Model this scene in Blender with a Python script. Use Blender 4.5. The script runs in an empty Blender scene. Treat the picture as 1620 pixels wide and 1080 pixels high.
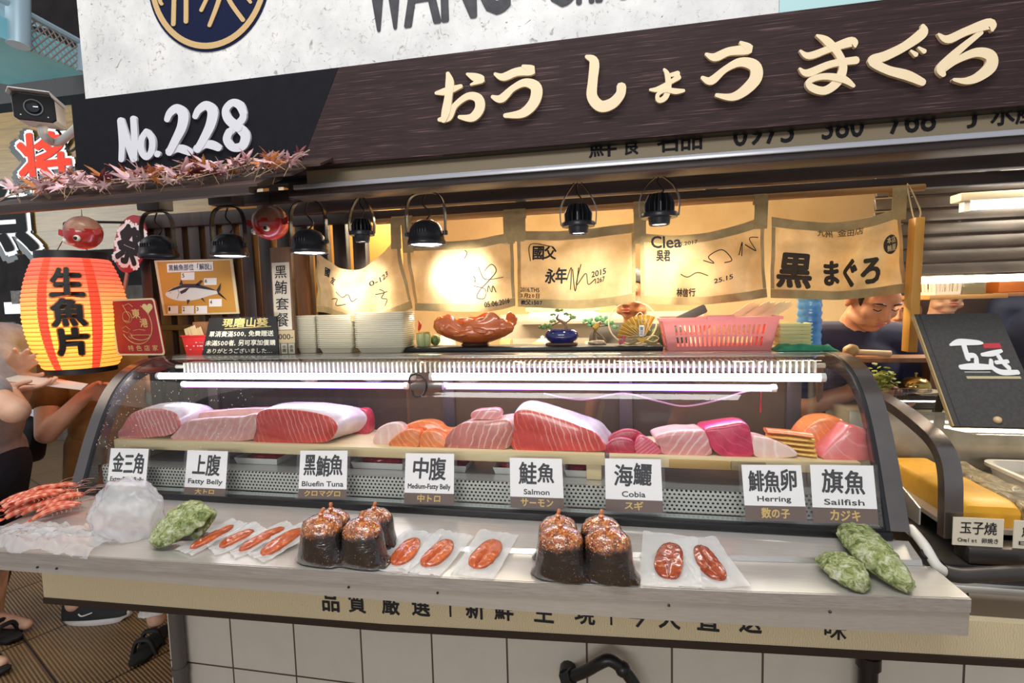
import bpy, bmesh, math, random
from mathutils import Vector, Matrix, noise
random.seed(11)
sc = bpy.context.scene
COL = sc.collection
V3 = Vector

# ------------------------------------------------------------------ camera
F_PX = 800.0
CAM = V3((0, 0, 1.45))
cam_d = bpy.data.cameras.new('camera')
cam_d.sensor_width = 36.0
cam_d.lens = 36.0 * F_PX / 1620.0
cam_d.clip_start = 0.02
cam_o = bpy.data.objects.new('camera', cam_d)
COL.objects.link(cam_o)
CAM_R = (Matrix.Rotation(math.radians(11), 3, 'Z') @ Matrix.Rotation(math.radians(85.5), 3, 'X')
         @ Matrix.Rotation(math.radians(-1.5), 3, 'Z'))
cam_o.matrix_world = Matrix.Translation(CAM) @ CAM_R.to_4x4()
sc.camera = cam_o

# ------------------------------------------------------------------ world, lights, exposure
sc.view_settings.view_transform = 'Standard'
sc.view_settings.look = 'None'
sc.view_settings.exposure = 0.4
sc.view_settings.gamma = 1.0
sc.view_settings.use_curve_mapping = False
sc.cycles.use_denoising = True
sc.cycles.max_bounces = 10
sc.cycles.transparent_max_bounces = 24
sc.cycles.caustics_reflective = False
sc.cycles.caustics_refractive = False
sc.cycles.sample_clamp_indirect = 6.0
wd = bpy.data.worlds.new('market_air')
sc.world = wd
wd.use_nodes = True
wd.node_tree.nodes['Background'].inputs[0].default_value = (0.80, 0.87, 1.0, 1)
wd.node_tree.nodes['Background'].inputs[1].default_value = 0.36


def area(name, loc, target, sx, sy, watt, col=(1, 1, 1)):
    d = bpy.data.lights.new(name, 'AREA')
    d.shape = 'RECTANGLE'
    d.size, d.size_y, d.energy, d.color = sx, sy, watt, col
    o = bpy.data.objects.new(name, d)
    COL.objects.link(o)
    o.location = loc
    o.rotation_euler = (V3(target) - V3(loc)).to_track_quat('-Z', 'Y').to_euler()
    return o


area('aisle_far_light', (-0.6, -4.6, 2.25), (-0.4, 1.3, 1.5), 3.2, 0.5, 74, (1.0, 0.98, 0.95))
area('aisle_ceiling_light', (-0.4, 0.15, 4.1), (-0.4, 0.7, 0.8), 3.0, 0.5, 66, (1.0, 0.98, 0.95))
area('neighbour_hall_light', (-4.2, 0.6, 3.3), (-3.4, 2.4, 0.6), 1.6, 1.6, 11, (1.0, 0.90, 0.74))
area('noren_hidden_fill', (-0.2, 2.6, 2.085), (-0.2, 2.15, 1.0), 2.6, 0.22, 80, (1.0, 0.86, 0.60))  # added warm fill, unseen behind the louvre beams, backlights the cloths
area('kitchen_hidden_fill', (-0.1, 2.04, 1.925), (-0.1, 3.4, 1.9), 2.2, 0.05, 28, (1.0, 0.80, 0.48))  # added fill strip hidden by the beams, brightens kitchen wall and ceiling
area('next_stall_light', (1.75, 2.2, 2.2), (1.4, 1.7, 0.5), 0.9, 0.6, 55, (1.0, 0.90, 0.72))

area('balcony_daylight_fill', (-7.0, -0.5, 2.3), (-3.6, 3.6, 3.1), 1.5, 1.5, 20, (0.85, 0.95, 1.0)).data.spread = math.radians(50)  # added lamp in place of daylight, brightens the balcony soffit from below


# ------------------------------------------------------------------ pixel -> place helpers
def ray(px, py):
    return CAM_R @ V3(((px - 810) / F_PX, -(py - 540) / F_PX, -1))


def at(px, py, Y):
    d = ray(px, py)
    return CAM + d * (Y / d.y)


def atz(px, py, z):
    d = ray(px, py)
    return CAM + d * ((z - CAM.z) / d.z)


def atx(px, py, X):
    d = ray(px, py)
    return CAM + d * (X / d.x)


def lerp(a, b, t):
    return a + (b - a) * t


def catmull(P, n, closed=False):
    P = [V3(p) for p in P]
    m = len(P)
    segs = m if closed else m - 1
    out = []
    for i in range(segs):
        if closed:
            a, b, c, d = P[(i - 1) % m], P[i], P[(i + 1) % m], P[(i + 2) % m]
        else:
            a, b, c, d = P[max(i - 1, 0)], P[i], P[i + 1], P[min(i + 2, m - 1)]
        for k in range(n):
            t = k / n
            out.append(0.5 * ((2 * b) + (c - a) * t + (2 * a - 5 * b + 4 * c - d) * t * t + (3 * b - a - 3 * c + d) * t ** 3))
    if not closed:
        out.append(P[-1].copy())
    return out


def frame_of(t, ref=None):
    t = t.normalized()
    r = ref or (V3((0, 0, 1)) if abs(t.z) < 0.9 else V3((1, 0, 0)))
    a = r.cross(t).normalized()
    return a, t.cross(a).normalized()


# ------------------------------------------------------------------ mesh builder
class MB:
    def __init__(s):
        s.v, s.f, s.m = [], [], []

    def add(s, v, f, mi=0):
        k = len(s.v)
        s.v += [V3(p) for p in v]
        for q in f:
            s.f.append([i + k for i in q])
            s.m.append(mi)
        return s

    def box(s, c, d, rot=None, bev=0.0, mi=0):
        bm = bmesh.new()
        bmesh.ops.create_cube(bm, size=1.0)
        for v in bm.verts:
            v.co = V3((v.co.x * d[0], v.co.y * d[1], v.co.z * d[2]))
        if bev > 0:
            bmesh.ops.bevel(bm, geom=list(bm.edges), offset=min(bev, min(d) * 0.45), segments=2, affect='EDGES', profile=0.5)
        R = rot or Matrix.Identity(3)
        bm.verts.index_update()
        s.add([R @ v.co + V3(c) for v in bm.verts], [[v.index for v in f.verts] for f in bm.faces], mi)
        bm.free()
        return s

    def span(s, a, b, bev=0.0, mi=0):
        a, b = V3(a), V3(b)
        d = b - a
        return s.box((a + b) / 2, (abs(d.x), abs(d.y), abs(d.z)), None, bev, mi)

    def bar(s, a, b, w, h, up=None, bev=0.0, mi=0):
        a, b = V3(a), V3(b)
        t = (b - a).normalized()
        x, y = frame_of(t, V3(up) if up else None)
        R = Matrix((x, y, t)).transposed()
        return s.box((a + b) / 2, (w, h, (b - a).length), R, bev, mi)

    def loft(s, rings, cap=True, mi=0, capmi=None, capmi2=None):
        n = len(rings[0])
        v = [p for r in rings for p in r]
        f = []
        for i in range(len(rings) - 1):
            for j in range(n):
                k = (j + 1) % n
                f.append([i * n + j, i * n + k, (i + 1) * n + k, (i + 1) * n + j])
        s.add(v, f, mi)
        if cap:
            s.add(rings[0], [list(range(n))[::-1]], mi if capmi is None else capmi)
            s.add(rings[-1], [list(range(n))], mi if capmi2 is None else capmi2)
        return s

    def tube(s, P, r, n=8, closed=False, cap=True, mi=0):
        P = [V3(p) for p in P]
        m = len(P)
        R = r if isinstance(r, (list, tuple)) else [r] * m
        rings = []
        ref = None
        for i in range(m):
            if closed:
                t = P[(i + 1) % m] - P[i - 1]
            else:
                t = P[min(i + 1, m - 1)] - P[max(i - 1, 0)]
            if t.length < 1e-9:
                t = V3((0, 0, 1))
            t.normalize()
            if ref is None:
                a, b = frame_of(t)
            else:
                a = (ref - t * ref.dot(t))
                a = a.normalized() if a.length > 1e-6 else frame_of(t)[0]
                b = t.cross(a)
            ref = a
            rings.append([P[i] + (a * math.cos(q) + b * math.sin(q)) * R[i] for q in [2 * math.pi * j / n for j in range(n)]])
        if closed:
            rings.append(rings[0])
            return s.loft(rings, False, mi)
        return s.loft(rings, cap, mi)

    def lathe(s, prof, o=(0, 0, 0), n=24, rot=None, mi=0, cap=False):
        R = rot or Matrix.Identity(3)
        rings = [[V3(o) + R @ V3((max(r, 1e-4) * math.cos(q), max(r, 1e-4) * math.sin(q), z)) for q in [2 * math.pi * j / n for j in range(n)]] for r, z in prof]
        return s.loft(rings, cap, mi)

    def prism(s, P, vec, mi=0):
        vec = V3(vec)
        P = [V3(p) for p in P]
        return s.loft([P, [p + vec for p in P]], True, mi)

    def sheet(s, fn, nu, nv, th=0.0, mi=0):
        v = [V3(fn(i / nu, j / nv)) for j in range(nv + 1) for i in range(nu + 1)]
        w = nu + 1
        f = [[j * w + i, j * w + i + 1, (j + 1) * w + i + 1, (j + 1) * w + i] for j in range(nv) for i in range(nu)]
        if th == 0:
            return s.add(v, f, mi)
        nrm = [V3((0, 0, 0)) for _ in v]
        for q in f:
            a = (v[q[2]] - v[q[0]]).cross(v[q[3]] - v[q[1]])
            for i in q:
                nrm[i] += a
        v2 = [p - (k.normalized() * th if k.length > 0 else V3()) for p, k in zip(v, nrm)]
        N = len(v)
        F = f + [[i + N for i in q[::-1]] for q in f]
        edge = [i for i in range(w)] + [j * w + nu for j in range(1, nv + 1)] + [nv * w + i for i in range(nu - 1, -1, -1)] + [j * w for j in range(nv - 1, 0, -1)]
        for a, b in zip(edge, edge[1:] + edge[:1]):
            F.append([b, a, a + N, b + N])
        return s.add(v + v2, F, mi)

    def ball(s, c, r, sub=3, amp=0.0, freq=3.0, rot=None, seed=0, ridge=False, mi=0):
        bm = bmesh.new()
        bmesh.ops.create_icosphere(bm, subdivisions=sub, radius=1.0)
        rr = r if isinstance(r, (list, tuple)) else (r, r, r)
        R = rot or Matrix.Identity(3)
        vs = []
        for v in bm.verts:
            k = 1.0
            if amp:
                n = noise.fractal(v.co * freq + V3((seed * 7.3, seed * 3.1, 0)), 0.9, 2.1, 4)
                if ridge:
                    n = 0.5 - abs(n) * 1.6
                k += amp * n
            p = v.co * k
            vs.append(R @ V3((p.x * rr[0], p.y * rr[1], p.z * rr[2])) + V3(c))
        bm.verts.index_update()
        s.add(vs, [[v.index for v in f.verts] for f in bm.faces], mi)
        bm.free()
        return s

    def capsule(s, a, b, ra, rb, n=12, k=4):
        a, b = V3(a), V3(b)
        t = b - a
        L = t.length
        t = t / L if L > 1e-6 else V3((0, 0, 1))
        x, y = frame_of(t)
        rings = []
        for i in range(k + 1):
            q = -math.pi / 2 + (math.pi / 2) * i / k
            rings.append((a + t * ra * math.sin(q), max(ra * math.cos(q), 1e-4)))
        for i in range(k + 1):
            q = (math.pi / 2) * i / k
            rings.append((b + t * rb * math.sin(q), max(rb * math.cos(q), 1e-4)))
        return s.loft([[c + (x * math.cos(2 * math.pi * j / n) + y * math.sin(2 * math.pi * j / n)) * r for j in range(n)] for c, r in rings])

    def move(s, fn):
        s.v = [V3(fn(p)) for p in s.v]
        return s


WL = {}


def wloc(o):
    return WL.get(o.name, V3((0, 0, 0)))


def props(o, label=None, cat=None, group=None, kind=None):
    for k, x in (('label', label), ('category', cat), ('group', group), ('kind', kind)):
        if x:
            o[k] = x
    return o


def mesh_from(name, mb, mats, origin, smooth=40, fix=True):
    me = bpy.data.meshes.new(name)
    me.from_pydata([tuple(p - origin) for p in mb.v], [], mb.f)
    mats = mats if isinstance(mats, (list, tuple)) else [mats]
    for m in mats:
        me.materials.append(m)
    if len(mats) > 1:
        me.polygons.foreach_set('material_index', mb.m)
    bm = bmesh.new()
    bm.from_mesh(me)
    bmesh.ops.remove_doubles(bm, verts=bm.verts, dist=1e-6)
    if fix:
        bmesh.ops.recalc_face_normals(bm, faces=bm.faces)
    bm.to_mesh(me)
    bm.free()
    if smooth:
        me.polygons.foreach_set('use_smooth', [True] * len(me.polygons))
        me.set_sharp_from_angle(angle=math.radians(smooth))
    me.update()
    return me


def obj(name, mb, mats, parent=None, smooth=40, label=None, origin=None, fix=True):
    if parent is not None:
        org = wloc(parent)
    elif origin is not None:
        org = V3(origin)
    else:
        lo = [min(p[i] for p in mb.v) for i in range(3)]
        hi = [max(p[i] for p in mb.v) for i in range(3)]
        org = V3(((lo[0] + hi[0]) / 2, (lo[1] + hi[1]) / 2, lo[2]))
    o = bpy.data.objects.new(name, mesh_from(name, mb, mats, org, smooth, fix))
    COL.objects.link(o)
    if parent is not None:
        o.parent = parent
    else:
        o.location = org
    WL[o.name] = org
    if label:
        o['label'] = label
    return o


def thing(name, label, cat, loc, group=None, kind=None):
    o = bpy.data.objects.new(name, None)
    o.empty_display_size = 0.05
    COL.objects.link(o)
    o.location = loc
    WL[o.name] = V3(loc)
    return props(o, label, cat, group, kind)


def solo(name, mb, mats, label, cat, group=None, smooth=40, origin=None, kind=None, fix=True):
    return props(obj(name, mb, mats, None, smooth, None, origin, fix), label, cat, group, kind)


def struct(name, mb, mats, smooth=30):
    return props(obj(name, mb, mats, None, smooth), kind='structure')


def dup(root, loc, rot=(0, 0, 0), label=None, scale=None):
    r = root.copy()
    COL.objects.link(r)
    r.location = loc
    r.rotation_euler = rot
    if scale:
        r.scale = (scale,) * 3
    if label:
        r['label'] = label
    for ch in list(root.children):
        c = ch.copy()
        COL.objects.link(c)
        c.parent = r
        for g in list(ch.children):
            d = g.copy()
            COL.objects.link(d)
            d.parent = c
    return r


def remesh(mb, voxel, smooth=4):
    """one continuous surface out of overlapping closed pieces"""
    me = bpy.data.meshes.new('tmp')
    me.from_pydata([tuple(p) for p in mb.v], [], mb.f)
    o = bpy.data.objects.new('tmp', me)
    COL.objects.link(o)
    r = o.modifiers.new('r', 'REMESH')
    r.mode = 'VOXEL'
    r.voxel_size = voxel
    s = o.modifiers.new('s', 'SMOOTH')
    s.factor = 0.5
    s.iterations = smooth
    dg = bpy.context.evaluated_depsgraph_get()
    dg.update()
    m2 = bpy.data.meshes.new_from_object(o.evaluated_get(dg))
    out = MB().add([v.co.copy() for v in m2.vertices], [list(p.vertices) for p in m2.polygons])
    bpy.data.objects.remove(o)
    bpy.data.meshes.remove(me)
    bpy.data.meshes.remove(m2)
    return out


# ------------------------------------------------------------------ lettering
GL = {}


def glyph(ch, bold):
    k = (ch, bold)
    if k not in GL:
        c = bpy.data.curves.new('t', 'FONT')
        c.body = ch
        c.offset = bold
        c.resolution_u = 3
        c.fill_mode = 'FRONT'
        c.extrude = 0
        o = bpy.data.objects.new('t', c)
        COL.objects.link(o)
        dg = bpy.context.evaluated_depsgraph_get()
        dg.update()
        m = bpy.data.meshes.new_from_object(o.evaluated_get(dg))
        GL[k] = ([v.co.copy() for v in m.vertices], [list(p.vertices) for p in m.polygons])
        bpy.data.objects.remove(o)
        bpy.data.curves.remove(c)
        bpy.data.meshes.remove(m)
    return GL[k]


def text2d(s, bold=0.0, jit=0.0, vertical=False, gap=1.0, rnd=None):
    """flat glyph mesh, normalised to the unit square"""
    rnd = rnd or random
    V, Fc = [], []
    lines = s.split('\n')
    latin = all(ord(c) < 0x2000 for c in s)
    for li, line in enumerate(lines):
        if latin:
            v, f = glyph(line, bold)
            k = len(V)
            V += [V3((p.x, p.y - li * 1.1, 0)) for p in v]
            Fc += [[i + k for i in q] for q in f]
            continue
        x = 0.0
        for ci, ch in enumerate(line):
            if ch == ' ':
                x += 0.5 * gap
                continue
            v, f = glyph(ch, bold)
            a = rnd.uniform(-jit, jit) * 0.35
            sx, sy = 1 + rnd.uniform(-jit, jit), 1 + rnd.uniform(-jit, jit)
            dx, dy = rnd.uniform(-jit, jit) * 0.3, rnd.uniform(-jit, jit) * 0.5
            k = len(V)
            for p in v:
                q = V3(((p.x - 0.5) * sx, (p.y - 0.38) * sy, 0))
                q.x += q.y * jit * 0.6
                q = Matrix.Rotation(a, 3, 'Z') @ q
                if vertical:
                    V.append(V3((0.5 + q.x + dx - li * 1.1, q.y + dy - ci * gap, 0)))
                else:
                    V.append(V3((x + 0.5 + q.x + dx, 0.38 + q.y + dy - li * 1.15, 0)))
            Fc += [[i + k for i in q] for q in f]
            x += gap if ord(ch) > 0x2000 else 0.6 * gap
    lo = V3((min(p.x for p in V), min(p.y for p in V), 0))
    hi = V3((max(p.x for p in V), max(p.y for p in V), 0))
    w, h = max(hi.x - lo.x, 1e-4), max(hi.y - lo.y, 1e-4)
    return [((p.x - lo.x) / w, (p.y - lo.y) / h) for p in V], Fc


def put_text(mb, s, fn, bold=0.0, jit=0.0, vertical=False, gap=1.0, th=0.0, mi=0):
    """fn(u, v) -> point of the surface the writing lies on; th -> raised by a slab of that thickness along fn's normal"""
    P, Fc = text2d(s, 0.0, jit, vertical, gap)
    A = [V3(fn(u, v)) for u, v in P]
    if th == 0:
        # weight: the outline laid down again around itself, each pass a hair higher
        o = V3(fn(0, 0))
        ux, uy = V3(fn(1, 0)) - V3(fn(0, 0)), V3(fn(0, 1)) - V3(fn(0, 0))
        nn = ux.cross(uy).normalized()
        rows = s.count('\n') + 1
        em = uy.length / max(len(s), 1) * 1.0 if vertical else uy.length / rows
        if bold > 0.002 and ux.length > 0 and uy.length > 0:
            dx, dy = bold * em / ux.length, bold * em / uy.length
            for k in range(8):
                q = math.pi * k / 4
                mb.add([V3(fn(u + dx * math.cos(q), v + dy * math.sin(q))) + nn * (3e-5 * (k + 1)) for u, v in P], Fc, mi)
        return mb.add(A, Fc, mi)
    n = (V3(fn(1, 0)) - V3(fn(0, 0))).cross(V3(fn(0, 1)) - V3(fn(0, 0))).normalized()
    N = len(A)
    cnt = {}
    for q in Fc:
        for a, b in zip(q, q[1:] + q[:1]):
            cnt[(a, b)] = 1
    side = [[a, b, b + N, a + N] for (a, b) in cnt if (b, a) not in cnt]
    return mb.add([p + n * th for p in A] + A, Fc + [[i + N for i in q[::-1]] for q in Fc] + [[d, c, b, a][::-1] for a, b, c, d in side], mi)


def quad(o, u, v, lift=0.0):
    o, u, v = V3(o), V3(u), V3(v)
    n = u.cross(v).normalized() * lift
    return lambda a, b: o + u * a + v * b + n


def pquad(bl, br, tl, Y, lift=0.004):
    """pixel corners on the vertical plane at Y; lifted towards the street"""
    a, b, c = at(*bl, Y), at(*br, Y), at(*tl, Y)
    return quad(a, b - a, c - a, lift)


BR = [0]


def brush(mb, pts, fn, th=0.006, n=6, mi=0):
    """one brush stroke: pts = (x, y, width); fn(x, y) -> point on the surface; raised by th"""
    BR[0] += 1
    th += math.copysign(0.00018 * (BR[0] % 7), th)
    P = catmull([(x, y, w) for x, y, w in pts], n) if len(pts) > 2 else [V3(p) for p in pts]
    L, Rr = [], []
    m = len(P)
    cap0, cap1 = [], []
    for i, p in enumerate(P):
        t = P[min(i + 1, m - 1)] - P[max(i - 1, 0)]
        t.z = 0
        t = t.normalized() if t.length > 1e-6 else V3((1, 0, 0))
        nn = V3((-t.y, t.x, 0))
        w = max(p.z, 0.004) / 2
        L.append(V3((p.x, p.y, 0)) + nn * w)
        Rr.append(V3((p.x, p.y, 0)) - nn * w)
        if i in (0, m - 1):
            s_ = -1 if i == 0 else 1
            arc = [V3((p.x, p.y, 0)) + (nn * math.cos(q) + t * s_ * math.sin(q) * 0.8) * w for q in (math.pi * 0.25, math.pi * 0.5, math.pi * 0.75)]
            (cap0 if i == 0 else cap1).extend(arc)
    A = lambda p, d: V3(fn(p.x, p.y)) + d
    o = V3(fn(P[0].x, P[0].y))
    ex = V3(fn(P[0].x + 1, P[0].y)) - o
    ey = V3(fn(P[0].x, P[0].y - 1)) - o
    d = ex.cross(ey).normalized() * th
    z = V3((0, 0, 0))
    k = 2 * m
    for a, b in ((d, 1),):
        e = d.normalized() * 4e-5
        v = [A(p, d + e * i) for i, p in enumerate(L)] + [A(p, d + e * i) for i, p in enumerate(Rr)] + [A(p, z) for p in L] + [A(p, z) for p in Rr]
        f = []
        for i in range(m - 1):
            f.append([i, i + 1, m + i + 1, m + i])
            f.append([i + 1, i, k + i, k + i + 1])
            f.append([m + i, m + i + 1, k + m + i + 1, k + m + i])
        mb.add(v, f, mi)
        for cp, l, r, h in ((cap0, L[0], Rr[0], e * -0.6), (cap1, L[-1], Rr[-1], e * (m + 0.6))):
            ring = [l] + cp + [r]
            q = len(ring)
            mb.add([A(p, d + h) for p in ring] + [A(p, z) for p in ring], [list(range(q))] + [[i, i + 1, q + i + 1, q + i] for i in range(q - 1)], mi)
    return mb


# ------------------------------------------------------------------ materials
def lin(h):
    if isinstance(h, (tuple, list)):
        return (*h[:3], 1)
    c = [int(h[i:i + 2], 16) / 255 for i in (0, 2, 4)]
    return (*[x / 12.92 if x <= 0.04045 else ((x + 0.055) / 1.055) ** 2.4 for x in c], 1)


MC = {}


class NT:
    def __init__(s, name):
        s.mat = bpy.data.materials.new(name)
        s.mat.use_nodes = True
        s.t = s.mat.node_tree
        s.b = s.t.nodes['Principled BSDF']
        s.out = s.t.nodes['Material Output']

    def n(s, kind, **kw):
        x = s.t.nodes.new(kind)
        for k, v in kw.items():
            if k in x.inputs:
                x.inputs[k].default_value = v
            else:
                setattr(x, k, v)
        return x

    def l(s, a, b):
        s.t.links.new(a, b)

    def coords(s, scale=(1, 1, 1), rot=(0, 0, 0), kind='Object'):
        tc = s.n('ShaderNodeTexCoord')
        mp = s.n('ShaderNodeMapping')
        mp.inputs['Scale'].default_value = scale
        mp.inputs['Rotation'].default_value = rot
        s.l(tc.outputs[kind], mp.inputs[0])
        return mp.outputs[0]

    def ramp(s, fac, stops, interp='LINEAR'):
        r = s.n('ShaderNodeValToRGB')
        r.color_ramp.interpolation = interp
        e = r.color_ramp.elements
        while len(e) < len(stops):
            e.new(0.5)
        for i, (p, c) in enumerate(stops):
            e[i].position = p
            e[i].color = lin(c)
        s.l(fac, r.inputs[0])
        return r.outputs[0]

    def noise(s, vec, scale, detail=4, rough=0.55, dist=0.0):
        x = s.n('ShaderNodeTexNoise')
        x.inputs['Scale'].default_value = scale
        x.inputs['Detail'].default_value = detail
        x.inputs['Roughness'].default_value = rough
        x.inputs['Distortion'].default_value = dist
        s.l(vec, x.inputs['Vector'])
        return x.outputs['Fac']

    def mix(s, fac, a, b, mode='MIX'):
        x = s.n('ShaderNodeMix', data_type='RGBA', blend_type=mode)
        for v, k in ((fac, 0), (a, 6), (b, 7)):
            if hasattr(v, 'is_linked'):
                s.l(v, x.inputs[k])
            else:
                x.inputs[k].default_value = v if k == 0 else lin(v)
        return x.outputs[2]

    def bump(s, h, strength=0.3, dist=0.01):
        x = s.n('ShaderNodeBump')
        x.inputs['Strength'].default_value = strength
        x.inputs['Distance'].default_value = dist
        s.l(h, x.inputs['Height'])
        s.l(x.outputs[0], s.b.inputs['Normal'])
        return s

    def set(s, **kw):
        for k, v in kw.items():
            k = {'rough': 'Roughness', 'metal': 'Metallic', 'col': 'Base Color', 'coat': 'Coat Weight', 'spec': 'Specular IOR Level',
                 'sss': 'Subsurface Weight', 'alpha': 'Alpha', 'ecol': 'Emission Color', 'estr': 'Emission Strength', 'trans': 'Transmission Weight'}[k]
            if hasattr(v, 'is_linked'):
                s.l(v, s.b.inputs[k])
            else:
                s.b.inputs[k].default_value = lin(v) if k.endswith('Color') else v
        return s


def plain(name, col, rough=0.5, metal=0.0, col2=None, scale=20, bump=0.0, bscale=60, stretch=(1, 1, 1), coat=0.0, sss=0.0, spec=0.5, dist=0.004):
    if name in MC:
        return MC[name]
    t = NT(name)
    t.set(col=col, rough=rough, metal=metal, coat=coat, spec=spec)
    if sss:
        t.set(sss=sss)
        t.b.inputs['Subsurface Radius'].default_value = (0.02, 0.008, 0.005)
        t.b.inputs['Subsurface Scale'].default_value = 0.5
    if col2 or bump:
        v = t.coords(stretch)
        if col2:
            f = t.noise(v, scale, 5, 0.6)
            t.set(col=t.ramp(f, [(0.35, col), (0.68, col2)]))
        if bump:
            t.bump(t.noise(v, bscale, 4, 0.6), bump, dist)
    MC[name] = t.mat
    return t.mat


def emit(name, col, strength):
    if name not in MC:
        t = NT(name)
        t.set(col=col, ecol=col, estr=strength)
        MC[name] = t.mat
    return MC[name]


def clear(name, tint='ffffff', gloss=1.0, film=0.0, filmcol='ffffff', bump=0.0, bscale=40, rough=0.02):
    """thin pane or film: see-through with a fresnel gloss and, for plastic, a milky share"""
    if name in MC:
        return MC[name]
    t = NT(name)
    tr = t.n('ShaderNodeBsdfTransparent')
    tr.inputs[0].default_value = lin(tint)
    gl = t.n('ShaderNodeBsdfGlossy')
    gl.inputs['Roughness'].default_value = rough
    ge = t.n('ShaderNodeNewGeometry')
    dt = t.n('ShaderNodeVectorMath', operation='DOT_PRODUCT')
    t.l(ge.outputs['Normal'], dt.inputs[0])
    t.l(ge.outputs['Incoming'], dt.inputs[1])
    ab = t.n('ShaderNodeMath', operation='ABSOLUTE')
    t.l(dt.outputs['Value'], ab.inputs[0])
    om = t.n('ShaderNodeMath', operation='SUBTRACT')
    om.inputs[0].default_value = 1.0
    t.l(ab.outputs[0], om.inputs[1])
    po = t.n('ShaderNodeMath', operation='POWER')
    po.inputs[1].default_value = 5.0
    t.l(om.outputs[0], po.inputs[0])
    fr = t.n('ShaderNodeMath', operation='MULTIPLY_ADD')
    fr.inputs[1].default_value = 0.96
    fr.inputs[2].default_value = 0.04
    t.l(po.outputs[0], fr.inputs[0])
    mu = t.n('ShaderNodeMath', operation='MULTIPLY')
    mu.inputs[1].default_value = gloss
    t.l(fr.outputs[0], mu.inputs[0])
    mx = t.n('ShaderNodeMixShader')
    base = tr.outputs[0]
    vec = t.coords()
    if film:
        di = t.n('ShaderNodeBsdfDiffuse')
        di.inputs[0].default_value = lin(filmcol)
        tl = t.n('ShaderNodeBsdfTranslucent')
        tl.inputs[0].default_value = lin(filmcol)
        m0 = t.n('ShaderNodeMixShader')
        m0.inputs[0].default_value = 0.35
        t.l(di.outputs[0], m0.inputs[1])
        t.l(tl.outputs[0], m0.inputs[2])
        m1 = t.n('ShaderNodeMixShader')
        m1.inputs[0].default_value = film
        t.l(base, m1.inputs[1])
        t.l(m0.outputs[0], m1.inputs[2])
        base = m1.outputs[0]
    if bump:
        b = t.n('ShaderNodeBump')
        b.inputs['Strength'].default_value = bump
        b.inputs['Distance'].default_value = 0.01
        t.l(t.noise(vec, bscale, 3, 0.6, 1.0), b.inputs['Height'])
        t.l(b.outputs[0], gl.inputs['Normal'])
    t.l(mu.outputs[0], mx.inputs[0])
    t.l(base, mx.inputs[1])
    t.l(gl.outputs[0], mx.inputs[2])
    t.l(mx.outputs[0], t.out.inputs[0])
    MC[name] = t.mat
    return t.mat


def wood(name, a, b, axis=0, scale=14, rough=0.5, stretch=12, coat=0.0):
    if name in MC:
        return MC[name]
    t = NT(name)
    st = [1, 1, 1]
    st[axis] = 1.0 / stretch
    v = t.coords(st)
    f = t.noise(v, scale * 3, 6, 0.6, 0.4)
    t.set(col=t.ramp(f, [(0.3, a), (0.7, b)]), rough=rough, coat=coat)
    t.bump(f, 0.15, 0.003)
    MC[name] = t.mat
    return t.mat


def steel(name, col='b9b4ae', rough=0.32, axis=0):
    if name in MC:
        return MC[name]
    t = NT(name)
    st = [60, 60, 60]
    st[axis] = 1.2
    f = t.noise(t.coords(st), 6, 3, 0.6)
    t.set(col=t.mix(t.ramp(f, [(0.2, '000000'), (0.9, 'ffffff')]), col, 'dcd8d2'), metal=0.6, rough=rough)
    t.bump(f, 0.05, 0.001)
    MC[name] = t.mat
    return t.mat


def flesh(name, base, line, scale=60, rot=(0, 0.3, 0), width=0.12, dist=3.0, coat=0.35, dark=None, dscale=1.5):
    """cut fish: thin pale fat lines across the muscle"""
    if name in MC:
        return MC[name]
    t = NT(name)
    v = t.coords((1, 1, 1), rot)
    w = t.n('ShaderNodeTexWave', wave_type='BANDS', bands_direction='X', wave_profile='SIN')
    w.inputs['Scale'].default_value = scale / 6.28 * 2
    w.inputs['Distortion'].default_value = dist
    w.inputs['Detail'].default_value = 2
    w.inputs['Detail Scale'].default_value = dscale
    t.l(v, w.inputs['Vector'])
    k = t.ramp(w.outputs['Fac'], [(1 - width * 2, '000000'), (1.0, 'ffffff')])
    gate = t.ramp(t.noise(t.coords((1, 1, 1), (0.2, 0.1, 0.5)), 14, 2, 0.5), [(0.36, '101010'), (0.62, 'd8d8d8')])
    k = t.mix(1.0, k, gate, 'MULTIPLY')
    n1 = t.noise(t.coords(), 30, 5, 0.6)
    c = t.ramp(n1, [(0.3, dark or base), (0.6, base)])
    t.set(col=t.mix(k, c, line), rough=0.28, coat=coat, sss=0.18)
    t.b.inputs['Subsurface Radius'].default_value = (0.02, 0.006, 0.004)
    t.b.inputs['Subsurface Scale'].default_value = 0.4
    t.bump(t.noise(t.coords(), 90, 3), 0.12, 0.002)
    MC[name] = t.mat
    return t.mat


BLACK = plain('black_paint', '151416', 0.45)
INK = plain('black_ink', '17151a', 0.7)
DARKWOOD = wood('dark_stained_wood', '1d1512', '3a2a22', 0, 10, 0.45)
DARKWOOD_V = wood('dark_stained_upright_wood', '19110f', '372821', 2, 10, 0.45)
STEEL = steel('brushed_steel', 'c9c2b6', 0.34)
STEEL_V = plain('end_frame_steel', '8f8680', 0.24, 0.9, '7d746f', 5)
CHROME = plain('polished_steel', 'cfcbc6', 0.16, 1.0)
PINE = wood('pale_pine', 'efdab0', 'd8bc88', 0, 8, 0.5, 14)
WARMWOOD = wood('honey_wood', 'b98a4a', '8e6230', 0, 8, 0.5, 10)
BROWNWOOD = wood('brown_post_wood', 'a06c42', '744a2b', 2, 8, 0.5, 10)
WHITE = plain('white_plastic', 'e9e7e2', 0.4)
CREAM = plain('cream_paint', 'd9cdb2', 0.6)
SKIN = plain('warm_skin', 'e4b89c', 0.5, 0, 'dbaa8c', 30, 0.08, 200, sss=0.2)
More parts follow.
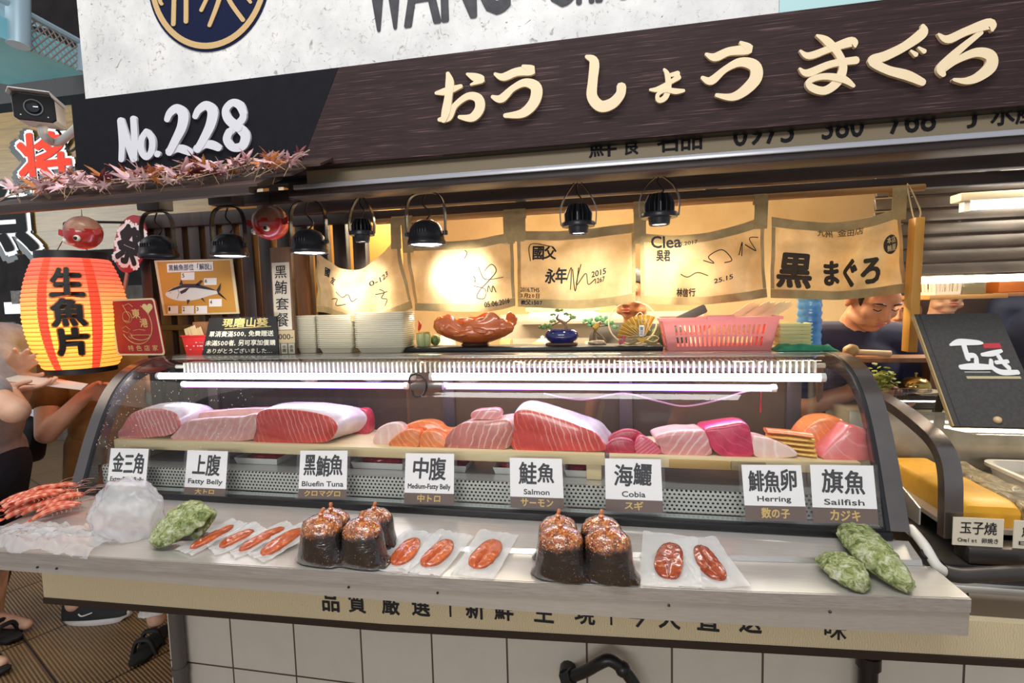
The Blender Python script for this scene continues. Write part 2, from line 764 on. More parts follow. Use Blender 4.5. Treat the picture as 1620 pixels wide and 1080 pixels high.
SKIN2 = plain('tan_skin', 'c98f6a', 0.5, 0, 'bd8160', 30, 0.08, 200, sss=0.2)
HAIR = plain('black_hair', '17120f', 0.45, 0, '241c18', 120, 0.4, 160, (1, 1, 0.1))
# ================================================================== THE SETTING
def tile_mat(name, a, b, joint, w, h, jw, rot, rough=0.35, bump=0.3, offset=0.0):
    t = NT(name)
    v = t.coords((1, 1, 1), rot)
    br = t.n('ShaderNodeTexBrick', offset=offset, squash=1.0)
    for k, x in (('Scale', 1.0), ('Mortar Size', jw), ('Mortar Smooth', 0.1), ('Brick Width', w), ('Row Height', h), ('Bias', 0.0)):
        br.inputs[k].default_value = x
    br.inputs['Color1'].default_value = lin(a)
    br.inputs['Color2'].default_value = lin(b)
    br.inputs['Mortar'].default_value = lin(joint)
    t.l(v, br.inputs['Vector'])
    n1 = t.noise(t.coords(), 9, 5, 0.65)
    t.set(col=t.mix(t.ramp(n1, [(0.45, '000000'), (0.8, '555555')]), br.outputs['Color'], joint), rough=rough)
    inv = t.n('ShaderNodeMath', operation='SUBTRACT')
    inv.inputs[0].default_value = 1.0
    t.l(br.outputs['Fac'], inv.inputs[1])
    t.bump(inv.outputs[0], bump, 0.004)
    return t


# floor: large brown slabs with fine ribs
ft = tile_mat('ribbed_floor_slabs', 'a2835c', '8f7350', '2b2018', 0.62, 0.62, 0.006, (0, 0, 0.42), 0.38)
fv = ft.coords((1, 1, 1), (0, 0, 0.42))
fw = ft.n('ShaderNodeTexWave', wave_type='BANDS', bands_direction='Y')
fw.inputs['Scale'].default_value = 26
fw.inputs['Distortion'].default_value = 1.2
fw.inputs['Detail Scale'].default_value = 6
ft.l(fv, fw.inputs['Vector'])
old = ft.b.inputs['Base Color'].links[0].from_socket
ft.set(col=ft.mix(ft.ramp(fw.outputs['Fac'], [(0.1, '6a5236'), (0.7, 'ffffff')]), '5d472e', old, 'MIX'))
ft.bump(fw.outputs['Fac'], 0.6, 0.004)
struct('floor', MB().span((-7, -3, -0.05), (3.5, 7, 0)), ft.mat)

# tiled counter front with its left return
tw = tile_mat('pale_wall_tiles', 'cfc8bb', 'c8c0b2', '4d4842', 0.2365, 0.30, 0.003, (math.radians(-90), 0, 0), 0.3, 0.25).mat
o = obj('wall_counter_front', MB().span((-1.505, 1.40, 0), (3.2, 1.47, 0.735)), tw, None, 20, None, (-0.312 - 0.2365 * 6, 1.40, 0.245 - 0.30 * 1))
props(o, kind='structure')
tws = tile_mat('pale_side_tiles', 'cfc8bb', 'c8c0b2', '4d4842', 0.2365, 0.30, 0.003, (math.radians(-90), 0, math.radians(90)), 0.3, 0.25).mat
struct('wall_counter_side', MB().span((-1.505, 1.471, 0), (-1.45, 2.0, 0.70)), tws)

# kitchen shell
kw = plain('warm_kitchen_paint', 'c9b088', 0.7, 0, 'b89c72', 3)
struct('wall_back', MB().span((-2.0, 3.5, 0), (3.6, 3.56, 2.6)), kw)
kc = wood('ceiling_boards', 'c99a55', 'a87a3e', 0, 5, 0.55, 16)
mb = MB()
for i in range(14):
    mb.span((-1.95, 1.98 + i * 0.11, 2.1), (1.62, 1.98 + i * 0.11 + 0.104, 2.13), 0.004)
struct('ceiling', mb, kc)
mb = MB()
for i in range(2):   # dark louvre beams under the fascia
    mb.span((-1.3, 1.42 + i * 0.092, 1.865), (2.3, 1.49 + i * 0.092, 1.92), 0.004)
for y0, z0 in ((1.60, 1.815), (1.72, 1.795), (1.91, 1.785)):
    mb.span((-1.3, y0, z0), (2.3, y0 + 0.04, z0 + 0.04), 0.004)
for x in (-1.25, -0.35, 0.33, 1.18):
    mb.span((x, 1.41, 1.921), (x + 0.05, 1.96, 1.96))
    for y0, z0 in ((1.60, 1.855), (1.72, 1.835), (1.91, 1.825)):
        mb.span((x + 0.005, y0 + 0.004, z0), (x + 0.045, y0 + 0.036, 1.921))
struct('trim_louvre_beams', mb, DARKWOOD)
mb = MB()
for i in range(13):   # dark upright slats at the stall's end
    x = -2.106 + i * 0.088
    mb.span((x, 1.97, 0.9), (x + 0.058, 2.01, 1.87), 0.004)
mb.span((-2.12, 1.962, 1.82), (-0.95, 2.02, 1.88), 0.003)
mb.span((-2.12, 1.962, 1.36), (-0.95, 1.969, 1.385), 0.002)
struct('wall_left', mb, DARKWOOD_V)
struct('wall_partition', MB().span((-2.0, 2.30, 0.0), (-0.98, 2.33, 2.09)), plain('amber_board', 'c08a43', 0.6, 0, 'a8722f', 4))
mb = MB().bar(at(478, 440, 1.93) + V3((0, 0, 0.1)), at(492, 560, 1.93) + V3((0, 0, -0.12)), 0.048, 0.03, (0, 1, 0), 0.003)
struct('trim_post', mb, BROWNWOOD)
struct('wall_back_dark', MB().span((1.72, 3.40, 0.0), (3.6, 3.44, 2.5)), plain('dark_red_brown_paint', '4a352b', 0.7, 0, '33251f', 3))
# roller shutter of the next stall, dark slats
mb = MB()
ZS0 = at(1530, 424, 2.42).z
for i in range(8):
    z = ZS0 + i * 0.055
    mb.box((2.15, 2.42, z), (2.1, 0.018, 0.05), Matrix.Rotation(math.radians(-14), 3, 'X'), 0.004)
struct('trim_shutter', mb, plain('dark_shutter_slats', '3b332d', 0.35, 0.3, '2c2622', 8))
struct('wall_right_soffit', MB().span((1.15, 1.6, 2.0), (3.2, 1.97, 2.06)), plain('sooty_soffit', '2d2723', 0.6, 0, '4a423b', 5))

# ------------------------------------------------------------------ ledge (steel counter shelf in front of the case)
FR = [(-1.95, 1.012), (-1.2, 1.04), (-0.224, 1.078), (0.25, 1.108), (0.72, 1.15)]
BK = [(-1.95, 1.115), (-1.244, 1.15), (-0.626, 1.172), (0.316, 1.240), (0.72, 1.275)]


def poly_y(P, x):
    for (a, b), (c, d) in zip(P, P[1:]):
        if x <= c:
            return b + (d - b) * (x - a) / (c - a)
    return P[-1][1]


LZ = 0.82
xs = [-1.80 + 2.52 * i / 24 for i in range(25)]
ledge = thing('serving_ledge', 'long brushed steel ledge in front of the glass fish case, seafood laid out on it', 'counter', (-0.5, 1.1, LZ))
mb = MB()
rings = []
for x in xs:
    f, b = poly_y(FR, x), poly_y(BK, x)
    lh = 0.074 + 0.012 * x
    rings.append([V3((x, f, LZ)), V3((x, f, LZ - lh)), V3((x, f + 0.012, LZ - lh - 0.003)), V3((x, b + 0.018, LZ - lh - 0.003)), V3((x, b + 0.018, LZ - 0.02)), V3((x, b, LZ))])
mb.loft(rings)
obj('shelf_top', mb, STEEL, ledge, 30)
mb = MB()
rings = []
for x in xs:
    f = poly_y(FR, x)
    rings.append([V3((x, f - 0.004, LZ - 0.001)), V3((x, f - 0.004, LZ - 0.030)), V3((x, f - 0.0005, LZ - 0.031)), V3((x, f - 0.0005, LZ - 0.001))])
mb.loft(rings)
obj('front_lip', mb, steel('front_lip_steel', 'b0a79e', 0.36), ledge, 30)
mb = MB()
rings = []
for x in [-1.76 + 2.46 * i / 20 for i in range(21)]:
    b = poly_y(BK, x)
    rings.append([V3((x, b, LZ + 0.0005)), V3((x, b + 0.004, LZ + 0.012)), V3((x, 1.332, 0.851)), V3((x, 1.336, 0.846)), V3((x, 1.334, LZ - 0.03)), V3((x, b + 0.02, LZ - 0.019))])
mb.loft(rings)
obj('back_upstand', mb, steel('upstand_steel', 'c4bcb4', 0.3), ledge, 30)
for x in (-1.50, -1.44, -0.62, -0.40, 0.12, 0.45):
    obj('rivet', MB().ball((x, poly_y(FR, x) - 0.001, LZ - 0.04), 0.0035, 1), BLACK, ledge)

# ------------------------------------------------------------------ beige banner below the ledge
bl, br_ = at(57, 935, 1.2), at(1500, 1030, 1.2)
ban = thing('counter_banner', 'beige printed banner with black characters under the steel ledge', 'banner', (-0.4, 1.2, 0.65))
bz0, bz1 = 0.588, 0.715
bt = NT('wave_print_paper')
wv = bt.n('ShaderNodeTexWave', wave_type='RINGS', rings_direction='SPHERICAL')
wv.inputs['Scale'].default_value = 60
wv.inputs['Distortion'].default_value = 9
wv.inputs['Detail Scale'].default_value = 1.2
bt.l(bt.coords(), wv.inputs['Vector'])
bt.set(col=bt.ramp(wv.outputs['Fac'], [(0.6, 'd2c19c'), (0.8, 'c6b58f')]), rough=0.6)
BL = lambda x, z, d=0.0: V3((x, 1.2 + (x + 0.4) * 0.02 - d, min(z + max(x + 0.9, 0) * 0.033 + 0.003, 0.728)))
mb = MB().loft([[BL(x, bz1), BL(x, bz0), BL(x, bz0, -0.02), BL(x, bz1, -0.02)] for x in (-1.70, -0.6, 0.5, 2.4)])
obj('printed_sheet', mb, bt.mat, ban, 20)
mb = MB().loft([[BL(x, bz0 - 0.0005, 0.004), BL(x, bz0 - 0.018, 0.004), BL(x, bz0 - 0.018, -0.024), BL(x, bz0 - 0.0005, -0.024)] for x in (-1.70, -0.6, 0.5, 2.4)])
obj('bottom_rail', mb, plain('dark_brown_rail', '2d1f18', 0.45), ban, 20)
mb = MB()
for ch, px in zip('品質嚴選｜新鮮生現｜今天直送', (527, 568, 620, 667, 713, 752, 797, 860, 925, 967, 1008, 1060, 1122, 1190)):
    c = at(px, 975, 1.2)
    w = 0.024 if ch != '｜' else 0.0025
    o_ = BL(c.x - w, 0.618, 0.0012)
    put_text(mb, ch, quad(o_, V3((2 * w, 0, 0)), V3((0, 0, 0.056))), 0.022 if ch != '｜' else 0.0)
c = at(1325, 1000, 1.2)
put_text(mb, '味', quad(BL(c.x - 0.02, 0.612, 0.0012), V3((0.045, 0, 0)), V3((0, 0, 0.05))), 0.012)
obj('lettering', mb, INK, ban, 0)

# ------------------------------------------------------------------ building glimpsed above the next stall (far upper corner)
TEAL = plain('weathered_teal_paint', '8fd6e2', 0.6, 0, '7fc8d6', 4)
ZS = 3.0
a, b, c, d = atz(-60, 34, ZS), atz(131, 112, ZS), atz(131, 118, ZS), atz(14, 134, ZS)
e = atz(-60, 122, ZS)
soff = MB().prism([a, b, c, d, e], (0, 0, 0.12))
struct('ceiling_balcony_soffit', soff, TEAL)
rail = thing('balcony_railing', 'pale blue balcony railing filled with diamond wire mesh, high above the neighbouring stall', 'railing', lerp(a, b, 0.5) + V3((0, 0, 0.12)))
e1 = (b - a)
e1.z = 0
e1.normalize()
nrm = V3((-e1.y, e1.x, 0))


def onrail(px, py):
    r = ray(px, py)
    return CAM + r * ((a - CAM).dot(nrm) / r.dot(nrm))


top0, top1 = onrail(38, 20), onrail(128, 68)
bot0, bot1 = onrail(38, 76), onrail(128, 113)
mb = MB().tube([onrail(-60, -34), onrail(131, 69)], 0.02, 8)
obj('top_rail', mb, plain('pale_blue_metal', 'a9c4d0', 0.4, 0.3), rail)
mb = MB().tube([onrail(29, -60), onrail(29, 72)], 0.055, 12)
obj('post', mb, MC['pale_blue_metal'], rail)
mb = MB()
mb.tube([top1, bot1], 0.022, 8)
obj('end_post', mb, MC['pale_blue_metal'], rail)
mb = MB()
for i in range(-5, 10):
    for s in (0, 1):
        u0, u1 = i / 9, (i + 4.0) / 9
        pts = []
        for k in range(15):
            t = k / 14
            u = u0 + (u1 - u0) * t
            if 0 <= u <= 1:
                v = t if s else 1 - t
                pts.append(lerp(lerp(bot0, bot1, u), lerp(top0, top1, u), v))
        if len(pts) > 1:
            mb.tube(pts, 0.0045, 4)
obj('wire_mesh', mb, plain('grey_wire', 'a39a92', 0.4, 0.5), rail)
struct('wall_upper_block', MB().span((-12, 8.0, 2.4), (-3.0, 8.2, 9.0)), plain('dim_upper_wall', '2e2622', 0.8, 0, '3d322c', 3))
p0 = onrail(45, -14)
struct('ceiling_upper_deck', MB().prism([onrail(36, -10) + nrm * 0.3, onrail(130, 34) + nrm * 0.3, onrail(130, -10) + nrm * 0.9, onrail(60, -40) + nrm * 0.9], (0, 0, 0.05)), plain('pale_blue_deck', 'b6ccd4', 0.6))
# dark beam under the balcony
A0, B0 = at(-40, 141, 3.2), at(140, 136, 3.2)
mb = MB().bar(V3((A0.x - 0.3, 3.2, A0.z)), V3((B0.x + 0.4, 3.2, A0.z)), 0.10, 0.17, (0, 1, 0))
struct('trim_beam', MB().span((-6, 3.15, at(60, 157, 3.15).z), (-1.7, 3.35, at(60, 118, 3.15).z)), plain('sooty_beam', '2a2624', 0.7))
struct('wall_blue_gap', MB().span((-6, 3.42, 2.0), (-1.8, 3.46, at(60, 157, 3.15).z + 0.1)), plain('pale_blue_board', '8fb2bd', 0.7))
# planked wall of the stall opposite the end
pl = NT('yellow_planks')
bv = pl.coords((1, 1, 1))
sep = pl.n('ShaderNodeSeparateXYZ')
pl.l(bv, sep.inputs[0])
mm = pl.n('ShaderNodeMath', operation='MULTIPLY')
mm.inputs[1].default_value = 7.0
pl.l(sep.outputs['Z'], mm.inputs[0])
fr_ = pl.n('ShaderNodeMath', operation='FRACT')
pl.l(mm.outputs[0], fr_.inputs[0])
g = pl.noise(pl.coords((0.6, 1, 9)), 8, 5, 0.6)
pl.set(col=pl.mix(pl.ramp(fr_.outputs[0], [(0.0, '000000'), (0.05, 'ffffff')]), '4a3a1c', pl.ramp(g, [(0.3, '8a6c2e'), (0.7, '664d20')])), rough=0.4)
struct('wall_planked', MB().span((-6.5, 2.9, at(60, 400, 2.9).z), (-2.2, 2.96, at(60, 172, 2.9).z)), pl.mat)
struct('wall_far_aisle', MB().span((-16, 6.2, 0), (-1.9, 6.3, 3.0)), plain('hazy_far_stalls', '463d34', 0.8, 0, '241f1c', 2.5))
# ================================================================== REFRIGERATED GLASS CASE
PROF = [(1.335, 0.872), (1.365, 0.950), (1.397, 1.030), (1.437, 1.112), (1.484, 1.182), (1.55, 1.236), (1.63, 1.262), (1.72, 1.268), (1.92, 1.268)]
PC = [(p.x, p.y) for p in catmull([(y, z, 0) for y, z in PROF], 5)]


def prof_y(z):
    for (a, b), (c, d) in zip(PC, PC[1:]):
        if b <= z <= d and d > b:
            return a + (c - a) * (z - b) / (d - b)
    return PC[0][0]


def offs(path, d):
    out = []
    for i, (y, z) in enumerate(path):
        a, b = path[max(i - 1, 0)], path[min(i + 1, len(path) - 1)]
        t = V3((b[0] - a[0], b[1] - a[1], 0)).normalized()
        out.append((y + t.y * d, z - t.x * d))
    return out


XL, XR = -1.775, 0.705
GLASS = clear('clear_case_glass', 'f8fbfa', 0.9)
case = thing('display_case', 'curved glass refrigerated fish case with brushed steel end frames behind the steel ledge', 'display case', (-0.5, 1.6, 0.74))
for s, x0 in ((0, XL), (1, XR - 0.042)):
    inn = offs(PC, 0.05)
    inn = [p for p in inn if p[1] > 0.86]
    P = [V3((x0, y, z)) for y, z in PC] + [V3((x0, y, z)) for y, z in inn[::-1]]
    mb = MB()
    n = len(PC)
    outer, inner = PC, offs(PC, 0.05)
    rings = [[V3((x0, y, z)), V3((x0 + 0.042, y, z)), V3((x0 + 0.042, y2, z2)), V3((x0, y2, z2))] for (y, z), (y2, z2) in zip(outer, inner)]
    mb.loft(rings)
    obj('end_frame', mb, STEEL_V, case, 40)
    mb = MB()
    xi = XL + 0.042 if s == 0 else XR - 0.042
    sg = 1 if s == 0 else -1
    rings = [[V3((xi + sg * 0.0005, y, z)), V3((xi + sg * 0.009, y, z)), V3((xi + sg * 0.009, y2, z2)), V3((xi + sg * 0.0005, y2, z2))] for (y, z), (y2, z2) in zip(offs(PC, 0.0005), offs(PC, 0.010))]
    mb.loft(rings)
    obj('rubber_seal', mb, BLACK, case, 40)
    mb = MB()
    P = [V3((x0 + 0.018, y, z)) for y, z in offs(PC, 0.05)]
    P += [V3((x0 + 0.018, 1.93, 0.88))]
    P = [V3((x0 + 0.018, max(p.y, 1.38), max(p.z, 0.88))) for p in P]
    mb.prism(P, (0.005, 0, 0))
    obj('side_glass', mb, GLASS, case, 20)
mb = MB().sheet(lambda u, v: V3((lerp(XL + 0.052, XR - 0.052, u), *PC[min(int(round(v * (len(PC) - 1))), len(PC) - 1)])), 6, len(PC) - 6)
v_glass = [i for i in range(len(PC)) if PC[i][0] < 1.725]
mb = MB().sheet(lambda u, v: V3((lerp(XL + 0.052, XR - 0.052, u), *PC[int(round(v * (len(v_glass) - 1)))])), 8, len(v_glass) - 1)
obj('front_glass', mb, GLASS, case, 60)
# droplets on the pane near the end
mb = MB()
rd = random.Random(5)
for _ in range(260):
    u = rd.random() ** 1.6
    z = rd.uniform(0.99, 1.23)
    x = XL + 0.06 + u * 0.55
    y = prof_y(z)
    r = rd.uniform(0.0007, 0.0018)
    mb.ball((x, y - 0.0008, z), (r, r * 0.5, r * 1.2), 1)
obj('water_droplets', mb, plain('water_bead', 'e8eef0', 0.1, 0, spec=0.8), case)['kind'] = 'stuff'
obj('bottom_seal', MB().span((XL + 0.04, 1.325, 0.8515), (XR - 0.04, 1.352, 0.871), 0.003), BLACK, case)
# solid base and inner deck
obj('base_cabinet', MB().span((XL + 0.01, 1.475, 0.742), (XR - 0.01, 1.94, 0.85), 0.004).span((XL + 0.03, 1.35, 0.80), (XR - 0.03, 1.475, 0.851)), STEEL, case)
obj('inner_gutter', MB().span((XL + 0.044, 1.354, 0.8515), (XR - 0.044, 1.395, 0.862)), steel('gutter_steel', '9fb0b2', 0.22), case)
pf = NT('perforated_sheet')
sep = pf.n('ShaderNodeSeparateXYZ')
pf.l(pf.coords(), sep.inputs[0])


def mth(t, op, a, b=None):
    x = t.n('ShaderNodeMath', operation=op)
    for i, q in enumerate((a, b)):
        if q is None:
            continue
        if hasattr(q, 'is_linked'):
            t.l(q, x.inputs[i])
        else:
            x.inputs[i].default_value = q
    return x.outputs[0]


xx = mth(pf, 'MULTIPLY', sep.outputs['X'], 1 / 0.0125)
zz = mth(pf, 'MULTIPLY', sep.outputs['Z'], 1 / 0.0105)
row = mth(pf, 'FLOOR', zz)
sh = mth(pf, 'MULTIPLY', mth(pf, 'FLOORED_MODULO', row, 2.0), 0.5)
fx = mth(pf, 'SUBTRACT', mth(pf, 'FRACT', mth(pf, 'ADD', xx, sh)), 0.5)
fz = mth(pf, 'SUBTRACT', mth(pf, 'FRACT', zz), 0.5)
dd = mth(pf, 'SQRT', mth(pf, 'ADD', mth(pf, 'MULTIPLY', fx, fx), mth(pf, 'MULTIPLY', fz, fz)))
pf.set(col=pf.ramp(dd, [(0.25, '0d0d0e'), (0.31, 'd6d2c8')]), rough=0.35, metal=0.2)
obj('perforated_tray', MB().span((XL + 0.05, 1.405, 0.8625), (XR - 0.05, 1.41, 0.925), 0), pf.mat, case)
obj('inner_deck', MB().span((XL + 0.05, 1.4105, 0.915), (XR - 0.05, 1.92, 0.925)), steel('deck_steel', 'a9a7a5', 0.25), case)
# top slab at the rear, posts and sliding panes behind
obj('top_panel', MB().span((XL + 0.045, 1.722, 1.252), (XR - 0.045, 1.935, 1.268), 0.004), steel('top_steel', 'bfb8a8', 0.18), case)
for px in (150, 712, 990, 1255):
    x = max(min(at(px, 650, 1.93).x, XR - 0.07), XL + 0.05)
    obj('rear_post', MB().span((x - 0.024, 1.915, 0.9255), (x + 0.024, 1.94, 1.2515), 0.003), plain('rear_post_steel', '6f5f5b', 0.35, 0.3), case)
xs_ = [XL + 0.08, -0.62, 0.20, XR - 0.06]
for i in range(3):
    obj('rear_pane', MB().span((xs_[i], 1.926, 0.93), (xs_[i + 1], 1.930, 1.25)), clear('smoky_rear_pane', 'b3a79d', 0.3, 0.30, '8c7c74'), case, 20)
# cooling fins under the top slab
mb = MB()
n = 128
for i in range(n):
    x = lerp(XL + 0.16, XR - 0.10, i / (n - 1))
    mb.span((x, 1.66, 1.212), (x + 0.006, 1.72, 1.248))
mb.tube([(XL + 0.1, 1.69, 1.23), (XR - 0.06, 1.69, 1.23)], 0.008, 8)
obj('cooling_fins', mb, plain('fin_alloy', 'd9d3c4', 0.35, 0.4), case, 0)
# lamps inside
TW = emit('white_tube', 'ffffff', 13.0)
TP = emit('violet_tube', 'a36bff', 5.5)
for x0, x1 in ((-1.665, -0.665), (-0.585, 0.60)):
    f = obj('white_lamp_tube', MB().tube([(x0, 1.605, 1.206), (x1, 1.605, 1.206)], 0.0115, 12), TW, case, label='white lit fluorescent tube')
    for q0, q1 in ((x0 - 0.012, x0 - 0.0002), (x1 + 0.0002, x1 + 0.014)):
        obj('tube_cap', MB().tube([(q0, 1.605, 1.206), (q1, 1.605, 1.206)], 0.013, 12), WHITE, f)
for x0, x1 in ((-1.58, -0.70), (-0.545, 0.475)):
    f = obj('violet_lamp_tube', MB().tube([(x0, 1.628, 1.170), (x1, 1.628, 1.170)], 0.0105, 12), TP, case, label='violet glowing lamp tube')
    for q0, q1 in ((x0 - 0.012, x0 - 0.0002), (x1 + 0.0002, x1 + 0.014)):
        obj('tube_cap', MB().tube([(q0, 1.628, 1.170), (q1, 1.628, 1.170)], 0.012, 12), WHITE, f)
mb = MB().span((-0.668, 1.60, 1.16), (-0.56, 1.64, 1.182), 0.006).tube([(-0.60, 1.60, 1.172), (-0.55, 1.60, 1.172)], 0.012, 10)
obj('lamp_connector', mb, plain('grey_connector', '6d625e', 0.45), case)
mb = MB().tube(catmull([(-0.67, 1.598, 1.185), (-0.66, 1.592, 1.21), (-0.63, 1.59, 1.215), (-0.605, 1.59, 1.19), (-0.615, 1.59, 1.15), (-0.645, 1.59, 1.14), (-0.66, 1.594, 1.16)], 6), 0.0035, 6)
obj('looped_cable', mb, BLACK, case)
mb = MB().tube(catmull([at(860, 622, 1.66), at(920, 632, 1.66), at(985, 622, 1.66), at(1040, 634, 1.66), at(1082, 642, 1.66), at(1130, 634, 1.66), at(1180, 619, 1.66), at(1230, 613, 1.66)], 6), 0.0028, 6)
obj('pink_wire', mb, plain('pink_wire_skin', 'd9b3ac', 0.4), case)
mb = MB().tube(catmull([at(1204, 618, 1.66), at(1203, 640, 1.66), at(1203, 652, 1.66)], 4), [0.002] * 4 + [0.003] * 5, 6)
obj('red_cable_end', mb, plain('red_wire_skin', 'b53a28', 0.4), case)

# ------------------------------------------------------------------ boards inside
def board(name_label, x0, x1, feet):
    t = thing('serving_board', name_label, 'board', ((x0 + x1) / 2, 1.54, 0.9255), 'pine boards in the glass case')
    obj('plank', MB().span((x0, 1.448, 0.972), (x1, 1.665, 1.004), 0.002), PINE, t)
    for fx in feet:
        obj('foot', MB().span((fx - 0.022, 1.456, 0.9256), (fx + 0.022, 1.65, 0.9718), 0.002), PINE, t)
    return t


board('long pine board on two feet carrying the big tuna and salmon pieces', -1.718, -0.018, (-1.66, -0.05))
t = board('shorter pine board beneath the magenta tuna, herring roe and swordfish pieces', -0.006, 0.645, (0.10, 0.62))
obj('front_strip', MB().span((0.16, 1.438, 0.975), (0.318, 1.4475, 0.998), 0.001), wood('tan_strip_wood', 'c59d5c', 'a67f44', 0, 8, 0.5, 12), t)
obj('front_strip', MB().span((0.322, 1.438, 0.975), (0.41, 1.4475, 0.998), 0.001), wood('ash_strip_wood', 'a58c62', '8a744f', 0, 8, 0.5, 12), t)
# ================================================================== SHOP SIGNS
SY = 1.30
Z0, Z1 = 1.838, 2.088
sign = thing('shop_sign', 'long dark shop sign over the stall reading No.228 and pale hiragana on wood grain', 'sign', (-0.1, SY, Z0))
xb = at(475, 258, SY).x
xt = at(535, 100, SY).x
x0 = -1.587
obj('number_panel', MB().prism([(x0, SY, Z0), (xb, SY, Z0), (xt, SY, Z1), (x0, SY, Z1)], (0, 0.015, 0)), plain('charcoal_sign_vinyl', '1b1b21', 0.7, 0, '17171d', 30, spec=0.12), sign, 20)
gr = NT('wood_grain_vinyl')
g1 = gr.noise(gr.coords((0.35, 1, 14)), 9, 6, 0.65, 0.3)
g2 = gr.noise(gr.coords((0.5, 1, 30)), 14, 3, 0.6)
gr.set(col=gr.mix(gr.ramp(g2, [(0.58, '000000'), (0.70, 'ffffff')]), gr.ramp(g1, [(0.3, '261a1a'), (0.7, '3e2c2b')]), '75595a'), rough=0.6)
gr.b.inputs['Specular IOR Level'].default_value = 0.2
obj('wood_grain_panel', MB().prism([(xb + 0.0008, SY, Z0), (2.2, SY, Z0), (2.2, SY, Z1), (xt + 0.0008, SY, Z1)], (0, 0.015, 0)), gr.mat, sign, 20)
obj('backing_frame', MB().span((x0 + 0.01, SY + 0.0155, Z0 + 0.004), (2.2, SY + 0.06, Z1 - 0.004)), BLACK, sign)
on = lambda x, y: at(x, y, SY) - V3((0, 0.0008, 0))
SILVER = plain('silver_letter_acrylic', 'd8d8de', 0.4)
num = [
    [(194, 191, 9), (196, 225, 8), (195, 254, 7)], [(195, 193, 8), (205, 226, 9), (215, 253, 9)], [(214, 188, 8), (216, 225, 8), (216, 250, 6)],
    [(235, 208, 7), (227, 222, 8), (227, 240, 8), (235, 250, 7), (243, 240, 8), (244, 222, 8), (236, 209, 7)],
    [(251, 244, 8), (253, 245, 8)],
    [(267, 191, 7), (272, 180, 9), (283, 173, 11), (293, 182, 13), (291, 202, 12), (280, 225, 10), (271, 243, 9)], [(270, 241, 11), (282, 236, 9), (293, 237, 11), (304, 242, 9)],
    [(311, 186, 7), (317, 175, 9), (329, 168, 11), (339, 177, 13), (336, 198, 12), (325, 221, 10), (315, 238, 9)], [(314, 237, 11), (326, 230, 9), (338, 230, 11), (349, 235, 9)],
    [(388, 182, 9), (382, 168, 11), (370, 164, 9), (360, 175, 9), (364, 190, 11), (380, 203, 12)], [(372, 197, 11), (384, 206, 12), (391, 217, 12), (386, 232, 11), (371, 234, 10), (362, 222, 10), (366, 209, 9)], [(364, 213, 9), (376, 200, 9), (386, 190, 9), (388, 181, 8)]]
mb = MB()
for s_ in num:
    brush(mb, [(a, b, w * 1.28) for a, b, w in s_], on, 0.005)
obj('number_lettering', mb, SILVER, sign, 30, 'raised silver No.228')
kana_ = [
    # o
    [(710, 118, 6), (713, 132, 13), (711, 155, 12), (707, 178, 13), (703, 193, 8)], [(691, 149, 5), (708, 146, 12), (731, 138, 6)],
    [(696, 191, 6), (710, 187, 13), (722, 168, 9), (742, 154, 11), (758, 158, 15), (760, 174, 15), (748, 188, 13), (728, 187, 6)], [(740, 119, 4), (752, 124, 13), (763, 128, 11), (746, 136, 3)],
    # u
    [(784, 119, 5), (797, 124, 12), (818, 116, 13), (842, 113, 15), (828, 107, 5)], [(780, 155, 6), (794, 158, 13), (812, 142, 10), (832, 133, 13), (849, 141, 18), (846, 163, 17), (828, 181, 14), (800, 185, 7)],
    # shi
    [(928, 92, 6), (940, 100, 15), (938, 130, 15), (937, 155, 17), (950, 170, 18), (968, 166, 17), (981, 152, 15), (983, 139, 15)],
    # yo (small)
    [(1050, 112, 4), (1055, 120, 8), (1057, 140, 9), (1052, 156, 9), (1042, 161, 8), (1040, 152, 6), (1052, 145, 7), (1068, 147, 9), (1081, 146, 5)], [(1055, 122, 5), (1072, 118, 8)], [(1028, 144, 4), (1040, 143, 8), (1060, 132, 7), (1073, 124, 9)],
    # u
    [(1116, 88, 5), (1130, 93, 13), (1152, 84, 13), (1183, 80, 15), (1170, 70, 5)], [(1110, 125, 6), (1124, 130, 13), (1146, 112, 10), (1170, 101, 14), (1192, 107, 19), (1194, 126, 19), (1176, 146, 16), (1156, 156, 12), (1132, 153, 6)],
    # ma
    [(1264, 83, 4), (1278, 91, 11), (1310, 80, 11), (1345, 69, 15), (1350, 77, 4)], [(1263, 111, 4), (1276, 118, 12), (1312, 104, 11), (1352, 98, 12)],
    [(1290, 59, 4), (1306, 68, 13), (1324, 88, 12), (1331, 110, 13), (1322, 132, 14), (1302, 146, 13), (1281, 141, 12), (1278, 131, 9), (1300, 124, 10), (1330, 128, 12), (1347, 139, 6)],
    # gu
    [(1457, 43, 6), (1456, 55, 16), (1428, 76, 14), (1398, 91, 15), (1377, 99, 15), (1400, 113, 14), (1432, 122, 16), (1456, 133, 12)], [(1438, 83, 4), (1446, 89, 8)], [(1450, 78, 4), (1459, 84, 8)],
    # ro
    [(1481, 57, 4), (1496, 65, 13), (1526, 52, 13), (1562, 41, 17), (1565, 52, 4)], [(1548, 54, 8), (1518, 78, 11), (1496, 98, 13), (1485, 112, 15), (1488, 121, 9)],
    [(1488, 114, 8), (1510, 98, 10), (1540, 86, 14), (1562, 91, 18), (1563, 108, 18), (1544, 124, 15), (1524, 131, 11), (1504, 129, 5)]]
kana_n, k0 = (4, 2, 1, 3, 2, 3, 3, 3), 0
for cnt in kana_n:
    mb = MB()
    for s_ in kana_[k0:k0 + cnt]:
        brush(mb, s_, on, 0.007)
    k0 += cnt
    obj('hiragana_character', mb, plain('gold_letter_acrylic', 'f3ddb6', 0.4), sign, 30, 'raised pale gold hiragana')
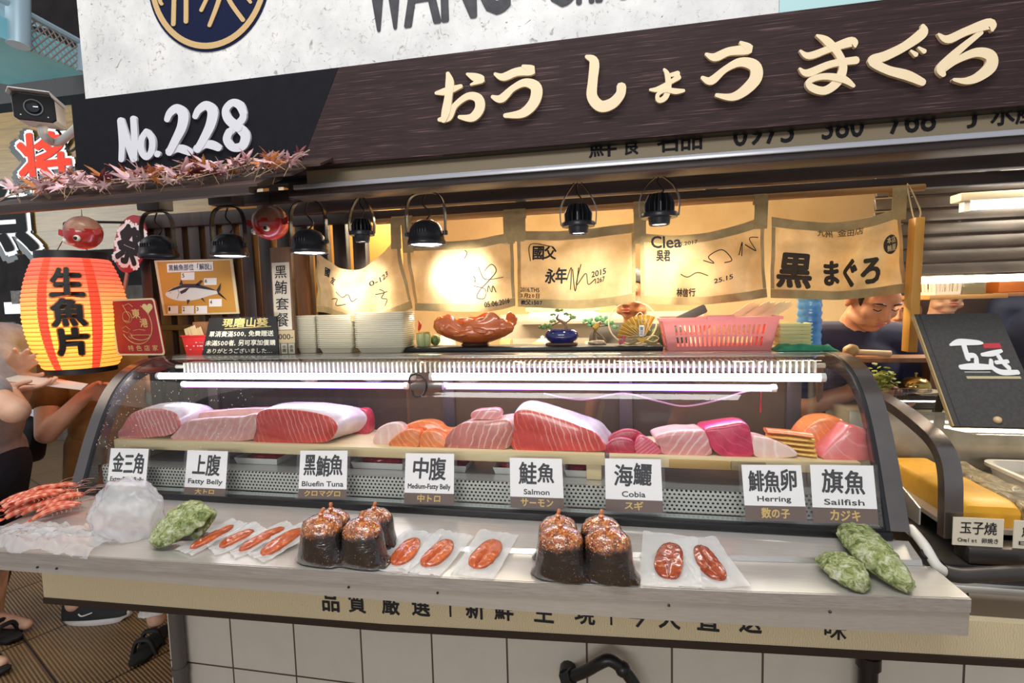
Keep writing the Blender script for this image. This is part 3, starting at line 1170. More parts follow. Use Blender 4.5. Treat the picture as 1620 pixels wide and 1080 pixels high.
for gx, gy, dx, dy in ((800, 180, -6, -8), (804, 180, -5, -8), (729, 183, -6, -6), (733, 182, -5, -6), (977, 142, 0, -9), (981, 142, 0, -9), (985, 142, 0, -9), (1134, 150, -6, -6), (1138, 150, -5, -6), (1506, 125, -7, 2), (1507, 129, -7, 2)):
    mb = brush(MB(), [(gx, gy, 1.3), (gx + dx, gy + dy, 1.0)], lambda x, y: at(x, y, SY) - V3((0, 0.0085, 0)), 0.0006)
    obj('brush_gap_mark', mb, BLACK, sign, 0)

board_ = thing('upper_signboard', 'weathered off-white signboard above the dark sign with a round crest and black letters', 'sign', (-0.55, 1.33, Z1))
pp = NT('scuffed_white_print')
f1 = pp.noise(pp.coords(), 5, 8, 0.7)
f2 = pp.noise(pp.coords((1, 1, 1), (0.3, 0.4, 0.5)), 38, 6, 0.75, 1.5)
c1 = pp.ramp(f1, [(0.3, 'c6c6c4'), (0.72, 'efedea')])
c2 = pp.mix(pp.ramp(f2, [(0.32, 'ffffff'), (0.43, '000000')]), c1, '948b83')
f3 = pp.noise(pp.coords((1, 1, 2.5), (0.2, 0.7, 0.1)), 17, 2, 0.5, 2.5)
pp.set(col=pp.mix(pp.ramp(f3, [(0.72, '000000'), (0.75, 'ffffff')]), c2, '5f5652'), rough=0.55)
YU = 1.335
obj('printed_panel', MB().span((-1.575, YU, Z1 + 0.001), (0.395, YU + 0.03, 2.75)), pp.mat, board_)
obj('teal_end_panel', MB().span((0.396, YU, Z1 + 0.001), (0.75, YU + 0.03, 2.75)), plain('pale_teal_print', 'b4d8d8', 0.5), board_)
cc = at(329, -34, YU)
rad = (at(428, -34, YU) - cc).length
NAVY = plain('navy_print', '131a38', 0.7, spec=0.12)
GOLD = plain('tan_gold_print', 'c8a874', 0.5)
T = lambda r, d: [V3((cc.x + r * math.cos(2 * math.pi * i / 64), YU - d, cc.z + r * math.sin(2 * math.pi * i / 64))) for i in range(64)]
obj('crest_rim', MB().prism(T(rad, 0.002), (0, 0.002, 0)), NAVY, board_, 30)
ring = MB()
ring.loft([T(rad * 0.965, 0.0022), T(rad * 0.965, 0.0035), T(rad * 0.88, 0.0035), T(rad * 0.88, 0.0022)], False)
obj('crest_ring', ring, GOLD, board_, 30)
mb = MB()
onu = lambda x, y: at(x, y, YU) - V3((0, 0.0022, 0))
for s_ in ([(279, -60, 7), (277, 0, 7), (276, 40, 7)], [(295, -60, 6), (296, 0, 7), (296, 36, 7)], [(338, -30, 6), (330, -4, 6), (320, 18, 6)], [(356, -30, 7), (347, 5, 7), (333, 42, 6)],
           [(352, -25, 6), (366, 5, 7), (386, 33, 7)], [(372, -40, 6), (386, -12, 6), (398, 5, 5)], [(246, -40, 6), (254, 0, 6), (258, 8, 5)], [(300, -90, 8), (360, -95, 8)], [(265, -66, 6), (400, -70, 6)]):
    brush(mb, s_, onu, 0.0012)
obj('crest_strokes', mb, GOLD, board_, 30)
mb = MB()
bl, br_, tl = at(584, 51, YU), at(806, 18, YU), at(576, -74, YU)
for ch, u0, u1 in (('W', 0.0, 0.27), ('A', 0.27, 0.52), ('N', 0.54, 0.77), ('G', 0.79, 1.0)):
    o_ = bl + (br_ - bl) * u0
    put_text(mb, ch, quad(o_, (br_ - bl) * (u1 - u0), V3((0, 0, tl.z - bl.z)), 0.0015), 0.02)
for ch, a0, a1 in (('C', 862, 908), ('H', 914, 938), ('A', 944, 990)):
    o_, p_ = at(a0, 12 - (a0 - 862) * 0.12, YU), at(a1, 12 - (a1 - 862) * 0.12, YU)
    put_text(mb, ch, quad(o_, p_ - o_, V3((0, 0, tl.z - bl.z)), 0.0015), 0.02)
obj('latin_lettering', mb, plain('worn_black_print', '23232b', 0.6, 0, '3a3a40', 40), board_, 0)

# beige strip and metal rail just below the sign
strip = thing('menu_strip', 'beige strip with half-hidden black lettering and bright rail beneath the dark sign', 'sign strip', (0.3, 1.34, 1.79))
obj('printed_strip', MB().span((-0.86, 1.365, 1.797), (2.2, 1.375, 1.875)), plain('beige_strip_print', 'b9a687', 0.55), strip)
obj('metal_rail', MB().span((-0.88, 1.325, 1.783), (2.2, 1.376, 1.7965), 0.002), plain('pale_alloy_rail', 'd3d2d6', 0.28, 0.6), strip)
obj('dark_channel', MB().span((-0.90, 1.33, 1.765), (2.2, 1.405, 1.7825), 0.003), DARKWOOD, strip)
for s_, a0, a1 in (('鮮', 932, 975), ('食', 985, 1012), ('名', 1040, 1072), ('品', 1078, 1110), ('0975', 1160, 1255), ('380', 1300, 1365), ('768', 1405, 1478), ('J', 1528, 1542), ('水産', 1565, 1640)):
    o_, p_ = at(a0, 240, 1.365), at(a1, 240, 1.365)
    mb = MB()
    put_text(mb, s_, quad(V3((o_.x, 1.365, 1.817)), V3((p_.x - o_.x, 0, 0)), V3((0, 0, 0.056)), 0.0012), 0.02)
    obj('lettering', mb, INK, strip, 0)

# ================================================================== LEAF CANOPY
can = thing('canopy', 'small dark plank canopy under the No.228 sign, lined with artificial leaves', 'canopy', (-1.2, 1.2, 1.75))
CX0, CX1 = -1.70, -0.735
slope = lambda x, t: V3((x, 1.12 + 0.175 * t, 1.748 + (x - CX0) * 0.006 + 0.085 * t))
for k, (t0, t1, xa, xb_) in enumerate(((0.0, 0.40, CX0, -0.84), (0.30, 0.72, CX0 + 0.06, -0.78), (0.64, 1.0, CX0 + 0.1, CX1))):
    up = V3((0, 0, 0.007 * k))
    a, b, c, d = slope(xa, t0) + up, slope(xb_, t0) + up, slope(xb_, t1) + up, slope(xa, t1) + up
    obj('plank', MB().prism([a, b, c, d], (0, 0, -0.0065)), wood('weathered_canopy_plank', '4a342a', '2a1d18', 0, 9, 0.5), can, 20)
obj('front_batten', MB().bar(slope(CX0 + 0.02, 0.03) + V3((0, 0, -0.017)), slope(-0.86, 0.03) + V3((0, 0, -0.017)), 0.014, 0.02, (0, 1, 0)), DARKWOOD, can, 20)
for x in (-1.55, -1.2, -0.9):
    obj('bracket', MB().bar(slope(x, 0.1) + V3((0, 0, -0.017)), slope(x, 1.0) + V3((0, 0, -0.022)), 0.02, 0.014, (1, 0, 0)), DARKWOOD, can, 20)


def maple(size):
    P = []
    lob = [(-150, 0.35), (-105, 0.62), (-55, 0.85), (0, 1.0), (55, 0.85), (105, 0.62), (150, 0.35)]
    for i, (a, r) in enumerate(lob):
        a = math.radians(90 + a)
        for da, k in ((-0.30, 0.36), (-0.14, 0.66), (0, 1.0), (0.14, 0.66), (0.30, 0.36)):
            rr = max(r * k, 0.2)
            P.append(V3((math.cos(a + da) * rr, math.sin(a + da) * rr, 0)))
    P.append(V3((0.02, -0.3, 0)))
    top = []
    for p in P:
        r = p.length
        top.append(V3((p.x, p.y, -0.22 * r * r + 0.05 * math.sin(6 * math.atan2(p.y, p.x)))) * size)
    mb = MB()
    n = len(P)
    c = V3((0, 0, 0.02 * size))
    dn = V3((0, 0, -0.0006))
    mb.add([c] + top + [c + dn] + [p + dn for p in top], [[0, i + 1, (i + 1) % n + 1] for i in range(n)] + [[n + 1, (i + 1) % n + n + 2, i + n + 2] for i in range(n)] + [[i + 1, i + n + 2, (i + 1) % n + n + 2, (i + 1) % n + 1] for i in range(n)])
    return mb


def leaf_proto(mat, lab, grp):
    t = thing('maple_leaf', lab, 'leaf', (0, 0, 0), grp)
    obj('blade', maple(0.034), mat, t, 60)
    obj('stalk', MB().tube([(0, -0.004, 0.0002), (0.001, -0.02, -0.001), (0.004, -0.036, -0.004)], 0.0007, 5), MC.get('dry_stalk') or plain('dry_stalk', 'a88a62', 0.7), t)
    return t


rl = random.Random(3)
kinds = [(plain('pink_leaf_fabric', 'e6c2c4', 0.6, 0, 'cf9fa4', 60), 'faded pink artificial maple leaf in the row along the canopy', 'faded pink leaves on the canopy', 70),
         (plain('rust_leaf_fabric', 'cf8742', 0.6, 0, 'ad6030', 60), 'rust orange artificial maple leaf in the row along the canopy', 'rust orange leaves on the canopy', 28),
         (plain('wine_leaf_fabric', '8d4546', 0.6, 0, '6c2f33', 60), 'wine red artificial maple leaf in the row along the canopy', 'wine red leaves on the canopy', 22)]
for mat, lab, grp, cnt in kinds:
    pr = leaf_proto(mat, lab, grp)
    for i in range(cnt):
        x = lerp(CX0 + 0.07, CX1 - 0.03, (i + rl.random() * 0.9) / cnt)
        t = rl.uniform(0.0, 0.62)
        p = slope(x, t) + V3((0, -0.006, 0.022 + rl.random() * 0.024))
        rot = (rl.uniform(0.3, 1.2), rl.uniform(-0.5, 0.5), rl.uniform(-3.1, 3.1))
        s_ = rl.uniform(0.85, 1.5)
        if i == 0:
            pr.location, pr.rotation_euler, pr.scale = p, rot, (s_,) * 3
        else:
            dup(pr, p, rot, None, s_)
tw_ = solo('dried_twig', MB().tube(catmull([(-0.07, 0, 0), (-0.02, 0.006, 0.008), (0.03, -0.004, 0.01), (0.08, 0.004, 0.02)], 4), 0.0016, 5), plain('bleached_twig', 'b89f84', 0.7), 'thin bleached twig among the leaves on the canopy', 'twig', 'bleached twigs among the leaves', origin=(0, 0, 0))
for i in range(16):
    p = slope(lerp(CX0 + 0.05, CX1 - 0.04, (i + 0.5) / 16), rl.uniform(0.0, 0.4)) + V3((0, 0, 0.022))
    rot = (rl.uniform(-0.2, 0.2), rl.uniform(-0.35, 0.1), rl.uniform(-0.6, 0.6))
    o = tw_ if i == 0 else dup(tw_, p, rot)
    o.location, o.rotation_euler = p, rot

# ================================================================== PENDANT LAMPS
GREYBOX = plain('dark_mount_box', '3c3836', 0.5)
GLOSSBLACK = plain('satin_black_enamel', '2b2b2f', 0.3, 0.2)
LY = 1.52
trk = solo('lighting_track', MB().span((-1.70, LY - 0.02, 1.848), (0.75, LY + 0.02, 1.8648), 0.003), BLACK, 'black lighting track under the louvre beams that the lamps hang from', 'lighting track')


def spotlight(par, p, tgt, watt, col, size=52, blend=0.9):
    d = bpy.data.lights.new('lamp_light', 'SPOT')
    d.energy, d.color, d.spot_size, d.spot_blend, d.shadow_soft_size = watt, col, math.radians(size), blend, 0.02
    o = bpy.data.objects.new('lamp_light', d)
    COL.objects.link(o)
    o.parent = par
    o.location = V3(p) - wloc(par)
    o.rotation_euler = (V3(tgt) - V3(p)).to_track_quat('-Z', 'Y').to_euler()


BULB = emit('bell_lamp_glow', 'fff6ea', 5)


def bell_lamp(px, py, label, tgt, watt, lit=True, r=0.058):
    """bell shade whose rim centre sits at the pixel (px, py)"""
    c = at(px, py, LY)
    top = 1.8478
    t = thing('bell_lamp', label, 'lamp', (c.x, LY, c.z), 'bell lamps on the track')
    hb = top - 0.052
    obj('mount_box', MB().span((c.x - 0.045, LY - 0.03, hb), (c.x + 0.045, LY + 0.03, top), 0.003), GREYBOX, t)
    prof = [(r, 0), (r * 1.03, 0.004), (r * 1.03, 0.012), (r * 0.97, 0.018), (r * 0.95, 0.03), (r * 0.86, 0.052), (r * 0.66, 0.068), (r * 0.35, 0.077), (0.0, 0.079)]
    inn = [(0.0, 0.074), (r * 0.33, 0.072), (r * 0.62, 0.064), (r * 0.82, 0.05), (r * 0.92, 0.028), (r * 0.95, 0.002), (r, 0)]
    sh = obj('shade', MB().lathe(prof + inn, c, 28), GLOSSBLACK, t, 35)
    for k in range(5):
        a = -math.pi / 2 + (k - 2) * 0.16
        q = c + V3((math.cos(a) * r * 0.925, math.sin(a) * r * 0.925, 0.04))
        obj('vent_slot', MB().box(q, (0.005, 0.004, 0.014), Matrix.Rotation(a + math.pi / 2, 3, 'Z'), 0.001), BLACK, sh)
    if lit:
        obj('bulb', MB().lathe([(0, 0.014), (r * 0.8, 0.012), (r * 0.86, 0.006), (r * 0.8, 0.003), (0, 0.002)], c, 24), BULB, t)
        spotlight(t, c + V3((0, 0, -0.004)), tgt, watt, (1.0, 0.93, 0.82))
    yk = [c + V3((-r * 1.0, 0, 0.035)), c + V3((-r * 1.02, 0, 0.08))]
    h2 = hb - c.z - 0.003
    arch = catmull([c + V3((-r * 1.07, 0, 0.03)), c + V3((-r * 1.07, 0, h2 * 0.7)), c + V3((-r * 0.75, 0, h2 * 0.95)), c + V3((0, 0, h2)), c + V3((r * 0.75, 0, h2 * 0.95)), c + V3((r * 1.07, 0, h2 * 0.7)), c + V3((r * 1.07, 0, 0.03))], 5)
    mb = MB()
    rings = []
    for i, p in enumerate(arch):
        tt = (arch[min(i + 1, len(arch) - 1)] - arch[max(i - 1, 0)]).normalized()
        nn = V3((-tt.z, 0, tt.x))
        rings.append([p + nn * 0.002 + V3((0, -0.008, 0)), p + nn * 0.002 + V3((0, 0.008, 0)), p - nn * 0.002 + V3((0, 0.008, 0)), p - nn * 0.002 + V3((0, -0.008, 0))])
    mb.loft(rings)
    obj('yoke', mb, GLOSSBLACK, t, 40)
    for sgn in (-1, 1):
        obj('yoke_knob', MB().tube([c + V3((sgn * r * 0.96, 0, 0.036)), c + V3((sgn * r * 1.18, 0, 0.036))], 0.007, 10), GLOSSBLACK, t)
    obj('lamp_cord', MB().tube(catmull([c + V3((0, 0.004, 0.078)), c + V3((0.015, 0.004, 0.1)), c + V3((-0.01, 0.004, h2 * 0.8)), c + V3((0.0, 0.004, h2 - 0.004))], 5), 0.0026, 6), BLACK, t)
    return t


bell_lamp(252, 408, 'unlit-looking bell lamp hanging in front of the red paddle sign', (-1.4, 1.7, 1.0), 0, False, 0.060)
bell_lamp(364, 406, 'lit bell lamp hanging above the tuna cut chart', at(365, 480, 1.75), 14)
bell_lamp(490, 401, 'lit bell lamp in front of the brown post, throwing light on the drooping cloth', at(575, 460, 1.86), 22)
bell_lamp(675, 388, 'lit bell lamp in front of the second cloth, over the carved bowl', at(735, 440, 1.86), 42)


def spot_lamp(px, py, label, tgt, watt, k=1.0):
    c = at(px, py, LY)
    t = thing('spot_lamp', label, 'lamp', (c.x, LY, c.z), 'finned spot lamps on the track')
    top = 1.8478
    hb = top - 0.052
    r = 0.026 * k
    obj('mount_box', MB().span((c.x - 0.045, LY - 0.03, hb), (c.x + 0.045, LY + 0.03, top), 0.003), GREYBOX, t)
    obj('barrel', MB().lathe([(r * 0.92, -0.022), (r, -0.02), (r * 1.1, 0.0), (r * 0.8, 0.004), (r * 0.5, 0.06 * k), (0, 0.062 * k)], c, 24).lathe([(r * 0.92, -0.022), (r * 0.8, -0.016), (0.0, -0.015)], c, 24), GLOSSBLACK, t, 35)
    obj('collar', MB().lathe([(r * 1.15, -0.001), (r * 1.75, -0.001), (r * 1.8, 0.006), (r * 1.75, 0.012), (r * 1.1, 0.013)], c, 28), GLOSSBLACK, t, 35)
    mb = MB()
    for i in range(16):
        a = 2 * math.pi * i / 16
        d = V3((math.cos(a), math.sin(a), 0))
        e = V3((-d.y, d.x, 0)) * 0.0014
        P = [c + d * r * 0.5 + V3((0, 0, 0.0135)), c + d * r * 1.45 + V3((0, 0, 0.0135)), c + d * r * 1.5 + V3((0, 0, 0.035 * k)), c + d * r * 1.1 + V3((0, 0, 0.058 * k)), c + d * r * 0.4 + V3((0, 0, 0.062 * k))]
        mb.prism([p - e for p in P], e * 2)
    obj('cooling_fins', mb, GLOSSBLACK, t, 0)
    obj('lens', MB().lathe([(0, -0.0152), (r * 0.82, -0.0155), (r * 0.82, -0.018), (0, -0.0185)], c, 24), emit('spot_lens_glow', 'fff2dc', 3), t)
    for sgn in (-1, 1):
        mb = MB()
        pts = catmull([c + V3((sgn * r * 1.85, 0, 0.004)), c + V3((sgn * r * 1.9, 0, 0.05)), c + V3((sgn * r * 1.3, 0, 0.09)), V3((c.x + sgn * 0.008, LY, hb - 0.002))], 5)
        rings = []
        for i, p in enumerate(pts):
            tt = (pts[min(i + 1, len(pts) - 1)] - pts[max(i - 1, 0)]).normalized()
            nn = V3((-tt.z, 0, tt.x)) * 0.0016
            w = V3((0, 0.007, 0))
            rings.append([p + nn - w, p + nn + w, p - nn + w, p - nn - w])
        mb.loft(rings)
        obj('arm', mb, GLOSSBLACK, t, 40)
    obj('lamp_cord', MB().tube(catmull([c + V3((0, 0, 0.06 * k)), c + V3((0.012, -0.004, 0.075)), c + V3((-0.004, 0, 0.1)), V3((c.x, LY, hb - 0.001))], 5), 0.0022, 6), BLACK, t)
    spotlight(t, c + V3((0, 0, -0.024)), tgt, watt, (1.0, 0.9, 0.72), 60)
    return t


spot_lamp(573, 372, 'small black spot lamp between two bell lamps', at(560, 470, 1.84), 7, 0.85)
spot_lamp(915, 358, 'black finned spot lamp in front of the third cloth, the one reading 1507', at(935, 450, 1.86), 10, 1.05)
spot_lamp(1043, 344, 'black finned spot lamp in front of the fourth cloth, over the fan ornament', at(1055, 440, 1.86), 20, 1.1)
# ================================================================== NOREN CLOTHS
NY = 1.86
rod = MB().tube([V3((at(596, 356, NY).x, NY, 1.772)), V3((at(1462, 300, NY).x, NY, 1.778))], 0.011, 12)
solo('curtain_rod', rod, WARMWOOD, 'pale wooden rod that the signed cloths hang from', 'rod')
cl = NT('tan_linen')
wv = cl.noise(cl.coords((1, 1, 1)), 9, 5, 0.65)
thr = cl.noise(cl.coords((30, 30, 300)), 3, 2)
tcol = cl.ramp(wv, [(0.3, 'd0b684'), (0.7, 'ecdab4')])
tl = cl.n('ShaderNodeBsdfTranslucent')
cl.l(tcol, tl.inputs[0])
cl.set(col=tcol, rough=0.9)
cl.bump(thr, 0.12, 0.001)
mx = cl.n('ShaderNodeMixShader')
mx.inputs[0].default_value = 0.45
cl.l(cl.b.outputs[0], mx.inputs[1])
cl.l(tl.outputs[0], mx.inputs[2])
cl.l(mx.outputs[0], cl.out.inputs[0])
LINEN = cl.mat
HEM = plain('darker_linen_hem', 'b39a6a', 0.9, 0, 'a0885c', 25, 0.1, 300)
TAPE = plain('grey_linen_tab', 'b09868', 0.9, 0, '9c8658', 40)


def pl_at(P, u):
    """point at fraction u of a pixel polyline, by x"""
    x = lerp(P[0][0], P[-1][0], u)
    C_ = catmull([(a, b, 0) for a, b in P], 8)
    for a, b in zip(C_, C_[1:]):
        if a.x <= x <= b.x + 1e-6:
            return x, lerp(a.y, b.y, (x - a.x) / max(b.x - a.x, 1e-6))
    return P[-1]


def cloth(top, bot, label, seed, tabs, sag=0.012, fold=0.010, ph=0.0, hem_top=True):
    T0, B0 = [pl_at(top, i / 40) for i in range(41)], [pl_at(bot, i / 40) for i in range(41)]

    def S(u, v, d=0.0):
        u = min(max(u, 0.0), 1.0)
        i = min(int(u * 40), 39)
        f = u * 40 - i
        tx, ty = lerp(T0[i][0], T0[i + 1][0], f), lerp(T0[i][1], T0[i + 1][1], f)
        bx, by = lerp(B0[i][0], B0[i + 1][0], f), lerp(B0[i][1], B0[i + 1][1], f)
        p = at(lerp(bx, tx, v), lerp(by, ty, v), NY)
        w = 1 - v
        y = 0.011 * math.sin(11 * (u - 0.35 * v) + ph * 3) * (0.3 + 0.7 * (1 - v)) * math.sin(math.pi * u)
        y += fold * math.sin(u * 9 + ph + v * 2.2) * (0.4 + 0.8 * w) + fold * 0.7 * math.sin(u * 21 + ph * 2 - v * 4) * (0.3 + 0.5 * w)
        y += 0.012 * noise.noise(V3((u * 4 + seed, v * 4, seed)))
        y -= sag * math.sin(math.pi * u) * math.sin(math.pi * (0.15 + v * 0.7))
        p.y += y - 0.014 * (1 - v) - d
        return p
    c = S(0.5, 0)
    t = thing('noren_cloth', label, 'cloth', c, 'signed noren cloths')
    obj('cloth', MB().sheet(lambda a, b: S(a, b), 40, 26, 0.0016), LINEN, t, 80)
    obj('hem', MB().sheet(lambda a, b: S(a, b * 0.11, 0.0012), 40, 4, 0.0009), HEM, t, 80)
    if hem_top:
        obj('hem', MB().sheet(lambda a, b: S(a, 0.88 + b * 0.12, 0.0012), 40, 4, 0.0009), HEM, t, 80)
    for u, w in ((0.0, 0.03), (0.97, 0.03)):
        obj('hem', MB().sheet(lambda a, b: S(u + a * w, 0.115 + b * 0.76, 0.0012), 3, 24, 0.0009), HEM, t, 80)
    for u in tabs:
        p = S(u, 0.93)
        zt = 1.775
        P = [V3((p.x, p.y - 0.004, p.z - 0.02)), V3((p.x, NY - 0.014, zt - 0.01)), V3((p.x, NY - 0.0135, zt + 0.004)), V3((p.x, NY, zt + 0.0135)), V3((p.x, NY + 0.0135, zt)), V3((p.x, NY + 0.012, zt - 0.02))]
        obj('tab', MB().sheet(lambda a, b: P[int(round(b * 5))] + V3(((a - 0.5) * 0.042, 0, 0)), 2, 5, 0.0012), TAPE, t, 60)
    return t, S


def write(t, S, items, strokes=(), mat=INK, name='handwriting', th=0.0):
    mb = MB()
    for s_, u0, v0, u1, v1, *r in items:
        slant = r[0] if r else 0.0
        put_text(mb, s_, lambda a, b: S(lerp(u0, u1, a), lerp(v0, v1, b) + slant * a, 0.0034), r[1] if len(r) > 1 else 0.03, 0.12)
    for st in strokes:
        pts = catmull([(a, b, 0) for a, b in st], 6)
        mb.tube([S(p.x, p.y, 0.0016) for p in pts], 0.0016, 4)
    obj(name, mb, mat, t, 0)


t, S = cloth([(500, 398), (520, 412), (545, 425), (572, 425), (602, 405), (632, 374)], [(500, 493), (545, 500), (580, 508), (610, 502), (654, 487)], 'leftmost noren cloth, drooping deep at its top, above the clear tray stacks', 1, [0.97], 0.03, 0.024, 0.4, False)
write(t, S, [('0-123', 0.64, 0.60, 0.84, 0.68), ('國', 0.13, 0.70, 0.19, 0.86), ('友', 0.22, 0.62, 0.29, 0.76)],
      [[(0.7, 0.5), (0.74, 0.42), (0.7, 0.35), (0.76, 0.28), (0.72, 0.2)], [(0.66, 0.44), (0.78, 0.4)], [(0.3, 0.5), (0.36, 0.42), (0.42, 0.5), (0.46, 0.38), (0.52, 0.44)], [(0.2, 0.3), (0.3, 0.36), (0.28, 0.22), (0.4, 0.3)]])
t, S = cloth([(642, 384), (690, 383), (740, 380), (780, 374), (811, 368)], [(655, 491), (700, 492), (760, 493), (790, 490), (818, 483)], 'noren cloth with a heart-like drawing and dated 2016, second from the clear tray stacks', 2, [0.02, 0.97], 0.014, 0.016, 1.3)
write(t, S, [('05.06.2016', 0.70, 0.06, 0.94, 0.13)],
      [[(0.72, 0.55), (0.8, 0.62), (0.84, 0.52), (0.76, 0.40), (0.66, 0.30), (0.62, 0.2), (0.7, 0.18), (0.72, 0.3), (0.6, 0.36)], [(0.66, 0.62), (0.72, 0.44), (0.9, 0.42)], [(0.74, 0.26), (0.76, 0.34), (0.78, 0.25), (0.8, 0.33), (0.82, 0.24)], [(0.54, 0.74), (0.57, 0.82), (0.55, 0.86)], [(0.6, 0.5), (0.62, 0.46), (0.61, 0.4)]])
t, S = cloth([(818, 365), (870, 366), (930, 362), (975, 357), (1005, 352)], [(820, 485), (870, 487), (920, 488), (965, 484), (1005, 477)], 'noren cloth with two boxed characters and 1507 in its lower corner', 3, [0.03], 0.014, 0.015, 2.2)
write(t, S, [('國父', 0.14, 0.62, 0.33, 0.80), ('2016.TH5', 0.03, 0.20, 0.19, 0.255), ('3月20日', 0.03, 0.12, 0.19, 0.18), ('教父1507', 0.03, 0.03, 0.21, 0.10), ('2015', 0.63, 0.38, 0.75, 0.45, 0.03), ('1267', 0.66, 0.30, 0.74, 0.36, 0.02), ('永年', 0.24, 0.32, 0.42, 0.52)],
      [[(0.42, 0.36), (0.46, 0.52), (0.45, 0.24)], [(0.47, 0.50), (0.49, 0.22), (0.52, 0.52)], [(0.54, 0.56), (0.50, 0.30), (0.58, 0.44), (0.6, 0.3), (0.66, 0.36)], [(0.12, 0.60), (0.12, 0.82), (0.30, 0.80)]])
t, S = cloth([(1012, 369), (1050, 372), (1100, 371), (1150, 361), (1208, 342)], [(1013, 479), (1060, 482), (1110, 482), (1160, 477), (1212, 470)], 'noren cloth covered in faint autographs, above the pink basket', 4, [0.0, 0.97], 0.016, 0.018, 3.3)
write(t, S, [('Clea', 0.09, 0.80, 0.33, 0.97, 0.03), ('7.5.2017', 0.28, 0.84, 0.46, 0.89, 0.03), ('吳君', 0.13, 0.62, 0.24, 0.78), ('林信行', 0.28, 0.12, 0.44, 0.24), ('25.15', 0.58, 0.28, 0.72, 0.34, 0.03)],
      [[(0.50, 0.62), (0.58, 0.56), (0.54, 0.66), (0.64, 0.72), (0.72, 0.56), (0.66, 0.54)], [(0.78, 0.60), (0.82, 0.76), (0.80, 0.58)], [(0.84, 0.72), (0.92, 0.60), (0.88, 0.78), (0.95, 0.76)], [(0.32, 0.44), (0.38, 0.40), (0.46, 0.46), (0.54, 0.40)]])
t, S = cloth([(1220, 343), (1270, 350), (1320, 352), (1375, 344), (1423, 327)], [(1220, 471), (1280, 473), (1325, 474), (1380, 469), (1427, 463)], 'noren cloth with large dark hiragana and a round seal, in front of the bending chef', 5, [0.98], 0.012, 0.013, 0.9)
write(t, S, [('九州 金田店', 0.34, 0.80, 0.72, 0.90, 0.0, 0.02)], mat=plain('faded_ink', '6b583a', 0.8))
BI = plain('brown_black_ink', '372c1e', 0.8)
write(t, S, [('まぐろ', 0.38, 0.16, 0.80, 0.50, 0.0, 0.045), ('黒', 0.05, 0.14, 0.27, 0.56, 0.0, 0.04)], mat=BI, name='brush_lettering')
mb = MB()
for k in range(24):
    pass
mb.sheet(lambda a, b: S(0.89 + 0.055 * b * math.cos(a * 2 * math.pi), 0.60 + 0.115 * b * math.sin(a * 2 * math.pi), 0.0030), 28, 3)
obj('round_seal', mb, BI, t, 0)
mb = MB()
for s_, u0, v0 in (('本', 0.86, 0.615), ('店', 0.895, 0.615), ('鮪', 0.86, 0.52), ('屋', 0.895, 0.52)):
    put_text(mb, s_, lambda a, b: S(u0 + a * 0.032, v0 + b * 0.075, 0.0040), 0.008)
obj('seal_lettering', mb, plain('seal_gap_tan', 'd8bf8a', 0.9), t, 0)
# hanging wooden clapper stick at the end of the rod
a, b = at(1447, 330, 1.80), at(1436, 556, 1.80)
stk = thing('hanging_stick', 'yellow wooden stick hanging on a looped cord at the end of the cloth rod', 'stick', V3((b.x, 1.80, b.z)))
obj('stick', MB().bar(V3((b.x + 0.004, 1.80, b.z)), V3((b.x + 0.012, 1.80, at(1445, 345, 1.8).z)), 0.026, 0.04, (0, 1, 0), 0.002), wood('yellow_pine_stick', 'e0a548', 'c98a34', 2, 6, 0.45), stk, 30)
tp = V3((b.x + 0.012, 1.80, at(1445, 345, 1.8).z + 0.0005))
obj('cord', MB().tube(catmull([tp + V3((-0.008, 0, -0.001)), tp + V3((-0.01, 0.01, 0.03)), V3((tp.x, NY - 0.002, 1.792)), tp + V3((0.012, 0.01, 0.03)), tp + V3((0.008, 0, -0.001))], 5), 0.002, 6), plain('cream_cord', 'd9c08a', 0.8), stk)
# ================================================================== FISH ON THE BOARDS
BZ = 1.0042
SKINW = plain('silver_fish_skin', 'e6dcdc', 0.25, 0.1, 'c9b6bb', 14, 0.08, 60, coat=0.4)
FATW = plain('pale_belly_fat', 'efc9bf', 0.3, 0, 'e6b0a8', 18, 0.1, 80, coat=0.3, sss=0.2)
F_BELLY = flesh('fatty_belly_flesh', 'e08078', 'f8ddd4', 62, (0, 0.35, 0), 0.16, 3.6, dark='cf7371')
F_BELLY2 = flesh('soft_belly_flesh', 'e3a79d', 'f1cfc5', 40, (0, -0.5, 0), 0.12, 6.0, dark='d98f88')
F_AKAMI = flesh('striped_tuna_flesh', 'd94c3e', 'f6b8a6', 58, (0, 0.30, 0), 0.08, 3.4, dark='c23a32')
F_TORO = flesh('medium_belly_flesh', 'd07a6c', 'f4cabc', 46, (0, -0.35, 0), 0.09, 3.6, dark='b96a62')
F_RED = flesh('deep_red_tuna_flesh', 'b92f44', 'cf5566', 60, (0, 0.5, 0), 0.05, 6.0, dark='9c1e34')
F_MAGENTA = flesh('magenta_tuna_flesh', 'd83a5c', 'e25f78', 36, (0, 0.9, 0), 0.04, 6.0, dark='b82a4a')
F_PINK = flesh('pale_striped_flesh', 'e39a98', 'f7dcd4', 48, (0, -0.6, 0), 0.13, 2.4, dark='db8585')
F_SALMON = flesh('salmon_flesh', 'ee8748', 'f6b585', 55, (0, 0.7, 0), 0.10, 5.0, dark='e57236')
F_SWORD = flesh('swordfish_flesh', 'e7807a', 'ee9c92', 26, (0, 0.9, 0), 0.05, 6.0, dark='de6c69')
F_WHITE = flesh('white_pink_flesh', 'f2cfc2', 'fae9e0', 26, (0, 0.4, 0), 0.08, 6.0, dark='eebbae')
ROE = plain('golden_roe', 'e9bd58', 0.35, 0, 'd99f38', 90, 0.3, 400, coat=0.4)


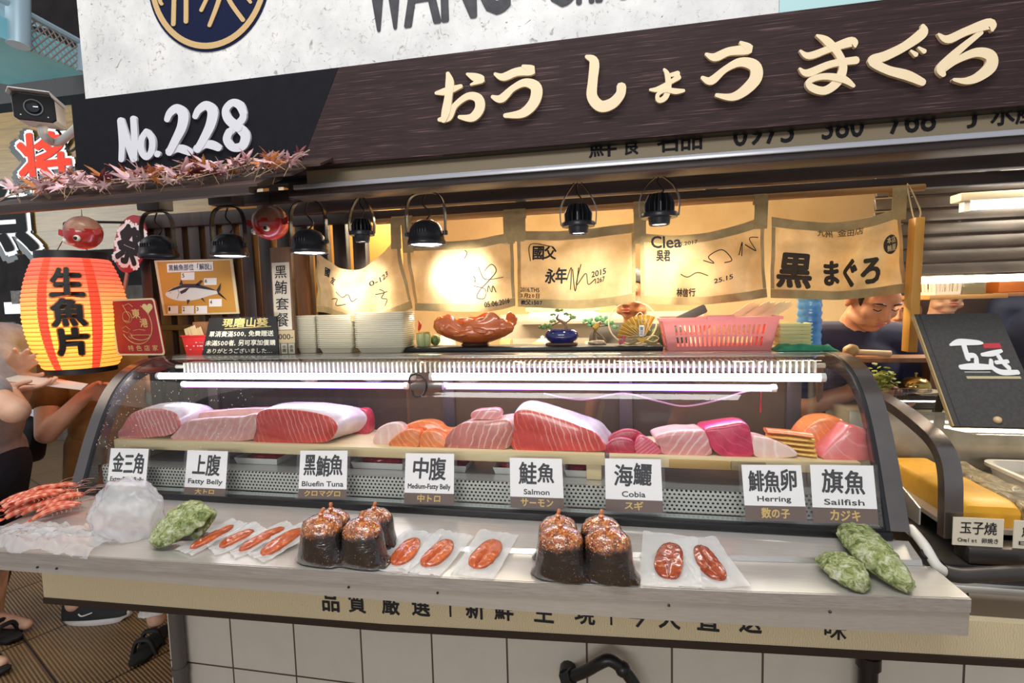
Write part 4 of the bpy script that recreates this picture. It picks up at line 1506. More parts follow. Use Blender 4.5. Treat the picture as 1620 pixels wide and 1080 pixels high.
def chunk(name, label, outline, Y, depth, face, skin, sx=0.92, sz=0.86, shift=0.0, round_=0.006, smooth_n=4, group=None, rise=0.0, zb=BZ, cat='fish', lean=0.0, fmat2=None):
    """block of fish: front outline (pixels, clockwise from lower left) rounded and lofted back from Y"""
    P = [at(x, y, Y) for x, y in outline]
    zmin = min(p.z for p in P)
    P = [V3((p.x, 0, p.z - zmin)) for p in P]
    C_ = catmull(P, smooth_n, True)
    C_ = [V3((p.x, 0, max(p.z, 0))) for p in C_]
    cx = sum(p.x for p in C_) / len(C_)
    h = max(p.z for p in C_)
    rd_ = random.Random(len(label) * 7 + int(cx * 1000))
    se = rd_.uniform(0, 50)

    def ringat(y, kx, kz, dx):
        out = []
        for p in C_:
            q = V3((cx + (p.x - cx) * kx + dx, Y + y + lean * p.z, p.z * kz))
            if q.z > 0.002:
                q += V3((0, 0, 1)) * 0.0022 * noise.noise(V3((q.x * 30 + se, q.y * 30, q.z * 30)))
            out.append(q + V3((0, 0, zb)))
        return out
    k = round_
    w = max(p.x for p in C_) - min(p.x for p in C_)
    a = 1 - 1.2 * k / w
    b = 1 - 1.2 * k / max(h, 0.01)
    rings = [ringat(0, a, b, 0), ringat(k * 0.35, 1 - 0.35 * k / w, 1 - 0.35 * k / h, 0), ringat(k, 1, 1, 0)]
    m = 5
    for i in range(1, m + 1):
        t = i / m
        rings.append(ringat(k + (depth - 2 * k) * t, lerp(1, sx, t * t), lerp(1, sz, t * t) + rise * math.sin(math.pi * t), shift * t))
    rings.append(ringat(depth - 0.3 * k, sx * 0.95, sz * 0.95, shift))
    rings.append(ringat(depth, sx * 0.86, sz * 0.85, shift))
    mb = MB()
    mb.loft(rings[:3], True, 0, 0, 0)
    mb.f.pop()
    mb.m.pop()
    mb.loft(rings[2:], True, 1, 1, 1)
    # drop the inner cap made by the second loft
    n = len(C_)
    idx = len(mb.f) - 2
    mb.f.pop(idx)
    mb.m.pop(idx)
    return solo(name, mb, [face, skin], label, cat, group, 50)


YF = 1.468
chunk('tuna_block', 'wedge of striped fatty belly with silvery skin, at the end of the pine board', [(187, 698), (195, 676), (211, 658), (245, 653), (272, 658), (283, 672), (276, 690), (240, 697)], YF, 0.15, F_BELLY, SKINW, 0.95, 0.9, 0.03, 0.008, rise=0.12)
chunk('tuna_strip', 'long thin pale fish strip with a pink upper side, lying behind the soft belly loin', [(291, 690), (293, 672), (318, 657), (360, 652), (420, 650), (424, 658), (424, 690)], YF + 0.075, 0.05, FATW, plain('pink_strip_flesh', 'd98a94', 0.3, 0, 'c9737e', 20, coat=0.4), 0.96, 0.95)
chunk('tuna_block', 'soft pale pink belly loin in front of the thin fish strip', [(272, 701), (276, 690), (294, 673), (330, 668), (375, 666), (404, 664), (404, 700), (330, 703)], YF, 0.065, F_BELLY2, FATW, 0.96, 0.9, 0.0, 0.010)
chunk('tuna_block', 'large red tuna block with fine white lines and broad silvery skin, above Bluefin card', [(403, 702), (404, 680), (408, 655), (440, 651), (490, 655), (522, 664), (533, 680), (524, 697), (508, 703), (450, 703)], YF, 0.16, F_AKAMI, SKINW, 1.0, 0.92, 0.045, 0.006, rise=0.10)
chunk('tuna_cube', 'dark red tuna cube at the back behind the large silvery tuna block', [(556, 684), (558, 650), (580, 648), (583, 684)], 1.60, 0.05, F_RED, F_RED, 0.95, 0.95)
chunk('fish_piece', 'white-pink fish piece beside the smallest salmon slabs', [(593, 705), (592, 690), (603, 677), (628, 672), (640, 684), (634, 704)], YF + 0.02, 0.06, F_WHITE, FATW, 0.9, 0.85)
chunk('salmon_fillet', 'orange salmon fillet at the back of the two front salmon slabs', [(631, 690), (634, 672), (650, 662), (670, 659), (690, 664), (702, 674), (728, 676), (726, 690)], YF + 0.065, 0.07, F_SALMON, F_SALMON, 0.9, 0.9, smooth_n=5)
chunk('salmon_fillet', 'small orange salmon slab next to the white-pink piece, half of a front pair', [(616, 711), (622, 698), (640, 686), (662, 687), (664, 700), (663, 711)], YF, 0.06, F_SALMON, F_SALMON, 0.85, 0.85)
chunk('salmon_fillet', 'small orange salmon slab next to the striped brown-pink block, half of a front pair', [(664, 711), (664, 694), (672, 686), (690, 688), (702, 698), (708, 711)], YF, 0.06, F_SALMON, F_SALMON, 0.85, 0.85)
tb = chunk('tuna_block', 'brownish pink block with slanting pale stripes, a small cube lying on it', [(707, 712), (703, 704), (709, 690), (730, 674), (770, 672), (806, 671), (806, 711), (760, 713)], YF, 0.115, F_TORO, FATW, 0.97, 0.96, 0.02, 0.005)
zt = max(v.co.z for v in tb.data.vertices) + tb.location.z
chunk('tuna_cube', 'small pale striped tuna cube resting on top of the brownish pink block', [(749, 667), (749, 655), (788, 652), (789, 667)], YF + 0.025, 0.045, F_PINK, F_PINK, 0.95, 0.95, 0.0, 0.004, zb=zt - 0.006)
chunk('tuna_block', 'tallest red tuna wedge with a white skin top sloping down, behind Salmon card', [(813, 713), (813, 680), (814, 654), (836, 651), (870, 660), (910, 673), (938, 684), (952, 698), (956, 714), (880, 714)], YF, 0.16, F_AKAMI, SKINW, 0.96, 0.92, 0.02, 0.005, rise=0.12)
chunk('tuna_piece', 'dark red tuna scrap at the back behind the two front red scraps', [(963, 710), (966, 692), (985, 682), (1008, 684), (1025, 700), (1022, 712)], YF + 0.05, 0.05, F_RED, F_RED)
chunk('tuna_piece', 'folded deep red tuna scrap at the front corner of the shorter board', [(957, 722), (962, 708), (978, 699), (1000, 703), (1006, 714), (1004, 723)], YF, 0.05, F_RED, F_RED, 0.85, 0.8)
chunk('tuna_piece', 'triangular red slice with close pale stripes, in front of the dark red scrap', [(1005, 723), (1004, 708), (1012, 694), (1026, 700), (1048, 722)], YF, 0.045, flesh('striped_red_slice', 'd4566a', 'eba2a6', 110, (0, -0.9, 0), 0.2, 1.5), F_RED, 0.9, 0.85)
chunk('tuna_block', 'pale pink block with slanting white stripes between red scraps and magenta block', [(1050, 724), (1044, 712), (1037, 698), (1060, 690), (1100, 688), (1118, 690), (1124, 710), (1125, 725), (1090, 726)], YF, 0.095, F_PINK, FATW, 0.97, 0.96, -0.01, 0.006)
chunk('tuna_block', 'bright magenta tuna block standing taller than the striped pink one', [(1148, 727), (1128, 718), (1119, 698), (1117, 685), (1150, 679), (1182, 677), (1190, 700), (1194, 724), (1170, 728)], YF, 0.095, F_MAGENTA, F_MAGENTA, 0.95, 0.98, -0.01, 0.007, rise=0.05)
chunk('fish_piece', 'flat white-pink fillet sloping down beside the magenta tuna block', [(1193, 728), (1191, 700), (1204, 698), (1230, 706), (1252, 716), (1262, 728), (1225, 731)], YF, 0.07, F_WHITE, FATW, 0.92, 0.9)
chunk('salmon_fillet', 'thick orange salmon piece standing up behind the swordfish block', [(1262, 716), (1268, 690), (1290, 668), (1322, 662), (1337, 668), (1336, 690), (1312, 714)], YF + 0.055, 0.10, F_SALMON, F_SALMON, 0.92, 0.95)
chunk('swordfish_block', 'smooth coral pink swordfish block at the frame end of the shorter board', [(1302, 732), (1312, 712), (1334, 690), (1346, 679), (1368, 684), (1380, 694), (1381, 733)], YF, 0.10, F_SWORD, F_SWORD, 0.93, 0.93, -0.012, 0.008)
# herring roe slices fanned in a stack
for i, (x0, y0, x1, y1, lab) in enumerate([(1226, 733, 1300, 729, 'lowest golden herring roe slice of the stack, lying on the board'), (1221, 722, 1298, 722, 'second golden herring roe slice from the bottom of the stack'), (1219, 713, 1296, 715, 'middle golden herring roe slice of the stack'),
                                           (1217, 704, 1297, 708, 'second golden herring roe slice from the top of the stack')]):
    p, q = at(x0, y0, YF + 0.03), at(x1, y1, YF + 0.005)
    z = BZ + 0.0005 + i * 0.0135
    pts = catmull([V3((p.x, YF + 0.055, z)), V3((lerp(p.x, q.x, 0.5), YF + 0.035, z)), V3((q.x - 0.012, YF + 0.012, z))], 8)
    mb = MB()
    rings = []
    for k, c in enumerate(pts):
        t = k / (len(pts) - 1)
        w = 0.020 * (math.sin(math.pi * (0.12 + 0.80 * t)) ** 0.5)
        rings.append([c + V3((0, math.cos(a) * w, 0.0065 + math.sin(a) * 0.006)) for a in [2 * math.pi * j / 14 for j in range(14)]])
    mb.loft(rings)
    solo('roe_slice', mb, ROE, lab, 'roe', 'herring roe slices', 50)
p, q = at(1215, 690, YF + 0.03), at(1294, 695, YF)
mb = MB()
pts = catmull([V3((p.x, YF + 0.055, BZ + 0.056)), V3((lerp(p.x, q.x, 0.5), YF + 0.04, BZ + 0.055)), V3((q.x - 0.012, YF + 0.014, BZ + 0.0545))], 6)
mb.loft([[c + V3((0, math.cos(a) * 0.021, 0.0068 + math.sin(a) * 0.0066)) for a in [2 * math.pi * j / 14 for j in range(14)]] for c in pts])
solo('salmon_slice', mb, F_SALMON, 'flat orange salmon slice laid over the golden roe slices', 'fish', None, 50)
# foam trays of red pieces under the boards
FOAM = plain('white_foam', 'e9e6de', 0.7)
for px0, px1, lab in ((372, 440, 'blue-grey'), (556, 638, 'a'), (700, 738, 'b'), (780, 822, 'c'), (893, 932, 'd')):
    xa, xb2 = at(px0, 755, 1.47).x, at(px1, 755, 1.47).x
    lab_ = {'blue-grey': 'white foam tray of red scraps under the board behind the Fatty Belly card', 'a': 'white foam tray of red scraps under the board, between Bluefin and Medium-Fatty cards',
            'b': 'white foam tray of red scraps under the board just past the Medium-Fatty card', 'c': 'white foam tray of red scraps under the board just before the Salmon card', 'd': 'white foam tray of red scraps under the board just past the Salmon card'}[lab]
    t = thing('foam_tray', lab_, 'tray', ((xa + xb2) / 2, 1.52, 0.9255), 'foam trays beneath the board')
    cx, w = (xa + xb2) / 2, (xb2 - xa) / 2
    Rr = lambda k, z, hw: [V3((cx + sx_ * (w - k), 1.53 + sy_ * (0.06 - k), z)) for sx_, sy_ in ((-1, -1), (1, -1), (1, 1), (-1, 1))]
    mb = MB().loft([Rr(0.006, 0.9256, 0), Rr(0.0, 0.947, 0), Rr(0.002, 0.947, 0), Rr(0.009, 0.9295, 0)], False)
    n0 = len(mb.v)
    mb.add(Rr(0.006, 0.9256, 0), [[3, 2, 1, 0]]).add(Rr(0.009, 0.9295, 0), [[0, 1, 2, 3]])
    obj('tray', mb, FOAM, t, 30)
    mb = MB().ball((cx, 1.53, 0.938), (w * 0.8, 0.045, 0.014), 3, 0.35, 2.5, seed=px0)
    obj('red_scraps', mb, F_RED, t)

# ================================================================== NAME CARDS STUCK ON THE GLASS
CARDW = plain('white_card', 'ece9e6', 0.6)
CARDB = plain('brown_card_strip', '5d463b', 0.6)
GOLDINK = plain('gold_marker_ink', 'c9a553', 0.5)
SLEEVE = clear('card_sleeve_film', 'ffffff', 0.5, 0.03, 'f2f2f0')


def on_glass(px, py):
    """point of the tilted lower pane under a pixel"""
    lo_, hi_ = 1.33, 1.46
    for _ in range(30):
        m_ = (lo_ + hi_) / 2
        p = at(px, py, m_)
        if p.y > prof_y(max(p.z, 0.8725)):
            hi_ = m_
        else:
            lo_ = m_
    return at(px, py, lo_)


cards = [('金三角', 'Extra-Fatty Belly', 'カマトロ', (172, 767), (233, 769), (178, 709), 11, 'card lettered Extra-Fatty Belly, first from the open end of the stall'),
         ('上腹', 'Fatty Belly', '大トロ', (294, 770), (359, 773), (299, 712), 14, 'card lettered Fatty Belly on the case glass'),
         ('黑鮪魚', 'Bluefin Tuna', 'クロマグロ', (474, 773), (550, 774), (477, 713), 15, 'card lettered Bluefin Tuna behind the first sauce bags'),
         ('中腹', 'Medium-Fatty Belly', '中トロ', (641, 779), (719, 781), (643, 717), 17, 'card lettered Medium-Fatty Belly on the case glass'),
         ('鮭魚', 'Salmon', 'サーモン', (808, 785), (892, 788), (807, 724), 17, 'card lettered Salmon on the case glass'),
         ('海鱺', 'Cobia', 'スギ', (958, 789), (1048, 792), (957, 725), 18, 'card lettered Cobia on the case glass'),
         ('鯡魚卵', 'Herring', '数の子', (1177, 799), (1273, 801), (1172, 735), 21, 'card lettered Herring on the case glass'),
         ('旗魚', 'Sailfish', 'カジキ', (1284, 802), (1386, 805), (1280, 735), 21, 'card lettered Sailfish, next to the steel end frame')]
for i, (cj, en, jp, bl, br_, tl, strip_h, lab) in enumerate(cards):
    A, B_, C_ = on_glass(*bl), on_glass(*br_), on_glass(*tl)
    u, v = B_ - A, C_ - A
    n = u.cross(v).normalized()
    A = A + n * 0.006
    v2 = v.normalized()
    hs = strip_h / 800 * A.y * 1.02
    t = thing('name_card', 'plastic-sleeved ' + lab, 'card', A + u * 0.5 - v2 * hs, 'fish name cards')
    f = lambda a, b, d=0.0: A + u * a + v * b + n * d
    obj('white_sheet', MB().prism([f(0, 0), f(1, 0), f(1, 1), f(0, 1)], n * -0.0006), CARDW, t, 0)
    s0 = -hs / v.length
    obj('brown_strip', MB().prism([f(0, s0), f(1, s0), f(1, -0.0005), f(0, -0.0005)], n * -0.0006), CARDB, t, 0, label='brown lower strip of the card')
    mb = MB()
    random.seed(40 + i)
    wch = 0.80 if len(cj) == 3 else 0.66
    x0c = 0.5 - wch / 2
    put_text(mb, cj, lambda a, b: f(x0c + wch * a, 0.33 + 0.56 * b, 0.0003), 0.022, 0.09, False, 0.98)
    wl = min(0.86, 0.07 * len(en) + 0.06)
    hl = 0.13 if not any(c in 'ygpq' for c in en) else 0.16
    put_text(mb, en, lambda a, b: f(0.5 - wl / 2 + wl * a, 0.07 + hl * b, 0.0003), 0.03)
    obj('handwritten_name', mb, INK, t, 0)
    mb = MB()
    wl = 0.14 * len(jp) + 0.04
    put_text(mb, jp, lambda a, b: f(0.5 - wl / 2 + wl * a, s0 * 0.82 + (-s0) * 0.68 * b, 0.0003), 0.03, 0.06)
    obj('gold_handwriting', mb, GOLDINK, t, 0)
    obj('sleeve', MB().prism([f(-0.06, s0 - 0.04, 0.001), f(1.06, s0 - 0.04, 0.001), f(1.06, 1.02, 0.001), f(-0.06, 1.02, 0.001)], n * 0.0004), SLEEVE, t, 0)
# ================================================================== ON THE STEEL LEDGE
TOP = LZ + 0.0008
OYS = NT('mossy_oyster_shell')
o1 = OYS.noise(OYS.coords((1, 1, 1)), 55, 9, 0.78, 0.8)
o2 = OYS.noise(OYS.coords((1, 1, 1), (0.4, 0.2, 0.9)), 16, 4, 0.6)
OYS.set(col=OYS.mix(OYS.ramp(o2, [(0.42, '000000'), (0.62, 'ffffff')]), OYS.ramp(o1, [(0.32, '20261a'), (0.43, '67783a'), (0.55, 'c6cf88'), (0.68, 'fbfaf0')]), OYS.ramp(o1, [(0.3, '2d3020'), (0.45, 'a3b060'), (0.62, 'f6f4dc')])), rough=0.6)
OYS.bump(o1, 0.9, 0.012)


def oyster(name_label, tip, base, width, thick, seed, z=TOP, tilt=0.0):
    a, b = V3(tip), V3(base)
    d = (b - a)
    L = d.length
    d.normalize()
    s_ = V3((-d.y, d.x, 0)).normalized()
    nrm_ = d.cross(s_).normalized()
    if nrm_.z < 0:
        nrm_, s_ = -nrm_, -s_
    mb = MB()
    rings = []
    m, n = 34, 40
    for i in range(m + 1):
        t = i / m
        w = width * (0.22 + 0.78 * math.sin(math.pi * (0.04 + 0.66 * t ** 0.85)) ** 1.0) * (1 if t < 0.93 else math.sqrt(max(1 - ((t - 0.93) / 0.0705) ** 2, 0.01)))
        w *= 1 if t > 0.05 else (0.3 + 14 * t)
        h = thick * (0.35 + 0.65 * math.sin(math.pi * min(0.1 + 0.8 * t, 0.97)))
        c = a + d * (L * t) + s_ * (width * 0.18 * math.sin(t * 3.0 + seed))
        ring = []
        for j in range(n):
            q = 2 * math.pi * j / n
            fr = 1 + 0.16 * noise.noise(V3((t * 9 + seed, math.cos(q) * 2.2, math.sin(q) * 2.2))) + 0.07 * noise.noise(V3((t * 30 + seed, math.cos(q) * 6, math.sin(q) * 6)))
            step = 0.10 * (((t * 8 + 0.4 * math.sin(q * 3 + seed)) % 1.0) - 0.5)
            p = c + s_ * (math.cos(q) * w * fr) + nrm_ * ((math.sin(q) if math.sin(q) > 0 else 0.45 * math.sin(q)) * h * (fr + step))
            ring.append(p)
        rings.append(ring)
    mb.loft(rings)
    zm = min(p.z for p in mb.v)
    mb.move(lambda p: p + V3((0, 0, max(z - zm, 0))))
    return solo('oyster', mb, OYS.mat, name_label, 'oyster', 'giant oysters on the ledge', 80)


def lp(px, py, dz=0.0):
    return atz(px, py, LZ + dz) + V3((0, 0, 0))


oyster('broad mossy oyster propped against the upstand, its narrow tip towards the dried roe', lp(247, 868, 0.006), atz(325, 838, LZ + 0.02) + V3((-0.02, 0.02, 0.062)), 0.074, 0.036, 1.3)
oyster('second mossy oyster tucked behind the broad one at the shrimp end', lp(300, 855, 0.004) + V3((0, 0.015, 0)), atz(343, 828, LZ + 0.03) + V3((0.0, 0.0, 0.035)), 0.034, 0.020, 4.1)
oyster('short pale green oyster lying flat beside the long one at the frame end', lp(1372, 932, 0.012), lp(1306, 882, 0.018), 0.045, 0.030, 2.2)
oyster('long green oyster standing slanted against the upstand at the frame end', lp(1440, 934, 0.012), atz(1352, 858, LZ + 0.02) + V3((0.0, 0.02, 0.030)), 0.046, 0.034, 6.4)

# ------------------------------------------------------------------ dried mullet roe in clear pouches
ROEM = NT('amber_dried_roe')
r1 = ROEM.noise(ROEM.coords(), 60, 5, 0.65)
ROEM.set(col=ROEM.ramp(r1, [(0.3, '9a3c1c'), (0.55, 'bf5a2a'), (0.8, 'd98a52')]), rough=0.25, coat=0.6)
ROEM.bump(ROEM.noise(ROEM.coords(), 150, 3), 0.25, 0.002)
ROED = NT('dark_dried_roe')
r1 = ROED.noise(ROED.coords(), 60, 5, 0.65)
ROED.set(col=ROED.ramp(r1, [(0.3, '7a2c14'), (0.55, '9c4220'), (0.8, 'bb6a3c')]), rough=0.2, coat=0.7)
POUCH = clear('vacuum_pouch_film', 'fafbfc', 0.8, 0.62, 'fbfbf8', 0.5, 38, 0.10)


def surf(q):
    """height of the ledge, or of the sloping upstand behind it"""
    yb = poly_y(BK, q.x)
    t = max(q.y - yb, 0)
    return TOP + min(t / 0.004, 1) * 0.0125 + max(t - 0.004, 0) / max(1.328 - yb, 0.02) * 0.0195


def lp2(px, py):
    p = atz(px, py, TOP)
    for _ in range(6):
        p = atz(px, py, surf(p))
    return V3((p.x, p.y, surf(p)))


def roe_pack(label, head, tail, width, mat, seed, lobes=2, pouch=(1.5, 1.25), rot=0.0, ph=0.017):
    a, b = lp2(*head), lp2(*tail)
    a, b = a - (b - a) * 0.12, b + (b - a) * 0.10
    width *= 1.18
    d = b - a
    L = d.length
    d.normalize()
    s_ = V3((-d.y, d.x, 0)).normalized()
    t = thing('dried_roe_pack', label, 'dried roe', (a + b) / 2, 'dried roe packs on the ledge')
    mb = MB()
    rings = []
    m, n = 22, 28
    for i in range(m + 1):
        u = i / m
        env = max(1 - abs(2 * u - 1) ** 2.6, 0.02) ** 0.5 * (0.84 + 0.22 * u)
        c = a + d * (L * u) + s_ * (0.004 * math.sin(u * 4 + seed))
        ring = []
        for j in range(n):
            q = 2 * math.pi * j / n
            x = math.cos(q)
            z = math.sin(q)
            g = 1 - (0.8 * math.exp(-(x / 0.11) ** 2) * (z > 0) * (0.5 + 0.5 * u) if lobes == 2 else 0)
            ring.append(c + s_ * (x * width / 2 * env * (1 + 0.05 * noise.noise(V3((u * 6 + seed, q, 0))))) + V3((0, 0, 0.0016 + ph * 0.5 * env ** 0.5 * (0.5 + (0.5 + 0.5 * z) * g) * (0.9 + 0.2 * noise.noise(V3((u * 12, q * 2, seed)))) if z > -0.2 else 0.0016)))
        rings.append(ring)
    mb.loft(rings)
    obj('roe', mb, mat, t, 60)
    W, H = width * pouch[1] * 1.25, L * pouch[0]
    c0 = (a + b) / 2
    R = Matrix.Rotation(rot, 3, 'Z')

    def S(u, v):
        x, y = (u - 0.5) * W, (v - 0.5) * H
        q = c0 + R @ (s_ * x + d * y)
        e = max(abs(u - 0.5), abs(v - 0.5)) * 2
        z = 0.0018 + 0.0045 * abs(noise.noise(V3((u * 5 + seed, v * 6, seed)))) + 0.010 * max(e - 0.72, 0) * abs(noise.noise(V3((u * 3 + seed * 2, v * 3, 1.7)))) * 3
        return V3((q.x, max(q.y, poly_y(FR, q.x) - 0.004), max(q.z, surf(q)) + z))
    obj('pouch', MB().sheet(S, 22, 26), POUCH, t, 80)
    return t


rp = [('slim dried roe in a pouch next to the broad oyster', (362, 836), (308, 868), 0.030, ROEM.mat, 1, 2, (1.35, 1.8)),
      ('plump orange dried roe lobe, second from the broad oyster', (396, 843), (352, 866), 0.038, ROEM.mat, 2, 1, (1.5, 1.5)),
      ('long narrow dried roe lobe, third from the broad oyster', (443, 840), (384, 870), 0.034, ROEM.mat, 3, 1, (1.35, 1.5)),
      ('wide flat dried roe with a peach sheen, touching the first sauce bags', (474, 843), (418, 876), 0.048, ROEM.mat, 4, 1, (1.3, 1.3)),
      ('two-lobed dried roe in a pouch just past the first sauce bags', (658, 858), (626, 892), 0.050, ROEM.mat, 5, 2, (1.6, 1.5)),
      ('two-lobed dried roe in the middle of the three pouches between sauce bags', (708, 860), (676, 895), 0.052, ROEM.mat, 6, 2, (1.6, 1.4)),
      ('broad dried roe lobe in a pouch lying nearest before the second sauce bags', (780, 860), (757, 898), 0.056, ROEM.mat, 7, 2, (1.6, 1.3)),
      ('reddish brown two-lobed dried roe in a pouch next to the second sauce bags', (1060, 866), (1060, 914), 0.056, ROED.mat, 8, 2, (1.5, 1.6)),
      ('dark slanting dried roe in a pouch nearest the frame end oysters', (1108, 870), (1137, 916), 0.046, ROED.mat, 9, 2, (1.45, 1.6))]
for r in rp:
    roe_pack(*r)

# ------------------------------------------------------------------ bags of dark sauce
SA = NT('dark_sauce_with_chilli')
v = SA.coords()
sp = SA.n('ShaderNodeSeparateXYZ')
SA.l(v, sp.inputs[0])
vo = SA.n('ShaderNodeTexVoronoi')
vo.inputs['Scale'].default_value = 190
vo.inputs['Randomness'].default_value = 1.0
SA.l(v, vo.inputs['Vector'])
vo2 = SA.n('ShaderNodeTexVoronoi')
vo2.inputs['Scale'].default_value = 120
SA.l(v, vo2.inputs['Vector'])
patch = SA.noise(v, 22, 3, 0.6)
mr = SA.n('ShaderNodeMapRange')
mr.inputs['From Min'].default_value = 0.062
mr.inputs['From Max'].default_value = 0.092
SA.l(sp.outputs['Z'], mr.inputs['Value'])
thr1 = mth(SA, 'ADD', mth(SA, 'MULTIPLY', mth(SA, 'ADD', mr.outputs[0], mth(SA, 'MULTIPLY', mth(SA, 'SUBTRACT', patch, 0.5), 2.2)), 0.22), 0.085)
seed_ = mth(SA, 'LESS_THAN', vo.outputs['Distance'], thr1)
big = mth(SA, 'LESS_THAN', vo2.outputs['Distance'], mth(SA, 'MULTIPLY', thr1, 0.75))
vcol = SA.ramp(vo.outputs['Color'], [(0.2, 'e9d2a2'), (0.45, 'e08a2c'), (0.65, 'c8401c'), (0.85, 'f0e0bc')], 'CONSTANT')
vcol2 = SA.ramp(vo2.outputs['Color'], [(0.3, 'd9641e'), (0.6, 'b92f16'), (0.8, 'e8a33c')], 'CONSTANT')
dome = SA.ramp(SA.noise(v, 75, 6, 0.75, 1.0), [(0.30, '24120a'), (0.46, '7c3a14'), (0.58, 'cf7a2c'), (0.72, 'ecd9b0')])
dm = SA.ramp(mth(SA, 'ADD', mr.outputs[0], mth(SA, 'MULTIPLY', mth(SA, 'SUBTRACT', patch, 0.5), 1.6)), [(0.35, '000000'), (0.75, 'ffffff')])
base = SA.mix(big, SA.mix(dm, '20140f', dome), vcol2)
SA.set(col=SA.mix(seed_, base, vcol), rough=0.12, coat=0.8)
SA.bump(SA.noise(v, 40, 3, 0.6, 1.5), 0.5, 0.01)
SAUCE = SA.mat
BAGF = clear('sauce_bag_film', 'ffffff', 1.3, 0.01, 'ffffff', 0.35, 40, 0.03)
KNOT = plain('orange_stained_knot', 'd98a58', 0.35, 0, 'b8602c', 80, 0.3, 100, coat=0.5)


def sauce_bag(label, px, py, group, seed, k=1.0):
    p = lp(px, py)
    t = thing('sauce_bag', label, 'sauce bag', V3((p.x, p.y, TOP)), group)
    rd_ = random.Random(seed)
    yaw = rd_.uniform(-0.15, 0.15)

    def body(grow):
        mb = MB()
        rings = []
        prof = [(0.0, 0.058, 0.034), (0.004, 0.0625, 0.038), (0.02, 0.059, 0.041), (0.05, 0.055, 0.044), (0.074, 0.053, 0.045), (0.088, 0.050, 0.043), (0.099, 0.043, 0.038), (0.107, 0.031, 0.029), (0.1115, 0.017, 0.016), (0.1135, 0.007, 0.007)]
        for z, rx, ry in prof:
            ring = []
            ex = 2.0 + 1.6 * max(0, 1 - z / 0.05)
            for j in range(40):
                q = 2 * math.pi * j / 40
                c, s_ = math.cos(q), math.sin(q)
                cx = abs(c) ** (2 / ex) * (1 if c >= 0 else -1)
                cy = abs(s_) ** (2 / ex) * (1 if s_ >= 0 else -1)
                f = 1 + 0.05 * noise.noise(V3((c * 2 + seed, s_ * 2, z * 25))) + 0.06 * (z > 0.09) * math.sin(q * 9 + seed)
                if abs(c) > 0.93 and z < 0.012:
                    f += 0.14
                x, y = cx * rx * f + grow * c, cy * ry * f + grow * s_
                ring.append(V3((p.x + (x * math.cos(yaw) - y * math.sin(yaw)) * k, p.y + (x * math.sin(yaw) + y * math.cos(yaw)) * k, TOP + (z + (grow if z > 0.1 else 0)) * k)))
            rings.append(ring)
        return mb.loft(rings)
    obj('sauce', body(0), SAUCE, t, 80)
    obj('bag_film', body(0.0009), BAGF, t, 80)
    c = V3((p.x, p.y, TOP + 0.1132 * k))
    mb = MB().lathe([(0.0065, -0.002), (0.0052, 0.004), (0.0075, 0.006), (0.0042, 0.009)], c, 12)
    dx = rd_.uniform(-0.003, 0.003)
    mb.tube([c + V3((0, 0, 0.008)), c + V3((dx, 0, 0.012)), c + V3((dx * 2.5, 0, 0.017)), c + V3((dx * 3, 0.001, 0.021))], [0.0046, 0.0036, 0.0052, 0.0032], 10)
    obj('knot', mb, KNOT, t, 60)


g1, g2 = 'sauce bags before the Bluefin card', 'sauce bags before the Salmon card'
sauce_bag('dark sauce bag in the back row, touching the Bluefin card, first cluster', 527, 870, g1, 3, 0.93)
sauce_bag('dark sauce bag in the back row on the side of the Medium-Fatty card, first cluster', 595, 866, g1, 5, 0.90)
sauce_bag('dark sauce bag in the front row beside the wide flat dried roe', 512, 886, g1, 8)
sauce_bag('dark sauce bag in the front row with a red chilli patch, first cluster', 576, 890, g1, 13, 0.97)
sauce_bag('dark sauce bag in the back row below the Salmon card, second cluster', 884, 884, g2, 21, 0.92)
sauce_bag('dark sauce bag in the back row below the Cobia card, topped with orange chilli', 952, 886, g2, 34, 0.93)
sauce_bag('dark sauce bag in the front row nearest the broad dried roe, second cluster', 888, 909, g2, 55, 1.0)
sauce_bag('dark sauce bag in the front row speckled with sesame, beside the reddish dried roe', 962, 913, g2, 89, 1.0)

# ------------------------------------------------------------------ shrimps on crumpled wrap, knotted bag
FILM = clear('crumpled_plastic', 'ffffff', 1.0, 0.36, 'ffffff', 0.6, 40, 0.08)


def crease(q):
    """flat facets meeting in sharp ridges, at two sizes"""
    n1 = 0.0
    for f, w in ((1.0, 1.0), (2.3, 0.45), (4.9, 0.2)):
        d, _ = noise.voronoi(q * f)
        n1 += w * (0.55 - min(d[1] - d[0], 0.9))
    return n1


def crumple(label, name, px, py, r, amp, seed, cut=-0.9, freq=2.4, dz=0.0, sub=5):
    p = lp(px, py)
    mb = MB().ball((0, 0, 0), 1.0, sub, 0, 1)
    out = []
    for q in mb.v:
        k = 1 + amp * crease(q * freq + V3((seed, seed * 2, 0)))
        z = max(q.z, cut)
        out.append(V3((p.x + q.x * k * r[0], p.y + q.y * k * r[1], max(TOP + 0.001, TOP + dz + (z * k + 0.75) * r[2]))))
    mb.v = out
    return solo(name, mb, FILM, label, 'plastic', None, 180)


crumple('knotted clear plastic bag puffed up beside the mossy oysters', 'plastic_bag', 203, 846, (0.080, 0.056, 0.080), 0.42, 3.7, freq=1.15)


def wrapS(u, v):
    x = lerp(-1.74, -1.33, u)
    f = poly_y(FR, x)
    y = lerp(f - 0.012 + 0.02 * noise.noise(V3((u * 5, 2, 0))), f + 0.10, v)
    n1 = crease(V3((u * 7, v * 2.6, 5.5)))
    z = TOP + 0.004 + max(0.030 * (n1 + 0.4), 0) * (0.4 + 0.6 * math.sin(math.pi * min(max(u * 0.9 + 0.05, 0), 1)))
    if v < 0.16:
        z -= (0.16 - v) * 0.14
    return V3((x, y, max(z, TOP + 0.001) if y > f else z))


